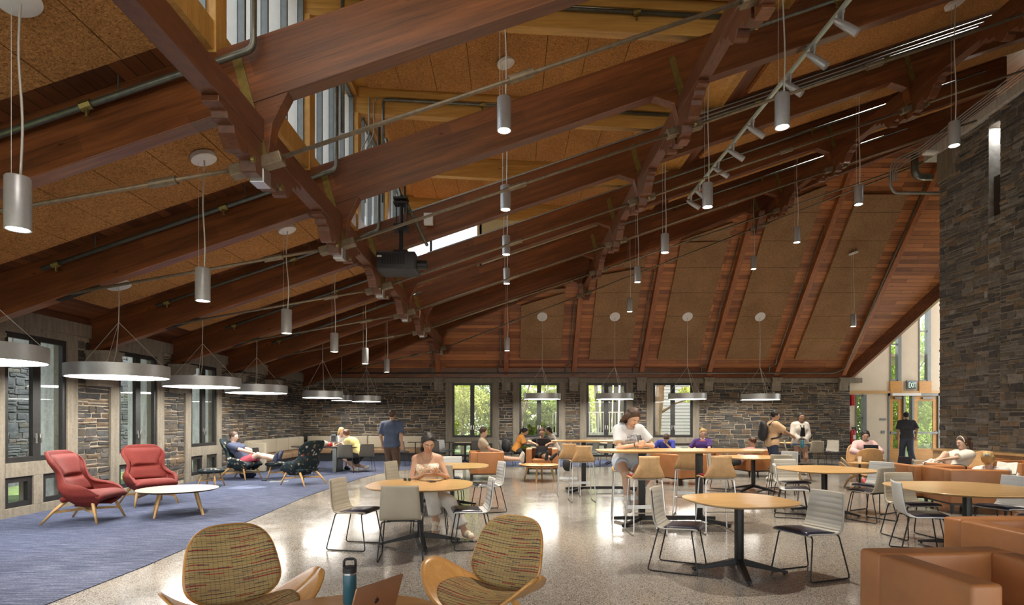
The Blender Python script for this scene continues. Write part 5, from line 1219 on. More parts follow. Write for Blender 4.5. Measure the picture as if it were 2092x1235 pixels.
# ------------------------------------------------------------------ three-legged plywood shell chairs
def disc(n, k=1.0):
    """square -> superellipse disc: first parameter is the radius, second the angle"""
    def m(a, q):
        t = q * 2 * PI; c, s = math.cos(t), math.sin(t); r = max(a, 1e-4) * k
        return r * math.copysign(abs(c) ** (2 / n), c), r * math.copysign(abs(s) ** (2 / n), s)
    return m
def shell_lounge(pad=True, mat='honey'):
    t = thing('shell_lounge_chair', '-', 'lounge chair'); b = MB(); D_ = disc(2.3); D2 = disc(3.0)
    def seat(x, y): return Vector((x * .46, .00 + y * .30 * (1 - .12 * x * x) - .05 * x * x, .275 + .25 * abs(x) ** 2.3 - .02 * max(0, -y) ** 2))
    b.grid(lambda a, q: seat(*D_(a, q)), 14, 56); b.build('seat_shell', mat, t, smooth=True, thick=.016)
    mb_ = Matrix.Rotation(R(-21), 4, 'X')
    def back(x, v, off=0):
        w = .285 - .040 * v - .03 * max(0, -v - .45) * 4 * max(0, -v - .45); p_ = Vector((x * w, -.05 * x * x - off, v * .275)); return mb_ @ p_ + Vector((0, .30, .56))
    b = MB(); b.grid(lambda a, q: back(*D2(a, q)), 12, 56); b.build('back_shell', mat, t, smooth=True, thick=.016)
    if pad:
        D3 = disc(3.0, .965); b = MB(); b.grid(lambda a, q: back(*D3(a, q), .011 + .020 * (1 - a ** 8)), 12, 56); b.build('back_pad', 'weave', t, smooth=True, thick=.004)
        D4 = disc(2.6); b = MB(); b.grid(lambda a, q: (lambda xy: seat(xy[0] * .66, xy[1] * .90) + Vector((0, 0, .011 + .026 * (1 - a ** 8))))(D4(a, q)), 12, 56); b.build('seat_pad', 'weave', t, smooth=True, thick=.004)
    for s in (-1, 1):
        b = MB(); pts = smoothline([(s * .30, -.21, 0), (s * .24, -.17, .14), (s * .15, -.10, .225), (s * .03, .02, .255)], 5); b.tube(pts, [.020 + .008 * i / len(pts) for i in range(len(pts))], 8); b.build('leg', mat, t, smooth=True)
    b = MB(); pts = smoothline([(0, .46, 0), (0, .36, .15), (0, .26, .23), (0, .05, .258)], 5); b.tube(pts, .026, 8); b.build('leg', mat, t, smooth=True)
    b = MB(); b.tube(smoothline([(0, .10, .25), (0, .24, .27), (0, .30, .38), (0, .335, .56)], 5), .020, 8); b.build('back_support', mat, t, smooth=True)
    return t
g_ = 'plaid padded shell lounge chairs'
s0 = shell_lounge(); s0.location = (-1.71, 3.80, 0); s0.rotation_euler = (0, 0, R(40)); s0.scale = (1.06, 1.06, 1.0); tag(s0, 'plaid padded plywood shell chair at the lower left, facing right', 'lounge chair', g_)
dup(s0, (-.17, 4.14, 0), R(-36), 'plaid padded plywood shell chair at bottom centre, facing left', g_)
g_ = 'bare plywood shell chairs'
s1 = shell_lounge(False, 'oakv'); s1.location = (7.95, 13.2, 0); s1.rotation_euler = (0, 0, R(172)); s1.scale = (1.02, 1.05, 1.12); tag(s1, 'bare plywood shell chair with its back to us, before the pink-shirted person', 'lounge chair', g_)
dup(s1, (8.86, 14.75, 0), R(-18), 'bare plywood shell chair under the pink-shirted person', g_)
dup(s1, (9.22, 11.82, 0), R(-86), 'bare plywood shell chair under the girl with the headband', g_)

# ------------------------------------------------------------------ corner banquette
t = thing('banquette', 'long beige cushioned banquette wrapping the rear left corner', 'banquette')
def bank(x0, x1, y0, y1, side):
    pass
y = 17.3; k = 0
while y < 21.9:
    y2 = min(y + 1.05, 22.0); b = MB(); b.rbox(XL + .04, XL + .20, y + .01, y2 - .01, .46, .92, .05); b.build('back_cushion', 'beige', t, auto=50)
    b = MB(); b.rbox(XL + .06, XL + .72, y + .01, y2 - .01, .28, .46, .035); b.build('seat_cushion', 'tan', t, auto=50); y = y2
x = XL + .2
while x < -3.5:
    x2 = x + 1.15; b = MB(); b.rbox(x + .01, x2 - .01, YB - .24, YB - .06, .46, .92, .05); b.build('back_cushion', 'beige', t, auto=50)
    b = MB(); b.rbox(x + .01, x2 - .01, YB - .75, YB - .08, .28, .46, .035); b.build('seat_cushion', 'tan', t, auto=50); x = x2
b = MB(); b.box(XL + .05, XL + .66, 17.3, YB - .06, .02, .28); b.box(XL + .66, x - .02, YB - .68, YB - .06, .02, .28); b.build('plinth', 'blackp', t)
b = MB(); b.rbox(XL + .04, XL + .74, 17.16, 17.30, .02, .86, .03); b.build('end_panel', 'beige', t, auto=50)
def ptable(x, y, r, label, mat='darktop'):
    t = thing('pedestal_table', label, 'table', (x, y, 0), 0, 'dark pedestal tables in the rear corner')
    b = MB(); b.lathe([(.001, .715), (r - .03, .715), (r, .735), (r, .74), (.001, .74)], 40); b.build('tabletop', mat, t, auto=30)
    b = MB(); b.lathe([(.001, 0), (r * .55, 0), (r * .55, .012), (.045, .03), (.04, .715), (.001, .715)], 24); b.build('pedestal', 'black', t, auto=40); return t
ptable(-6.0, 17.9, .62, 'dark round pedestal table in front of the beige corner banquette')
t = thing('media_table', 'dark table on a wide grey leg where the couple study', 'table', (-5.05, 17.6, 0), 0)
tabletop(.62, .42, 3.5, .74, .03, 'darktop', t); b = MB(); b.rbox(-.14, -.02, -.35, .35, 0, .712, .01); b.build('panel_leg', 'alu', t); b = MB(); b.box(-.30, -.06, -.012, .012, .74, 1.14); b.build('power_post', 'alu', t) if False else None
t = thing('screen_stand', 'grey screen frame standing on the corner study table', 'stand', (-5.3, 17.75, .74))
b = MB(); 
for a, c, z0, z1 in ((-.11, -.07, 0, .36), (.07, .11, .12, .36), (-.11, .11, .32, .36), (-.11, .11, .10, .14)): b.box(a, c, -.02, .02, z0, z1)
b.build('frame', 'alu', t); b = MB(); b.box(-.07, .07, .0, .01, .14, .32); b.build('screen', 'blackp', t)
for X, l in ((-3.45, 'left of the walking man'), (-2.2, 'behind the woman in the flowered top')):
    t = thing('tablet_table', 'slim dark side table at the banquette, ' + l, 'side table', (X, 21.55, 0), 0, 'slim side tables at the banquette')
    b = MB(); b.rbox(-.25, .25, -.18, .18, .70, .72, .01); b.build('tabletop', 'darktop', t); b = MB(); b.cyl((0, .1, .02), (0, .1, .70), .018, seg=10); b.box(-.2, .2, -.12, .14, 0, .02); b.build('stand', 'black', t)
# ------------------------------------------------------------------ people: smooth-blended volumes turned into one skin
def _seg(P, a, b):
    ab = b - a; L2 = float(ab @ ab) + 1e-12; t = np.clip((P - a) @ ab / L2, 0, 1); return t, np.linalg.norm(P - (a + t[..., None] * ab), axis=-1)
def cap(a, b, ra, rb=None, k=.02, cut=None): return ('c', np.array(a, float), np.array(b, float), ra, ra if rb is None else rb, k, cut)
def ell(c, r, k=.02, rot=None, cut=None): return ('e', np.array(c, float), np.array(r, float), np.eye(3) if rot is None else np.array(rot, float), k, cut)
def bounds(prims):
    lo = np.full(3, 1e9); hi = -lo
    for p in prims:
        if p[0] == 'c': q = max(p[3], p[4]); lo = np.minimum(lo, np.minimum(p[1], p[2]) - q); hi = np.maximum(hi, np.maximum(p[1], p[2]) + q)
        else: q = p[2].max(); lo = np.minimum(lo, p[1] - q); hi = np.maximum(hi, p[1] + q)
    return lo, hi
def volume(prims, h, minus=(), planes=()):
    """smooth union of prims; minus = prims carved away; planes = (point, normal) keeping the negative side"""
    lo, hi = bounds(prims); lo = lo - 3 * h - .02; n = np.ceil((hi + 3 * h + .02 - lo) / h).astype(int) + 1
    ax = [lo[i] + h * np.arange(n[i]) for i in range(3)]; D = np.full(n, .3, np.float32)
    def ev(p):
        m = p[-2] + .035
        if p[0] == 'c': q = max(p[3], p[4]); a, b = np.minimum(p[1], p[2]) - q - m, np.maximum(p[1], p[2]) + q + m
        else: q = p[2].max(); a, b = p[1] - q - m, p[1] + q + m
        i0 = np.clip(((a - lo) / h).astype(int), 0, n - 1); i1 = np.clip(((b - lo) / h).astype(int) + 2, 0, n)
        if (i1 <= i0).any(): return None
        sl = tuple(slice(x, y) for x, y in zip(i0, i1))
        G = np.stack(np.meshgrid(*[ax[i][sl[i]] for i in range(3)], indexing='ij'), -1)
        if p[0] == 'c': t, d = _seg(G, p[1], p[2]); d = d - (p[3] + (p[4] - p[3]) * t)
        else:
            q = (G - p[1]) @ p[3]; k0 = np.linalg.norm(q / p[2], axis=-1); k1 = np.linalg.norm(q / p[2] ** 2, axis=-1) + 1e-9; d = k0 * (k0 - 1) / k1
        for c, nn in (p[-1] or ()): d = np.maximum(d, (G - np.array(c)) @ np.array(nn))
        return sl, d, G
    for p in prims:
        r = ev(p)
        if r is None: continue
        sl, d, _ = r; o = D[sl]; k = p[-2]; hh = np.clip(.5 + .5 * (o - d) / k, 0, 1); D[sl] = o + (d - o) * hh - k * hh * (1 - hh)
    for p in minus:
        r = ev(p)
        if r is None: continue
        sl, d, _ = r; D[sl] = np.maximum(D[sl], -d)
    if planes:
        G = np.stack(np.meshgrid(*ax, indexing='ij'), -1)
        for c, nn in planes: D = np.maximum(D, ((G - np.array(c)) @ np.array(nn)).astype(np.float32))
    return D, lo, h
_E = [(0, 1), (2, 3), (4, 5), (6, 7), (0, 2), (1, 3), (4, 6), (5, 7), (0, 4), (1, 5), (2, 6), (3, 7)]
def nets(D, lo, h):
    s = D < 0; C = [s[i:s.shape[0] - 1 + i, j:s.shape[1] - 1 + j, k:s.shape[2] - 1 + k] for k in (0, 1) for j in (0, 1) for i in (0, 1)]
    cnt = sum(c.astype(np.int8) for c in C); act = (cnt > 0) & (cnt < 8); I = np.argwhere(act)
    if len(I) == 0: return [], []
    off = np.array([(i, j, k) for k in (0, 1) for j in (0, 1) for i in (0, 1)])
    V = np.stack([D[I[:, 0] + o[0], I[:, 1] + o[1], I[:, 2] + o[2]] for o in off], 1); acc = np.zeros((len(I), 3)); w = np.zeros(len(I))
    for a, b in _E:
        va, vb = V[:, a], V[:, b]; m = (va < 0) != (vb < 0); t = np.where(m, va / np.where(m, va - vb, 1), 0)
        p = off[a] + t[:, None] * (off[b] - off[a]); acc += p * m[:, None]; w += m
    verts = lo + h * (I + acc / w[:, None]); idx = np.full(act.shape, -1, np.int64); idx[act] = np.arange(len(I)); F_ = []
    for ax in range(3):
        u, v = [(1, 2), (2, 0), (0, 1)][ax]; sl0 = [slice(1, -1)] * 3; sl1 = [slice(1, -1)] * 3; sl0[ax] = slice(0, -1); sl1[ax] = slice(1, None)
        a, b = s[tuple(sl0)], s[tuple(sl1)]; E = np.argwhere(a != b); fl_ = a[a != b]
        base = E.copy(); base[:, u] += 1; base[:, v] += 1
        def g(du, dv): q = base.copy(); q[:, u] -= du; q[:, v] -= dv; return idx[q[:, 0], q[:, 1], q[:, 2]]
        q = np.stack([g(1, 1), g(0, 1), g(0, 0), g(1, 0)], 1); q[~fl_] = q[~fl_][:, ::-1]; F_.append(q)
    Fq = np.concatenate(F_); Fq = Fq[(Fq >= 0).all(1)]
    return verts.tolist(), Fq.tolist()
def blob(name, mat, parent, prims, h, minus=(), planes=()):
    v, f = nets(*volume(prims, h, minus, planes))
    me = bpy.data.meshes.new(name); me.from_pydata(v, [], f); me.polygons.foreach_set('use_smooth', [True] * len(f)); me.update()
    me.materials.append(M[mat] if isinstance(mat, str) else mat)
    o = bpy.data.objects.new(name, me); COL.objects.link(o); o.parent = parent; return o
def V3(*a): return np.array(a, float)
def nz(v): return v / (np.linalg.norm(v) + 1e-9)
def ik(a, b, l0, l1, pole):
    d = b - a; L_ = np.linalg.norm(d); Lm = min(L_, (l0 + l1) * .998); d = nz(d); b = a + d * Lm
    x = (l0 * l0 - l1 * l1 + Lm * Lm) / (2 * Lm); hgt = math.sqrt(max(0, l0 * l0 - x * x)); p = np.array(pole, float); p = nz(p - d * (p @ d))
    return a + d * x + p * hgt, b
SK = {}
def skin(key, c):
    if key not in SK:
        m = plain('skin_' + key, c, .5, 0, var=.05, scale=10, spec=.35); m.node_tree.nodes['Principled BSDF'].inputs['Subsurface Weight'].default_value = .08
        m.node_tree.nodes['Principled BSDF'].inputs['Subsurface Radius'].default_value = (.02, .008, .004); SK[key] = m
    return SK[key]
skin('fair', (.55, .36, .27)); skin('tan', (.40, .235, .155)); skin('olive', (.46, .28, .19))
CL = {}
def cloth(key, c, **kw):
    if key not in CL: CL[key] = plain('cloth_' + key, c, .9, 0, var=.10, scale=9, bmp=.2, **kw)
    return CL[key]
M['flowers'] = blotch('flowered_top', [(0, (.74, .68, .56)), (.28, (.74, .68, .56)), (.42, (.62, .10, .05)), (.68, (.70, .42, .04)), (.8, (.14, .20, .07)), (.9, (.60, .22, .20))], 40)
M['eye'] = plain('eye_white', (.62, .58, .54), .3, var=.02); M['iris'] = plain('iris', (.03, .018, .012), .3)
HAIR = {'black': plain('hair_black', (.013, .010, .009), .62, var=.3, scale=60), 'brown': plain('hair_brown', (.060, .030, .017), .6, var=.35, scale=60), 'auburn': plain('hair_auburn', (.10, .04, .02), .5, var=.35, scale=60), 'blond': plain('hair_blond', (.42, .27, .11), .5, var=.3, scale=60)}
LIP = plain('lips', (.42, .13, .11), .4)

def person(label, x, y, rz, pelvis=.92, px=(0, 0), lean=0, side=0, twist=0, head=(0, 0, 0), hands=((.26, -.05, -.72), (-.26, -.05, -.72)), hand_local=True, poles=((.4, 1, -.2), (-.4, 1, -.2)),
           feet=((.10, .02, .08), (-.10, -.02, .08)), knees=((.1, -1, .1), (-.1, -1, .1)), toes=((.1, -1, 0), (-.1, -1, 0)), sex='m', sc=1.0, sk='fair', h=.012, hair=('brown', 'short'),
           shirt=None, sleeve=.55, hem=-.05, neck=.515, pants=None, plen=1.9, shoes='white', socks=None, grip=.5, strapless=False, group=None, extra=None, loose=.0, palm=((0, 0, -1), (0, 0, -1))):
    t = thing('person', label, 'person', (x, y, 0), R(rz), group); S = sc; f_ = sex == 'f'
    P0 = V3(px[0], px[1], pelvis)
    la, sa, tw = R(lean), R(side), R(twist)
    u = nz(V3(math.sin(sa), -math.sin(la), math.cos(la) * math.cos(sa))); xr = nz(V3(math.cos(tw), math.sin(tw), 0) - u * (V3(math.cos(tw), math.sin(tw), 0) @ u)); fr = nz(np.cross(u, xr)) * -1
    if fr[1] > 0 and abs(tw) < 1.5: fr = -fr
    x0 = V3(1, 0, 0); hw = .098 if f_ else .09; sw = (.148 if f_ else .188) * S
    hp = [P0 + x0 * hw * S, P0 - x0 * hw * S]
    waist = P0 + u * .19 * S; chest = P0 + u * .37 * S; upch = P0 + u * .445 * S; nb = P0 + u * .525 * S
    shd = [P0 + u * .475 * S + xr * sw, P0 + u * .475 * S - xr * sw]
    hpit, hyaw, hrol = [R(a) for a in head]
    un = nz(u * .55 + V3(0, 0, .45)); un = nz(un + fr * (.25 + .35 * math.sin(hpit)))
    hf = nz(fr * math.cos(hyaw) + xr * math.sin(hyaw)); hu = nz(V3(0, 0, .5) + u * .5 + xr * math.sin(hrol) * .8); hf = nz(hf - hu * (hf @ hu))
    f2 = nz(hf * math.cos(hpit) - hu * math.sin(hpit)); u2 = nz(hu * math.cos(hpit) + hf * math.sin(hpit)); hx = nz(np.cross(f2, u2)); hx = hx if hx @ xr > 0 else -hx
    hc = nb + un * .098 * S + u2 * .085 * S + f2 * .015 * S; HR = np.stack([hx, f2, u2], 1)
    def H(a, b, c): return hc + (hx * a + f2 * b + u2 * c) * S
    B = []; a_ = B.append
    # torso
    pr = .112 if f_ else .108
    a_(cap(hp[0] * .75 + P0 * .25 + u * .01, hp[1] * .75 + P0 * .25 + u * .01, pr * S, k=.03)); wr = .098 if f_ else .108
    a_(cap(waist + xr * .035 * S, waist - xr * .035 * S, wr * S, k=.06)); a_(cap(P0 + u * .08 * S + xr * .045 * S, P0 + u * .08 * S - xr * .045 * S, (pr - .004) * S, k=.05))
    cw = .062 if f_ else .078; a_(cap(chest + xr * cw * S, chest - xr * cw * S, (.103 if f_ else .112) * S, k=.06)); a_(cap(upch + xr * cw * S, upch - xr * cw * S, .086 * S, k=.05))
    if f_:
        for s in (-1, 1): a_(ell(chest + (xr * s * .075 + fr * .075 + u * .0) * S, V3(.062, .06, .062) * S, .03))
    for s in shd: a_(cap(s, nb - u * .01 * S, .052 * S, .055 * S, k=.05))
    a_(cap(nb - u * .02 * S, nb + (un * .10 + u2 * .02) * S, .052 * S if not f_ else .045 * S, .050 * S if not f_ else .043 * S, k=.025))
    # head: skull, face, jaw, chin, nose, brow, cheeks, ears
    a_(ell(H(0, -.012, .025), V3(.074, .094, .088) * S, .02, HR)); a_(ell(H(0, .022, -.02), V3(.062, .068, .085) * S, .03, HR)); a_(ell(H(0, .045, -.078), V3(.038, .036, .030) * S, .03, HR))
    a_(cap(H(0, .088, .010), H(0, .106, -.026), .009 * S, .0125 * S, k=.014)); a_(cap(H(-.032, .078, .022), H(.032, .078, .022), .011 * S, k=.02)); a_(cap(H(-.016, .088, -.057), H(.016, .088, -.057), .008 * S, k=.010))
    for s in (-1, 1): a_(ell(H(s * .036, .062, -.02), V3(.022, .022, .024) * S, .02, HR)); a_(ell(H(s * .075, -.012, -.008), V3(.009, .018, .030) * S, .006, HR))
    # legs
    kn = []; an = []
    for i in (0, 1):
        ft = np.array(feet[i], float); k_, e = ik(hp[i], ft, .43 * S, .42 * S, knees[i]); kn.append(k_); an.append(e)
        tr = (.088 if f_ else .084) * S; a_(cap(hp[i], k_, tr, .057 * S, k=.04)); a_(cap(k_, e, .054 * S, .036 * S, k=.02)); m = k_ * .68 + e * .32; back = nz(np.cross(np.cross(e - k_, knees[i]), e - k_)) * -1
        a_(ell(m + back * .018 * S, V3(.046, .046, .11) * S, .03, np.stack([nz(np.cross(back, e - k_)), back, nz(e - k_)], 1)))
    td = [nz(np.array(q, float)) for q in toes]
    for i in (0, 1): e = an[i]; up_ = nz(kn[i] - e); hl = e - td[i] * .035 * S - up_ * .045 * S; tp = e + td[i] * .15 * S - up_ * .052 * S; a_(cap(e, hl, .034 * S, .034 * S, k=.02)); a_(cap(hl, tp, .033 * S, .026 * S, k=.03)); a_(cap(e, e + td[i] * .09 * S - up_ * .03 * S, .034 * S, .03 * S, k=.03))
    # arms and hands
    el = []; wr_ = []
    for i in (0, 1):
        hd = np.array(hands[i], float); hd = shd[i] * 0 + (hd if not hand_local else P0 * 0 + V3(shd[i][0] * 0, 0, shd[i][2]) + V3(0, shd[i][1], 0) + hd)
        q, w = ik(shd[i], hd, .285 * S, .25 * S, poles[i]); el.append(q); wr_.append(w); am = .84 if f_ else 1.0
        a_(cap(shd[i], q, .050 * am * S, .040 * am * S, k=.03)); a_(cap(q, w, .040 * am * S, .026 * am * S, k=.02))
        d = nz(w - q); pn = np.array(palm[i], float); pn = nz(pn - d * (pn @ d)); ac = nz(np.cross(d, pn)) * (1 if i == 0 else -1); ac = ac if True else ac
        inner = -ac if (ac @ (V3(1, 0, 0) * (1 if i == 0 else -1))) > 0 else ac     # thumb side points to the body's midline
        for q2 in (-.026, 0, .026): a_(cap(w + ac * q2 * .55 * S, w + d * .085 * S + ac * q2 * S, .016 * S, .0145 * S, k=.012))
        for j, (o, ln) in enumerate(((-.033, .060), (-.011, .072), (.011, .068), (.032, .054))):
            b0 = w + d * .085 * S + inner * -o * S; c1 = grip * (1.0 + .08 * j); d1 = nz(d * math.cos(c1) + pn * math.sin(c1)); d2 = nz(d * math.cos(2.1 * c1) + pn * math.sin(2.1 * c1))
            m1 = b0 + d1 * ln * .55 * S; a_(cap(b0, m1, .0092 * S, .0086 * S, k=.004)); a_(cap(m1, m1 + d2 * ln * .5 * S, .0086 * S, .0072 * S, k=.003))
        tb = w + d * .03 * S + inner * .026 * S; t1 = tb + nz(d * .6 + inner * .65 + pn * .25) * .040 * S; a_(cap(tb, t1, .0125 * S, .0105 * S, k=.008)); a_(cap(t1, t1 + nz(d * .9 + inner * .12 + pn * .35) * .034 * S, .0105 * S, .0085 * S, k=.003))
    blob('body', SK[sk], t, B, h)
    # face details
    e = MB(); e2 = MB(); e3 = MB()
    for s in (-1, 1):
        def fm(c): return Matrix(((hx[0], f2[0], u2[0], c[0]), (hx[1], f2[1], u2[1], c[1]), (hx[2], f2[2], u2[2], c[2]), (0, 0, 0, 1)))
        c = H(s * .031, .0785, .001); e.ball((0, 0, 0), .0125 * S, 10, fm(c), (1, 1, .36 if head[0] > 15 else .55)); e2.ball((0, 0, 0), .0072 * S, 8, fm(c + f2 * .0068 * S - u2 * (.0025 if head[0] > 15 else .001) * S), (1, .8, .5 if head[0] > 15 else .8))
        e3.tube([tuple(H(s * .014, .0935, .022)), tuple(H(s * .032, .0915, .028)), tuple(H(s * .050, .078, .021))], [.0035 * S, .004 * S, .002 * S], 6)
    e.build('eyes', 'eye', t, smooth=True); e2.build('irises', 'iris', t, smooth=True); e3.build('eyebrows', HAIR[hair[0]] if hair[0] != 'blond' else HAIR['brown'], t, smooth=True)
    l = MB(); l.tube([tuple(H(-.022, .086, -.055)), tuple(H(-.008, .0955, -.0535)), tuple(H(.008, .0955, -.0535)), tuple(H(.022, .086, -.055))], [.002 * S, .0052 * S, .0052 * S, .002 * S], 6); l.build('lips', LIP, t, smooth=True)
    # hair
    hs = hair[1]; hp_ = [ell(H(0, -.022, .036), V3(.086, .102, .094) * S, .02, HR)]; pl = [(H(0, .060, .062), nz(f2 * .95 - u2 * .55)), (H(0, -.05, -.052), nz(-u2 * .9 + f2 * .5))]
    if hs in ('long', 'pony', 'bun', 'back'): hp_ += [ell(H(0, -.03, 0), V3(.084, .085, .085) * S, .02, HR)]; pl = pl[:1]
    mi = [ell(H(0, .085, -.035), V3(.066, .075, .09) * S, .01, HR)]
    if hs == 'long':
        hp_ += [cap(H(s * .06, -.045, -.03), H(s * .075, -.055 + .05 * (s > 0), -.24), .042 * S, .022 * S, k=.03) for s in (-1, 1)] + [cap(H(0, -.07, -.02), H(0, -.08, -.22), .05 * S, .03 * S, k=.03), cap(H(-.07, -.03, .0), H(-.10, .0, -.22), .03 * S, .018 * S, k=.02)]
    if hs == 'pony': hp_ += [cap(H(0, -.10, .03), H(.02, -.14, -.04), .034 * S, .036 * S, k=.03), cap(H(.02, -.14, -.04), H(.03, -.12, -.24), .036 * S, .016 * S, k=.03)]
    if hs == 'back': hp_ += [cap(H(.0, -.085, -.03), H(-.03, -.085, -.20), .045 * S, .026 * S, k=.03), cap(H(-.055, -.05, -.04), H(-.075, -.05, -.20), .025 * S, .014 * S, k=.03)]
    if hs == 'bun': hp_ += [ell(H(0, -.105, .05), V3(.045, .04, .042) * S, .02, HR)]
    if hs in ('short', 'long', 'back', 'pony', 'bun'):
        rr = random.Random(len(label) * 7); short = hs == 'short'
        for _ in range(34 if short else 26):
            q = nz(V3(rr.gauss(0, 1), rr.gauss(-.2, 1), rr.gauss(.8, .8))); a0 = H(q[0] * .080, -.022 + q[1] * .094, .036 + q[2] * .086); sw_ = V3(rr.uniform(-.3, .3), -.6, .2 if short else -.6)
            hp_.append(cap(a0, a0 + (hx * sw_[0] + f2 * (sw_[1] if not short else .5) + u2 * sw_[2]) * .035 * S, .0155 * S, .010 * S, k=.008))
    if hs == 'long': hp_ += [cap(H(-.066, .01, .02), H(-.088, .045, -.12), .030 * S, .030 * S, k=.03), cap(H(-.088, .045, -.12), H(-.12, .02, -.27), .034 * S, .016 * S, k=.03), cap(H(-.05, -.07, -.03), H(-.11, -.06, -.26), .048 * S, .022 * S, k=.03)]
    if hs == 'curly':
        rr = random.Random(len(label))
        for _ in range(46):
            q = nz(V3(rr.gauss(0, 1), rr.gauss(-.3, 1), rr.gauss(.7, .8))); p = H(q[0] * .084, -.02 + q[1] * .098, .036 + q[2] * .094); hp_.append(ell(p, V3(.022, .022, .022) * S, .008))
    blob('hair', HAIR[hair[0]], t, hp_, min(h, .011), mi, pl)
    # clothes
    if shirt:
        g = (.007 if strapless else .016) + loose * (0 if strapless else 1); C = [cap(waist + xr * .04 * S, waist - xr * .04 * S, wr * S + g, k=.06), cap(chest + xr * cw * S, chest - xr * cw * S, (.105 if f_ else .112) * S + g, k=.06), cap(upch + xr * cw * S, upch - xr * cw * S, .086 * S + g, k=.05), cap(P0 + u * .06 * S + xr * .05 * S, P0 + u * .06 * S - xr * .05 * S, pr * S + g, k=.05)]
        C += [cap(hp[0] * .75 + P0 * .25, hp[1] * .75 + P0 * .25, pr * S + g, k=.03)]
        if f_: C += [ell(chest + (xr * s * .075 + fr * .075) * S, V3(.062, .06, .062) * S + g, .03) for s in (-1, 1)]
        pls = [(P0 + u * (neck if strapless else .60) * S, u), (P0 + u * hem * S, -u)]
        if not strapless:
            C += [cap(s, nb - u * .02 * S, .052 * S + g * .8, k=.05) for s in shd]
            for i in (0, 1):
                if sleeve <= 1: e_ = shd[i] + (el[i] - shd[i]) * sleeve; dd = nz(el[i] - shd[i]); C.append(cap(shd[i], e_ + dd * .05, .056 * S + g, .050 * S + g * 1.3, k=.03, cut=[(e_, dd)]))
                else:
                    C.append(cap(shd[i], el[i], .054 * S + g, .046 * S + g, k=.03)); dd = nz(wr_[i] - el[i]); e_ = el[i] + (wr_[i] - el[i]) * (sleeve - 1); C.append(cap(el[i], e_, .044 * S + g, .034 * S + g, k=.02, cut=[(e_ - dd * .01, dd)]))
            mi = [cap(nb + u * .012 * S, nb + un * .16 * S, .064 * S, .08 * S, k=.01), ell(nb + (fr * .055 + u * .012) * S, V3(.058, .05, .040) * S, .01)]
        else: mi = []
        blob('shirt', shirt if not isinstance(shirt, str) else M[shirt], t, C, h, mi, pls)
    if pants:
        g = .014 + loose * .6; C = [cap(hp[0] * .75 + P0 * .25, hp[1] * .75 + P0 * .25, pr * S + g, k=.03), cap(P0 + u * .07 * S + xr * .045 * S, P0 + u * .07 * S - xr * .045 * S, pr * S + g - .004, k=.04)]
        for i in (0, 1):
            q = min(1, plen); e_ = hp[i] + (kn[i] - hp[i]) * q; dd = nz(kn[i] - hp[i]); C.append(cap(hp[i], e_ + (dd * .05 if plen < 1 else 0), .088 * S + g, (.062 + .026 * (1 - q)) * S + g * (1.6 if plen < 1 else 1.2), k=.03, cut=[(e_, dd)] if plen < 1 else None))
            if plen > 1: e2_ = kn[i] + (an[i] - kn[i]) * (plen - 1); d2 = nz(an[i] - kn[i]); C.append(cap(kn[i], e2_ + d2 * .04, .060 * S + g, .047 * S + g * (1.2 + loose * 40), k=.03, cut=[(e2_, d2)]))
        blob('trousers' if plen > 1 else 'shorts', pants, t, C, h, (), [(P0 + u * .13 * S, u)])
    if socks: blob('socks', socks, t, [cap(kn[i] * .28 + an[i] * .72, an[i], .045 * S, .040 * S, k=.01, cut=[(kn[i] * .28 + an[i] * .72, nz(kn[i] - an[i]))]) for i in (0, 1)], h)
    if shoes:
        for i in (0, 1):
            e = an[i]; up_ = nz(kn[i] - e); hl = e - td[i] * .038 * S - up_ * .042 * S; tp = e + td[i] * .155 * S - up_ * .050 * S
            blob('shoe', cloth('shoe_' + shoes, {'white': (.62, .60, .55), 'dark': (.03, .03, .035), 'red': (.40, .07, .08), 'navy': (.05, .06, .10), 'sandal': (.60, .52, .40)}[shoes]), t,
                 ([cap(e - up_ * .01, hl, .042 * S, .042 * S, k=.02), cap(hl, tp, .043 * S, .034 * S, k=.03), cap(e, e + td[i] * .09 * S - up_ * .025 * S, .042 * S, .036 * S, k=.03)] if shoes != 'sandal' else [cap(hl - up_ * .026 * S, tp - up_ * .018 * S, .026 * S, .026 * S, k=.01), cap(e + (td[i] * .10 - up_ * .03) * S + xr * .0, e + (td[i] * .115 - up_ * .028) * S, .036 * S, k=.01), cap(e + (td[i] * .035 - up_ * .02) * S, e + (td[i] * .05 - up_ * .02) * S, .041 * S, k=.01)]), h, (), [(e + up_ * .028, up_)])
    return dict(t=t, H=H, hx=hx, f2=f2, u2=u2, wr=wr_, el=el, P0=P0, u=u, fr=fr, xr=xr, chest=chest, upch=upch, S=S, shd=shd, nb=nb, an=an, kn=kn)

white_c = cloth('white', (.66, .65, .62)); 
# --- the woman at the front table
w1 = person('person in a strapless flowered top and white trousers reading a tablet at an oak table', -1.13, 8.14, 6, pelvis=.50, lean=4, head=(26, 14, 0), hand_local=False, sex='f', sc=1.07, sk='tan', h=.0085, hair=('black', 'back'),
    hands=((.17, -.40, .835), (-.06, -.33, .80)), poles=((.5, .6, -.6), (-.6, .6, -.6)), feet=((.50, -.60, .10), (.12, -.34, .22)), knees=((.1, -1, 1), (.25, -1, .9)), toes=((.6, -1, -.1), (-.2, -.7, -.7)),
    shirt='flowers', strapless=True, neck=.425, hem=-.03, pants=cloth('linen', (.66, .63, .58)), plen=1.82, loose=.014, shoes='sandal', palm=((-.4, .3, .6), (.3, -.3, .8)), grip=.45)
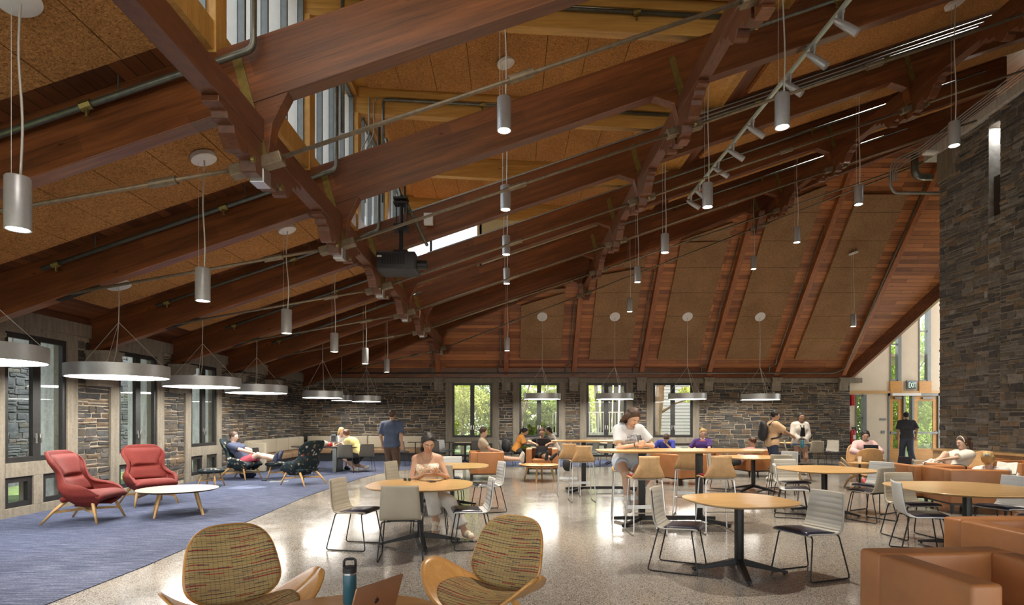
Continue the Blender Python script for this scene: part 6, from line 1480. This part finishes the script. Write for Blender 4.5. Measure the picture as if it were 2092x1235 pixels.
# --- the woman at the bar table
w2 = person('person in a pale grey lettered T-shirt looking at a phone at the tall bar table', 1.84, 9.22, 4, pelvis=.89, lean=17, head=(34, 18, 6), hand_local=False, sex='f', sc=1.09, sk='fair', h=.0085, hair=('brown', 'long'),
    hands=((.16, -.42, 1.175), (.04, -.44, 1.175)), poles=((1, .15, -.9), (-1, .15, -.9)), feet=((.10, -.12, .30), (-.06, -.30, .30)), knees=((.3, -1, .4), (-.15, -1, .4)), toes=((.15, -1, -.25), (-.1, -1, -.4)),
    shirt=cloth('heather', (.50, .53, .57)), sleeve=.72, hem=-.06, loose=.012, pants=cloth('pale_denim', (.46, .53, .62)), plen=.38, shoes='white', socks=white_c, palm=((-.8, .1, .2), (.8, .1, .2)), grip=.75)
# --- men and women further back
w3 = person('person in a dark polo and pink shorts lying back with a laptop', -6.93, 15.2, 84, pelvis=.46, px=(0, -.10), lean=-36, head=(28, 0, 0), hand_local=False, sc=1.06, sk='fair', hair=('brown', 'short'),
    hands=((.10, -.34, .70), (-.10, -.34, .70)), poles=((1, .3, -.6), (-1, .3, -.6)), feet=((.08, -.97, .57), (-.10, -.95, .54)), knees=((.05, -.3, 1), (-.05, -.3, 1)), toes=((.1, -.25, 1), (-.15, -.25, 1)),
    shirt=cloth('navy_polo', (.045, .055, .10)), sleeve=.75, pants=cloth('pink', (.50, .085, .12)), plen=.72, shoes='navy', grip=.5)
w4 = person('person in a navy T-shirt and brown trousers walking away from us', -2.92, 14.6, 176, pelvis=.93, lean=2, sc=1.03, sk='tan', hair=('brown', 'short'), hands=((.27, -.10, -.50), (-.27, .06, -.50)), feet=((.09, -.18, .09), (-.10, .16, .12)), toes=((.1, -1, 0), (-.1, -1, -.35)),
    shirt=cloth('navy', (.055, .075, .13)), sleeve=.85, hem=-.08, loose=.02, pants=cloth('brown', (.075, .045, .032)), plen=1.92, shoes='dark', grip=.35)
w5 = person('person in a pale yellow shirt bending over the corner study table', -4.42, 17.45, -104, pelvis=.52, lean=38, head=(10, -10, 0), hand_local=False, sc=1.06, sk='fair', hair=('auburn', 'bun'),
    hands=((.06, -.52, .80), (-.12, -.50, .80)), feet=((.10, -.10, .09), (-.12, .12, .12)), toes=((.1, -1, 0), (-.1, -1, -.6)), shirt=cloth('yellow', (.62, .52, .22)), sleeve=.85, loose=.015, pants=cloth('dark', (.03, .03, .03)), plen=.8, shoes='white')
w6 = person('person in a white top facing the yellow-shirted one across the study table', -5.35, 18.35, 40, pelvis=.52, lean=20, head=(10, 20, 0), hand_local=False, sex='f', sk='fair', hair=('blond', 'back'), hands=((.10, -.45, .80), (-.14, -.42, .80)), feet=((.10, -.42, .09), (-.10, -.38, .09)),
    shirt=white_c, sleeve=.4, pants=cloth('rust', (.16, .05, .04)), plen=1.6, shoes='dark')
w7 = person('person in a beige T-shirt in a leather armchair, bare legs on the coffee table', -.58, 15.3, 96, pelvis=.50, lean=-14, head=(18, -6, 0), hand_local=False, sk='fair', hair=('brown', 'short'), hands=((.12, -.33, .72), (-.12, -.33, .72)), feet=((.06, -.98, .52), (-.08, -1.0, .50)), knees=((0, -.2, 1), (0, -.2, 1)), toes=((.1, -.1, 1), (-.2, -.1, 1)),
    sc=1.04, shirt=cloth('beige', (.42, .36, .27)), pants=cloth('olive', (.06, .06, .05)), plen=.8, shoes='white')
w8 = person('person in a black T-shirt facing us in a leather armchair, soles toward us', .95, 16.95, -4, pelvis=.48, lean=-14, head=(30, 0, 0), hand_local=False, sk='olive', hair=('brown', 'short'), hands=((.20, -.30, .86), (-.20, -.30, .86)), poles=((1, .2, .1), (-1, .2, .1)), feet=((.14, -1.0, .52), (.34, -.95, .50)), knees=((.1, -.2, 1), (-.1, -.2, 1)), toes=((.2, -.1, 1), (.7, -.1, .7)),
    sc=1.04, shirt=cloth('black_tee', (.022, .022, .026)), sleeve=.7, pants=cloth('dark', (.03, .03, .03)), plen=.75, shoes='dark')
w9 = person('person in an orange T-shirt writing at the table under the second back window', .22, 19.6, 92, pelvis=.52, lean=24, head=(18, 0, 0), hand_local=False, sex='f', sk='olive', hair=('black', 'pony'), hands=((.10, -.46, .80), (-.10, -.50, .80)), feet=((.10, -.30, .09), (-.10, -.2, .09)),
    shirt=cloth('orange', (.50, .215, .045)), sleeve=.8, loose=.015, pants=cloth('dark', (.03, .03, .03)), plen=1.9, shoes='white')
w10 = person('person in a cream shirt facing the orange-shirted one across the window table', 1.58, 19.65, -94, pelvis=.52, lean=20, head=(6, 0, 0), hand_local=False, sex='f', sk='olive', hair=('black', 'back'), hands=((.10, -.44, .80), (-.10, -.42, .80)), feet=((.10, -.34, .09), (-.10, -.3, .09)),
    shirt=cloth('cream', (.58, .52, .45)), sleeve=1.8, loose=.02, pants=cloth('stone', (.34, .30, .26)), plen=1.9, shoes='white')
w11 = person('person in a bright blue T-shirt with head bowed into one hand', 4.50, 16.95, -10, pelvis=.48, lean=30, head=(52, 0, 0), hand_local=False, sk='fair', hair=('brown', 'short'), hands=((.02, -.36, .84), (-.18, -.42, .62)), poles=((1, 0, -.8), (-1, .1, -.6)), feet=((.12, -.46, .09), (-.12, -.44, .09)), shirt=cloth('blue', (.035, .05, .30)), sleeve=.8, pants=cloth('dark', (.03, .03, .03)), plen=.8, shoes='dark')
w12 = person('person with curly blond hair and a purple T-shirt in an armchair behind the bar table', 5.45, 16.55, -20, pelvis=.46, lean=-10, head=(16, 10, 0), hand_local=False, sk='fair', hair=('blond', 'curly'), hands=((.16, -.34, .60), (-.34, -.20, .66)), feet=((.12, -.60, .09), (-.12, -.58, .09)), shirt=cloth('purple', (.065, .03, .17)), sleeve=.8, pants=cloth('dark', (.03, .03, .03)), plen=.8, shoes='white')
w13 = person('person with brown curls sunk low in a leather armchair, only the head showing', 6.45, 15.95, -100, pelvis=.42, px=(0, -.25), lean=-52, head=(40, 0, 0), hand_local=False, sk='fair', hair=('auburn', 'curly'), hands=((.12, -.50, .62), (-.12, -.50, .62)), feet=((.10, -1.05, .09), (-.10, -1.02, .09)), shirt=cloth('pinkish', (.50, .26, .26)), sleeve=.8, pants=cloth('dark', (.03, .03, .03)), plen=1.8, shoes='white')
w14 = person('person with a big black backpack, peach T-shirt and navy shorts, gesturing with both hands', 6.72, 15.0, 86, pelvis=.93, lean=2, head=(8, 0, 0), sc=1.02, sk='tan', hair=('black', 'short'), hands=((.02, -.42, -.24), (-.05, -.46, -.28)), poles=((.6, .5, -1), (-.6, .5, -1)), feet=((.10, -.08, .08), (-.11, .1, .08)),
    shirt=cloth('peach', (.60, .40, .24)), sleeve=.85, hem=-.08, loose=.02, pants=cloth('navy_s', (.03, .04, .075)), plen=.8, shoes='white', socks=white_c, grip=.7)
w15 = person('person in an open white cardigan over a black top, standing with hands joined', 8.20, 16.55, -4, pelvis=.90, lean=0, head=(2, 8, 4), sex='f', sc=1.01, sk='tan', hair=('black', 'bun'), hands=((.02, -.20, -.44), (-.08, -.22, -.42)), poles=((1, .3, -.4), (-1, .3, -.4)), feet=((.09, 0, .08), (-.09, -.03, .08)),
    shirt=cloth('cardigan', (.66, .63, .58)), sleeve=1.9, hem=-.16, loose=.028, pants=cloth('denim', (.10, .16, .25)), plen=.25, shoes='white', socks=white_c)
w16 = person('person in a pale pink sweatshirt with dark headphones working on a laptop, sole raised', 8.86, 14.62, -18, pelvis=.47, lean=-6, head=(22, 0, 0), hand_local=False, sk='fair', hair=('black', 'short'), hands=((.14, -.32, .72), (-.14, -.32, .72)), poles=((1, .2, -.4), (-1, .2, -.4)), feet=((.02, -.58, .52), (-.14, -.48, .09)), knees=((.5, -.4, 1), (-.2, -1, .3)), toes=((.3, -.3, 1), (-.1, -1, 0)),
    sc=.98, shirt=cloth('pale_pink', (.60, .40, .40)), sleeve=1.8, loose=.018, pants=cloth('dark', (.03, .03, .03)), plen=.8, shoes='red')
w17 = person('person in a dark T-shirt and jeans walking out toward the exit doors', 14.05, 20.75, 165, pelvis=.94, lean=2, sc=1.04, sk='tan', hair=('black', 'short'), hands=((.26, -.12, -.50), (-.28, .02, -.50)), feet=((.08, -.24, .09), (-.10, .22, .14)), toes=((.1, -1, 0), (-.1, -1, -.5)), shirt=cloth('charcoal', (.035, .035, .045)), sleeve=.85, hem=-.08, loose=.02, pants=cloth('jeans', (.045, .055, .08)), plen=1.93, shoes='white')
w18 = person('person with a white headband and ponytail curled up side-on reading in a plywood chair', 8.92, 11.80, -86, pelvis=.40, lean=-26, head=(26, 0, 0), hand_local=False, sex='f', sk='fair', hair=('brown', 'pony'), hands=((.10, -.40, .74), (-.10, -.42, .70)), poles=((1, .2, -.6), (-1, .2, -.6)), feet=((.08, -.74, .42), (-.08, -.40, .56)), knees=((0, -.3, 1), (0, -.5, 1)), toes=((0, -.3, 1), (.1, -.6, .9)),
    sc=1.05, shirt=cloth('off_white', (.62, .58, .52)), sleeve=.85, loose=.015, pants=cloth('pale_denim', (.46, .53, .62)), plen=.45, shoes='dark')
w19 = person('person with a blond clipped bun seen from behind, holding up an open book', 8.22, 9.98, 128, pelvis=.34, px=(0, -.18), lean=-50, head=(20, 10, 0), hand_local=False, sex='f', sk='fair', hair=('blond', 'bun'), hands=((.10, -.42, .70), (-.12, -.42, .70)), poles=((1, .3, -.6), (-1, .3, -.6)), feet=((.12, -.95, .40), (-.10, -1.0, .42)), knees=((0, -.3, 1), (0, -.3, 1)), toes=((0, -.4, 1), (0, -.4, 1)),
    sc=1.05, shirt=white_c, sleeve=.8, loose=.015, pants=cloth('stone', (.34, .30, .26)), plen=1.85, shoes='white')
# ------------------------------------------------------------------ small things people carry and leave about
M['laptop'] = plain('space_grey', (.33, .33, .34), .38, .7, var=.04); M['rosegold'] = plain('copper_laptop', (.40, .21, .12), .40, .6, var=.04); M['darklap'] = plain('dark_laptop', (.05, .035, .032), .4, .2)
M['screen'] = plain('screen_off', (.02, .02, .025), .15); M['teal'] = plain('teal_enamel', (.035, .125, .165), .38, 0, var=.05)
M['exred'] = plain('extinguisher_red', (.42, .015, .02), .35); M['exit_g'] = emis('exit_letters', (.45, 1.0, .66), .24); M['bag'] = plain('black_nylon', (.014, .015, .02), .7, 0, var=.3, scale=20, bmp=.3)
def laptop(label, loc, rz, mat='laptop', tilt=105, w=.32, d=.22, logo=False, dark_logo='screen'):
    t = thing('laptop', label, 'laptop', loc, R(rz)); b = MB(); b.rbox(-w / 2, w / 2, -d / 2, d / 2, 0, .014, .006, 2); b.build('base', mat, t, auto=40)
    b = MB(); b.rbox(-w / 2 + .02, w / 2 - .02, -d / 2 + .08, d / 2 - .02, .013, .0155, .001, 1); b.build('keyboard', 'screen', t)
    m = Matrix.Translation((0, d / 2, .012)) @ Matrix.Rotation(-R(tilt - 90), 4, 'X'); b = MB(); b.rbox(-w / 2, w / 2, -.005, .005, 0, d, .004, 2, m); o = b.build('lid', mat, t, auto=40)
    b = MB(); b.box(-w / 2 + .008, w / 2 - .008, -.0062, -.005, .012, d - .008, m); b.build('screen', 'screen', o)
    if logo:
        pts = []
        for i in range(40):
            a = i / 40 * 2 * PI; r = .0165 * (1 - .10 * max(0, math.sin(a)) ** 6 - .07 * max(0, -math.sin(a)) ** 8); x = r * math.cos(a); z = r * math.sin(a) * 1.03
            if math.hypot(x - .0185, z - .002) < .0085: a2 = math.atan2(z - .002, x - .0185); x, z = .0185 + .0085 * math.cos(a2), .002 + .0085 * math.sin(a2)
            pts.append((x, z + d / 2))
        b = MB(); b.prism(pts, .0051, .0062, 'y', m); b.prism([(.000, d / 2 + .018), (.003, d / 2 + .025), (.009, d / 2 + .029), (.007, d / 2 + .021)], .0051, .0062, 'y', m); b.build('logo', dark_logo, o)
    return t
laptop('copper coloured laptop half open on the near round table, lid toward us', (-.85, 3.26, .45), -121, 'rosegold', 108, .36, .23, True)
laptop('silver laptop on the lap of the man in pink shorts', (-6.42, 15.17, .60), 84, 'laptop', 100, logo=True)
laptop('black laptop held by the boy with soles toward us', (.95, 16.60, .78), -4, 'darklap', 80)
laptop('dark brown laptop before the person in pale pink', (8.80, 14.22, .70), -18, 'darklap', 100)
laptop('small dark laptop standing open on the ledge table by the exit doors', (8.2, 12.3, .56), -70, 'darklap', 100, .30, .2)
t = thing('coffee_table', 'low dark table beside the girl with the headband, soles resting near it', 'coffee table', (8.15, 12.2, 0), 0, 'round coffee tables')
b = MB(); b.lathe([(.001, .53), (.36, .53), (.38, .55), (.38, .56), (.001, .56)], 36); b.build('tabletop', 'darktop', t, auto=30)
for k in range(3): a = k * 2.09 + .5; b = MB(); b.tube([(.3 * math.cos(a), .3 * math.sin(a), 0), (.2 * math.cos(a), .2 * math.sin(a), .53)], .018, 10); b.build('leg', 'black', t)
# bottle
def bottle(label, loc, body='teal', cap_='blackp', h=.24, r=.037, handle=True, name='water_bottle'):
    t = thing(name, label, 'bottle', loc); b = MB(); b.lathe([(.001, 0), (r - .003, 0), (r, .004), (r, h * .80), (r * .98, h * .81), (.001, h * .81)], 28); b.build('body', body, t, auto=40)
    b = MB(); b.lathe([(.001, h * .81), (r * .985, h * .81), (r * .985, h * .86), (.001, h * .86)], 28); b.build('steel_band', 'steel', t, auto=40)
    b = MB(); b.lathe([(.001, h * .86), (r * 1.03, h * .86), (r * 1.03, h * .99), (r * .8, h * 1.03), (.001, h * 1.03)], 28); b.build('lid', cap_, t, auto=40)
    if handle: b = MB(); b.tube(rounded([(-r * .85, 0, h), (-r * .85, 0, h * 1.22), (r * .85, 0, h * 1.24), (r * .85, 0, h)], .02), .008, 8); b.build('handle', cap_, t, smooth=True)
    return t
bottle('teal steel water bottle with a black looped lid on the near table', (-.955, 3.52, .45), h=.215, r=.040)
bottle('small black and red bottle on the dark table by the pink-shirted person', (7.22, 15.05, .45), 'blackp', 'exred', .24, .035, False)
bottle('second dark bottle beside the black and red one', (7.40, 15.0, .45), 'blackp', 'blackp', .26, .033, False)
bottle('bright blue bottle on the window table between the two women', (1.12, 19.75, .74), plain('bright_blue', (.03, .30, .55), .3), 'white', .22, .05, False)
bottle('clear bottle hanging from the hand of the cardigan woman', (8.12, 16.26, .76), plain('blue_bottle', (.05, .22, .30), .25), 'blackp', .26, .05, False)
# table clutter
def slab(name, label, cat, loc, rz, w, d, h, mat, part=None, tilt=0):
    t = thing(name, label, cat, loc, R(rz)); m = Matrix.Rotation(R(tilt), 4, 'X'); b = MB(); b.rbox(-w / 2, w / 2, -d / 2, d / 2, 0, h, min(.006, h * .45), 2, m); b.build('body', mat, t, auto=40)
    b = MB(); b.box(-w / 2 + .004, w / 2 - .004, -d / 2 + .004, d / 2 - .004, h - .0005, h + .0006, m); b.build('screen', part or 'screen', t); return t
slab('phone', 'dark phone lying on the table before the woman in the flowered top', 'phone', (-1.01, 7.62, .74), 25, .078, .155, .012, 'blackp')
slab('tablet', 'pale tablet held by the woman in the flowered top', 'tablet', (-1.00, 7.74, .815), 12, .24, .17, .008, plain('pink_case', (.48, .33, .28), .4), None, -22)
t = thing('sunglasses', 'sunglasses lying on the table left of the phone', 'sunglasses', (-1.33, 7.68, .74), R(-20)); b = MB()
for s in (-1, 1): b.tube([(s * .033 + .026 * math.cos(a / 12 * 2 * PI), 0, .024 + .020 * math.sin(a / 12 * 2 * PI)) for a in range(12)], .0025, 6, closed=True)
b.build('rims', 'brass', t, smooth=True); b = MB()
for s in (-1, 1): b.prism([(s * .033 + .025 * math.cos(a / 12 * 2 * PI), .024 + .019 * math.sin(a / 12 * 2 * PI)) for a in range(12)], -.001, .001)
b.build('lenses', 'screen', t)
for s in (-1, 1): b = MB(); b.tube([(s * .060, 0, .030), (s * .062, .10, .032), (s * .058, .135, .012)], .0025, 6); b.build('temple', 'brass', t, smooth=True)
t = slab('phone', 'black phone in the hands of the woman at the bar table', 'phone', (1.955, 8.745, 1.185), 12, .072, .012, .14, 'blackp', 'blackp', -24)
# lettered print of the grey T-shirt, two curved lines over a stroke
def text(name, body, size, mtx, mat, parent=None, ext=.002):
    c = bpy.data.curves.new(name, 'FONT'); c.body = body; c.size = size; c.align_x = 'CENTER'; c.align_y = 'CENTER'; c.extrude = ext
    o = bpy.data.objects.new(name, c); COL.objects.link(o); c.materials.append(M[mat] if isinstance(mat, str) else mat)
    me = o.to_mesh(); m2 = me.copy(); o.to_mesh_clear(); bpy.data.objects.remove(o); m2.materials.clear(); m2.materials.append(M[mat] if isinstance(mat, str) else mat)
    o = bpy.data.objects.new(name, m2); COL.objects.link(o); o.matrix_local = mtx
    if parent: o.parent = parent
    return o
def onchest(P, up, out, dx=0.0, roll=0):
    """a frame lying on the chest of a person, in the person's own axes"""
    S = P['S']; c = P['chest'] + (P['u'] * up + P['fr'] * out + P['xr'] * dx) * S; z = Vector(P['fr']); y = Vector(P['u']); x = y.cross(z)
    m = Matrix((( x.x, y.x, z.x, c[0]), (x.y, y.y, z.y, c[1]), (x.z, y.z, z.z, c[2]), (0, 0, 0, 1))); return m @ Matrix.Rotation(R(roll), 4, 'Z')
ink = plain('navy_print', (.035, .045, .09), .8)
# chest prints are wrapped onto the cloth by a shrinkwrap modifier
def wrap(o, P):
    sh = [c for c in P['t'].children if c.name.startswith('shirt')][0]; md = o.modifiers.new('wrap', 'SHRINKWRAP'); md.target = sh; md.wrap_method = 'PROJECT'; md.use_project_z = True; md.use_negative_direction = True; md.use_positive_direction = True; md.offset = .003
wrap(text('shirt_lettering', 'AUPIST', .052, onchest(w2, .055, .26, .01, 8), ink, w2['t'], 0), w2)
wrap(text('shirt_lettering', 'NEARIO', .048, onchest(w2, .005, .26, -.015, 6), ink, w2['t'], 0), w2)
b = MB(); b.prism([(-.11, -.045), (-.02, -.06), (.08, -.047), (.10, -.055), (-.02, -.07), (-.10, -.055)], 0, .001, 'z'); o = b.build('shirt_stroke', ink, w2['t']); o.matrix_local = onchest(w2, .005, .26, -.01, 4); wrap(o, w2)
b = MB(); b.prism([(-.08, .0), (.08, .0), (.07, .022), (-.07, .022)], 0, .001, 'z'); o = b.build('shirt_print', plain('orange_print', (.5, .13, .06), .8), w12['t']); o.matrix_local = onchest(w12, .10, .26); wrap(o, w12)
# wristband, headphones, headband, glasses, hair clip
def part_tube(name, mat, P, pts, r, closed=False): b = MB(); b.tube([tuple(p) for p in pts], r, 8, closed=closed); return b.build(name, mat, P['t'], smooth=True)
H = w16['H']; part_tube('headphone_band', 'blackp', w16, [H(.092 * math.cos(a), -.012, .02 + .115 * math.sin(a)) for a in [i / 14 * PI for i in range(15)]], .011)
for s in (-1, 1): b = MB(); b.ball(tuple(H(s * .088, -.012, -.005)), .036, 12, None, (.6, 1, 1)); b.build('ear_cup', 'blackp', w16['t'], smooth=True)
H = w18['H']; part_tube('headband', 'white', w18, [H(.088 * math.cos(a), .028 - .01 * math.sin(a), .02 + .112 * math.sin(a)) for a in [i / 14 * PI for i in range(15)]], .008)
H = w3['H']; part_tube('glasses', 'blackp', w3, [H(-.075, .02, .008), H(-.06, .088, .006), H(0, .098, .006), H(.06, .088, .006), H(.075, .02, .008)], .003)
H = w19['H']; b = MB(); b.ball(tuple(H(0, -.13, .075)), .035, 10, None, (1, .5, .8)); b.build('hair_clip', plain('grey_clip', (.22, .27, .26), .3), w19['t'], smooth=True)
wv = w2['wr'][1]; e_ = w2['el'][1]; d = nz(wv - e_); n1 = nz(np.cross(d, V3(0, 0, 1))); n2 = np.cross(d, n1); part_tube('wristband', 'blackp', w2, [wv - d * .03 + (n1 * math.cos(a) + n2 * math.sin(a)) * .033 for a in [i / 12 * 2 * PI for i in range(12)]], .006, True)
H = w1['H']
for s in (-1, 1): b = MB(); b.ball(tuple(H(s * .083, -.008, -.048)), .008, 8, None, (1, 1, 2)); b.build('earring', 'brass', w1['t'], smooth=True)
c = w1['nb']; part_tube('necklace', 'brass', w1, [c + w1['fr'] * (.058 + .055 * math.sin(a)) + w1['xr'] * .075 * math.cos(a) + w1['u'] * (.012 - .085 * math.sin(a)) for a in [i / 16 * PI for i in range(17)]], .0018)
# black tank under the open cardigan
b = MB(); pr = [(-.062, .115), (-.05, .03), (-.065, -.20), (.065, -.20), (.05, .03), (.062, .115), (.035, .115), (.02, .05), (-.02, .05), (-.035, .115)]; b.prism(pr, 0, .001, 'z'); o = b.build('black_top', 'bag', w15['t']); o.matrix_local = onchest(w15, .0, .30); wrap(o, w15)
# backpack on the standing man
P = w14; t = thing('backpack', 'big black backpack worn by the man in the peach T-shirt', 'backpack', P['t'].location, P['t'].rotation_euler[2])
c = P['P0'] + P['u'] * .30 - P['fr'] * .235
blob('bag', 'bag', t, [ell(c, V3(.155, .095, .25), .04), ell(c + V3(0, .05, -.08), V3(.13, .075, .14), .04), ell(c + V3(0, 0, .16), V3(.11, .075, .10), .04)], .014)
for s in (-1, 1):
    b = MB(); q = [P['shd'][0] if s > 0 else P['shd'][1]][0]; x = q - P['xr'] * s * .055
    b.tube(smoothline([tuple(x - P['fr'] * .15 - P['u'] * .02), tuple(x + P['u'] * .098 + P['fr'] * .0), tuple(x + P['fr'] * .135 - P['u'] * .05), tuple(x + P['fr'] * .165 - P['u'] * .17), tuple(x + P['xr'] * s * .04 + P['fr'] * .10 - P['u'] * .30), tuple(x + P['xr'] * s * .05 - P['fr'] * .10 - P['u'] * .36)], 4), .020, 8); b.build('strap', 'bag', t, smooth=True)
# open book
def book(label, loc, rz, tilt):
    t = thing('open_book', label, 'book', loc, R(rz)); m0 = Matrix.Rotation(R(tilt), 4, 'X')
    for s in (-1, 1):
        m = m0 @ Matrix.Rotation(R(16) * -s, 4, 'Y'); b = MB(); b.box(min(0, s * .145), max(0, s * .145), -.11, .11, .002, .016, m); b.build('pages', 'paper', t); b = MB(); b.box(min(0, s * .15), max(0, s * .15), -.115, .115, -.002, .002, m); b.build('cover', 'beige', t)
        b = MB()
        for i in range(11): b.box(s * .072 - .055, s * .072 + .05 - .02 * (i % 3 == 2), -.088 + i * .016, -.085 + i * .016, .016, .0163, m)
        b.build('print_lines', plain('faint_ink', (.45, .43, .40), .8) if 'faint' not in M else M['faint'], t)
    return t
book('thick white book held open by the blond reader', tuple(at(2058, 957, 10.1)), 128 - 180, 58)
book('open book on the knees of the girl with the headband', (8.50, 11.78, .66), -86, 25)
for i, (x, y, z, l) in enumerate(((.75, 19.55, .745, 'open notebook under the hand of the orange-shirted woman'), (-4.98, 17.5, .745, 'white papers on the corner study table'))): slab('notebook', l, 'notebook', (x, y, z), 80, .30, .22, .006, 'paper', 'paper')
slab('food_tray', 'yellow food tray on the window table', 'tray', (1.18, 19.4, .74), 5, .34, .22, .035, plain('yellow_tray', (.45, .33, .05), .5), plain('food', (.30, .16, .06), .8))
t = thing('paper_cup', 'white paper cup standing before the plywood chair back', 'cup', (7.55, 12.65, .62)); 
b = MB(); b.lathe([(.001, 0), (.030, 0), (.042, .13), (.040, .13), (.029, .01), (.001, .01)], 20); b.build('cup', 'white', t, auto=40)
t = thing('side_table', 'small round side table under the paper cup', 'side table', (7.55, 12.65, 0)); b = MB(); b.lathe([(.001, .60), (.22, .60), (.22, .62), (.001, .62)], 30); b.build('tabletop', 'oak', t, auto=30); b = MB(); b.lathe([(.001, 0), (.15, 0), (.15, .012), (.02, .02), (.02, .6), (.001, .6)], 16); b.build('stem', 'black', t, auto=40)
# bags on and under seats
def softbag(label, loc, mat, r, group=None):
    t = thing('bag', label, 'bag', loc); rr = random.Random(len(label)); blob('bag', mat, t, [ell(V3(rr.uniform(-.4, .4) * r[0], rr.uniform(-.4, .4) * r[1], r[2] * rr.uniform(.75, 1.0)), V3(*r) * rr.uniform(.6, .95), .05) for _ in range(5)], .016, (), [((0, 0, 0), V3(0, 0, -1))]); return t
softbag('cream bag heaped on the corner table left of the screen', (-5.55, 17.4, .74), cloth('cream_bag', (.52, .45, .34)), (.19, .12, .10)); softbag('small red pouch beside the cream bag', (-5.33, 17.45, .74), 'exred', (.07, .06, .06))
softbag('black backpack hanging behind the orange-shirted woman', (-.10, 19.5, .46), 'bag', (.13, .16, .24)); softbag('dark blue bag under the printed chair of the man with the laptop', (-6.9, 15.55, 0), cloth('navy_bag', (.02, .03, .07)), (.20, .13, .10)); softbag('dark bag on the floor right of the boy with the laptop', (1.75, 17.6, 0), 'bag', (.12, .12, .22)); softbag('black bag in the lap of the girl with the headband', (8.75, 11.5, .52), 'bag', (.16, .10, .08))
t = thing('charger_cable', 'black charger and cable lying on the carpet before the man with the laptop', 'cable', (-6.15, 14.75, .008)); b = MB(); b.rbox(-.06, .06, -.04, .04, 0, .03, .008); b.build('charger', 'blackp', t, auto=40); b = MB(); b.tube(smoothline([(.06, 0, .01), (.2, .1, .006), (.35, .05, .006), (.3, .25, .006), (.1, .3, .006)], 6), .005, 6); b.build('cable', 'blackp', t, smooth=True)
slab('magazine', 'open magazine lying on the carpet between the printed chairs', 'magazine', (-5.72, 14.6, .008), 15, .42, .28, .01, 'paper', plain('magazine_print', (.10, .11, .12), .5, var=.8, scale=18))
# ------------------------------------------------------------------ exit sign, extinguisher, plates, projector
ys = YE - .12
t = thing('exit_sign', 'lit green EXIT sign over the exit doors', 'sign', (xat(1860), YE - .01, zat(787))); k = YE / F
b = MB(); b.rbox(-10 * k, 10 * k, -.09, -.03, -8 * k, 8 * k, .015); b.build('housing', 'alu', t, auto=40); b = MB(); b.box(-8 * k, 8 * k, -.094, -.09, -6.5 * k, 6.5 * k); b.build('face', 'frame', t); b = MB(); b.box(-10 * k, 10 * k, -.08, 0, 8 * k, 10 * k); b.build('bracket', 'alu', t)
text('letters', 'EXIT', 15 * k, Matrix.Translation((0, -.096, 0)) @ Matrix.Rotation(R(90), 4, 'X') @ Matrix.Diagonal((.50, 1, 1, 1)), 'exit_g', t, .001)
t = thing('fire_extinguisher', 'red fire extinguisher hanging at the right end of the back wall', 'fire extinguisher', (xat(1740), YE - .095, zat(907)))
b = MB(); b.lathe([(.001, 0), (.085, 0), (.09, .02), (.09, .46), (.075, .53), (.03, .56), (.03, .60), (.001, .60)], 24); b.build('cylinder', 'exred', t, auto=40); b = MB(); b.box(-.05, .09, -.025, .025, .60, .66); b.tube([(.05, 0, .62), (.12, 0, .55), (.11, 0, .15)], .012, 6); b.build('valve', 'blackp', t); b = MB(); b.box(-.05, .05, -.093, -.088, .2, .36); b.build('label_plate', 'paper', t)
tag(MB().box(xat(1736), xat(1742), YE - .12, YE, zat(828), zat(806)).build('alarm_sign', 'exred'), 'small red sign on the wall end above the fire extinguisher', 'sign')
tag(MB().box(xat(1797), xat(1810), YE - .02, YE, zat(858), zat(854)).build('room_plate', 'alu'), 'small dark name plate on the cream wall left of the doors', 'plate')
tag(MB().box(xat(1800), xat(1807), YE - .02, YE, zat(885), zat(879)).build('wall_switch', 'alu'), 'small grey switch plate on the cream wall, below the name plate', 'switch')
t = thing('projector', 'black projector hanging below the skylight, lens to the right', 'projector', tuple(at(822, 545, 10.25))); k = 10.25 / F
b = MB(); b.rbox(-.40, .27, -.28, .30, -.11, .20, .03); b.build('housing', 'blackp', t, auto=40)
b = MB()
for i in range(9): b.box(-.30 + .045 * i, -.275 + .045 * i, -.286, -.28, -.02, .15)
b.build('vent_grille', 'black', t); b = MB(); b.cyl((.25, -.05, .02), (.44, -.05, .02), .085, .08, 20); b.cyl((.44, -.05, .02), (.445, -.05, .02), .065, .065, 20); b.build('lens', 'black', t, auto=40)
b = MB(); b.cyl((-.02, 0, .20), (-.02, 0, 1.25), .035, seg=10)
for z in (.24, .62, .70, 1.08, 1.16): b.box(-.14, .10, -.10, .10, z, z + .035)
b.cyl((-.12, .08, .66), (-.12, .08, 1.1), .012, seg=6); b.cyl((.09, -.08, .66), (.09, -.08, 1.1), .012, seg=6); b.build('mount', 'black', t)
b = MB(); b.cyl((-.02, 0, 1.2), (-.34, .25, 2.35), .03, seg=8); b.cyl((.08, 0, 1.1), (.35, .60, .55), .03, seg=8); b.cyl((-.02, 0, 1.2), (-.02, .72, 1.2), .03, seg=8); b.build('strut', 'pipe', t)
b = MB(); b.box(.30, .46, .50, .60, .92, 1.12); b.build('junction_box', 'white', t); b = MB(); b.box(-.38, -.30, -.282, -.278, .10, .13); b.build('badge', 'white', t)
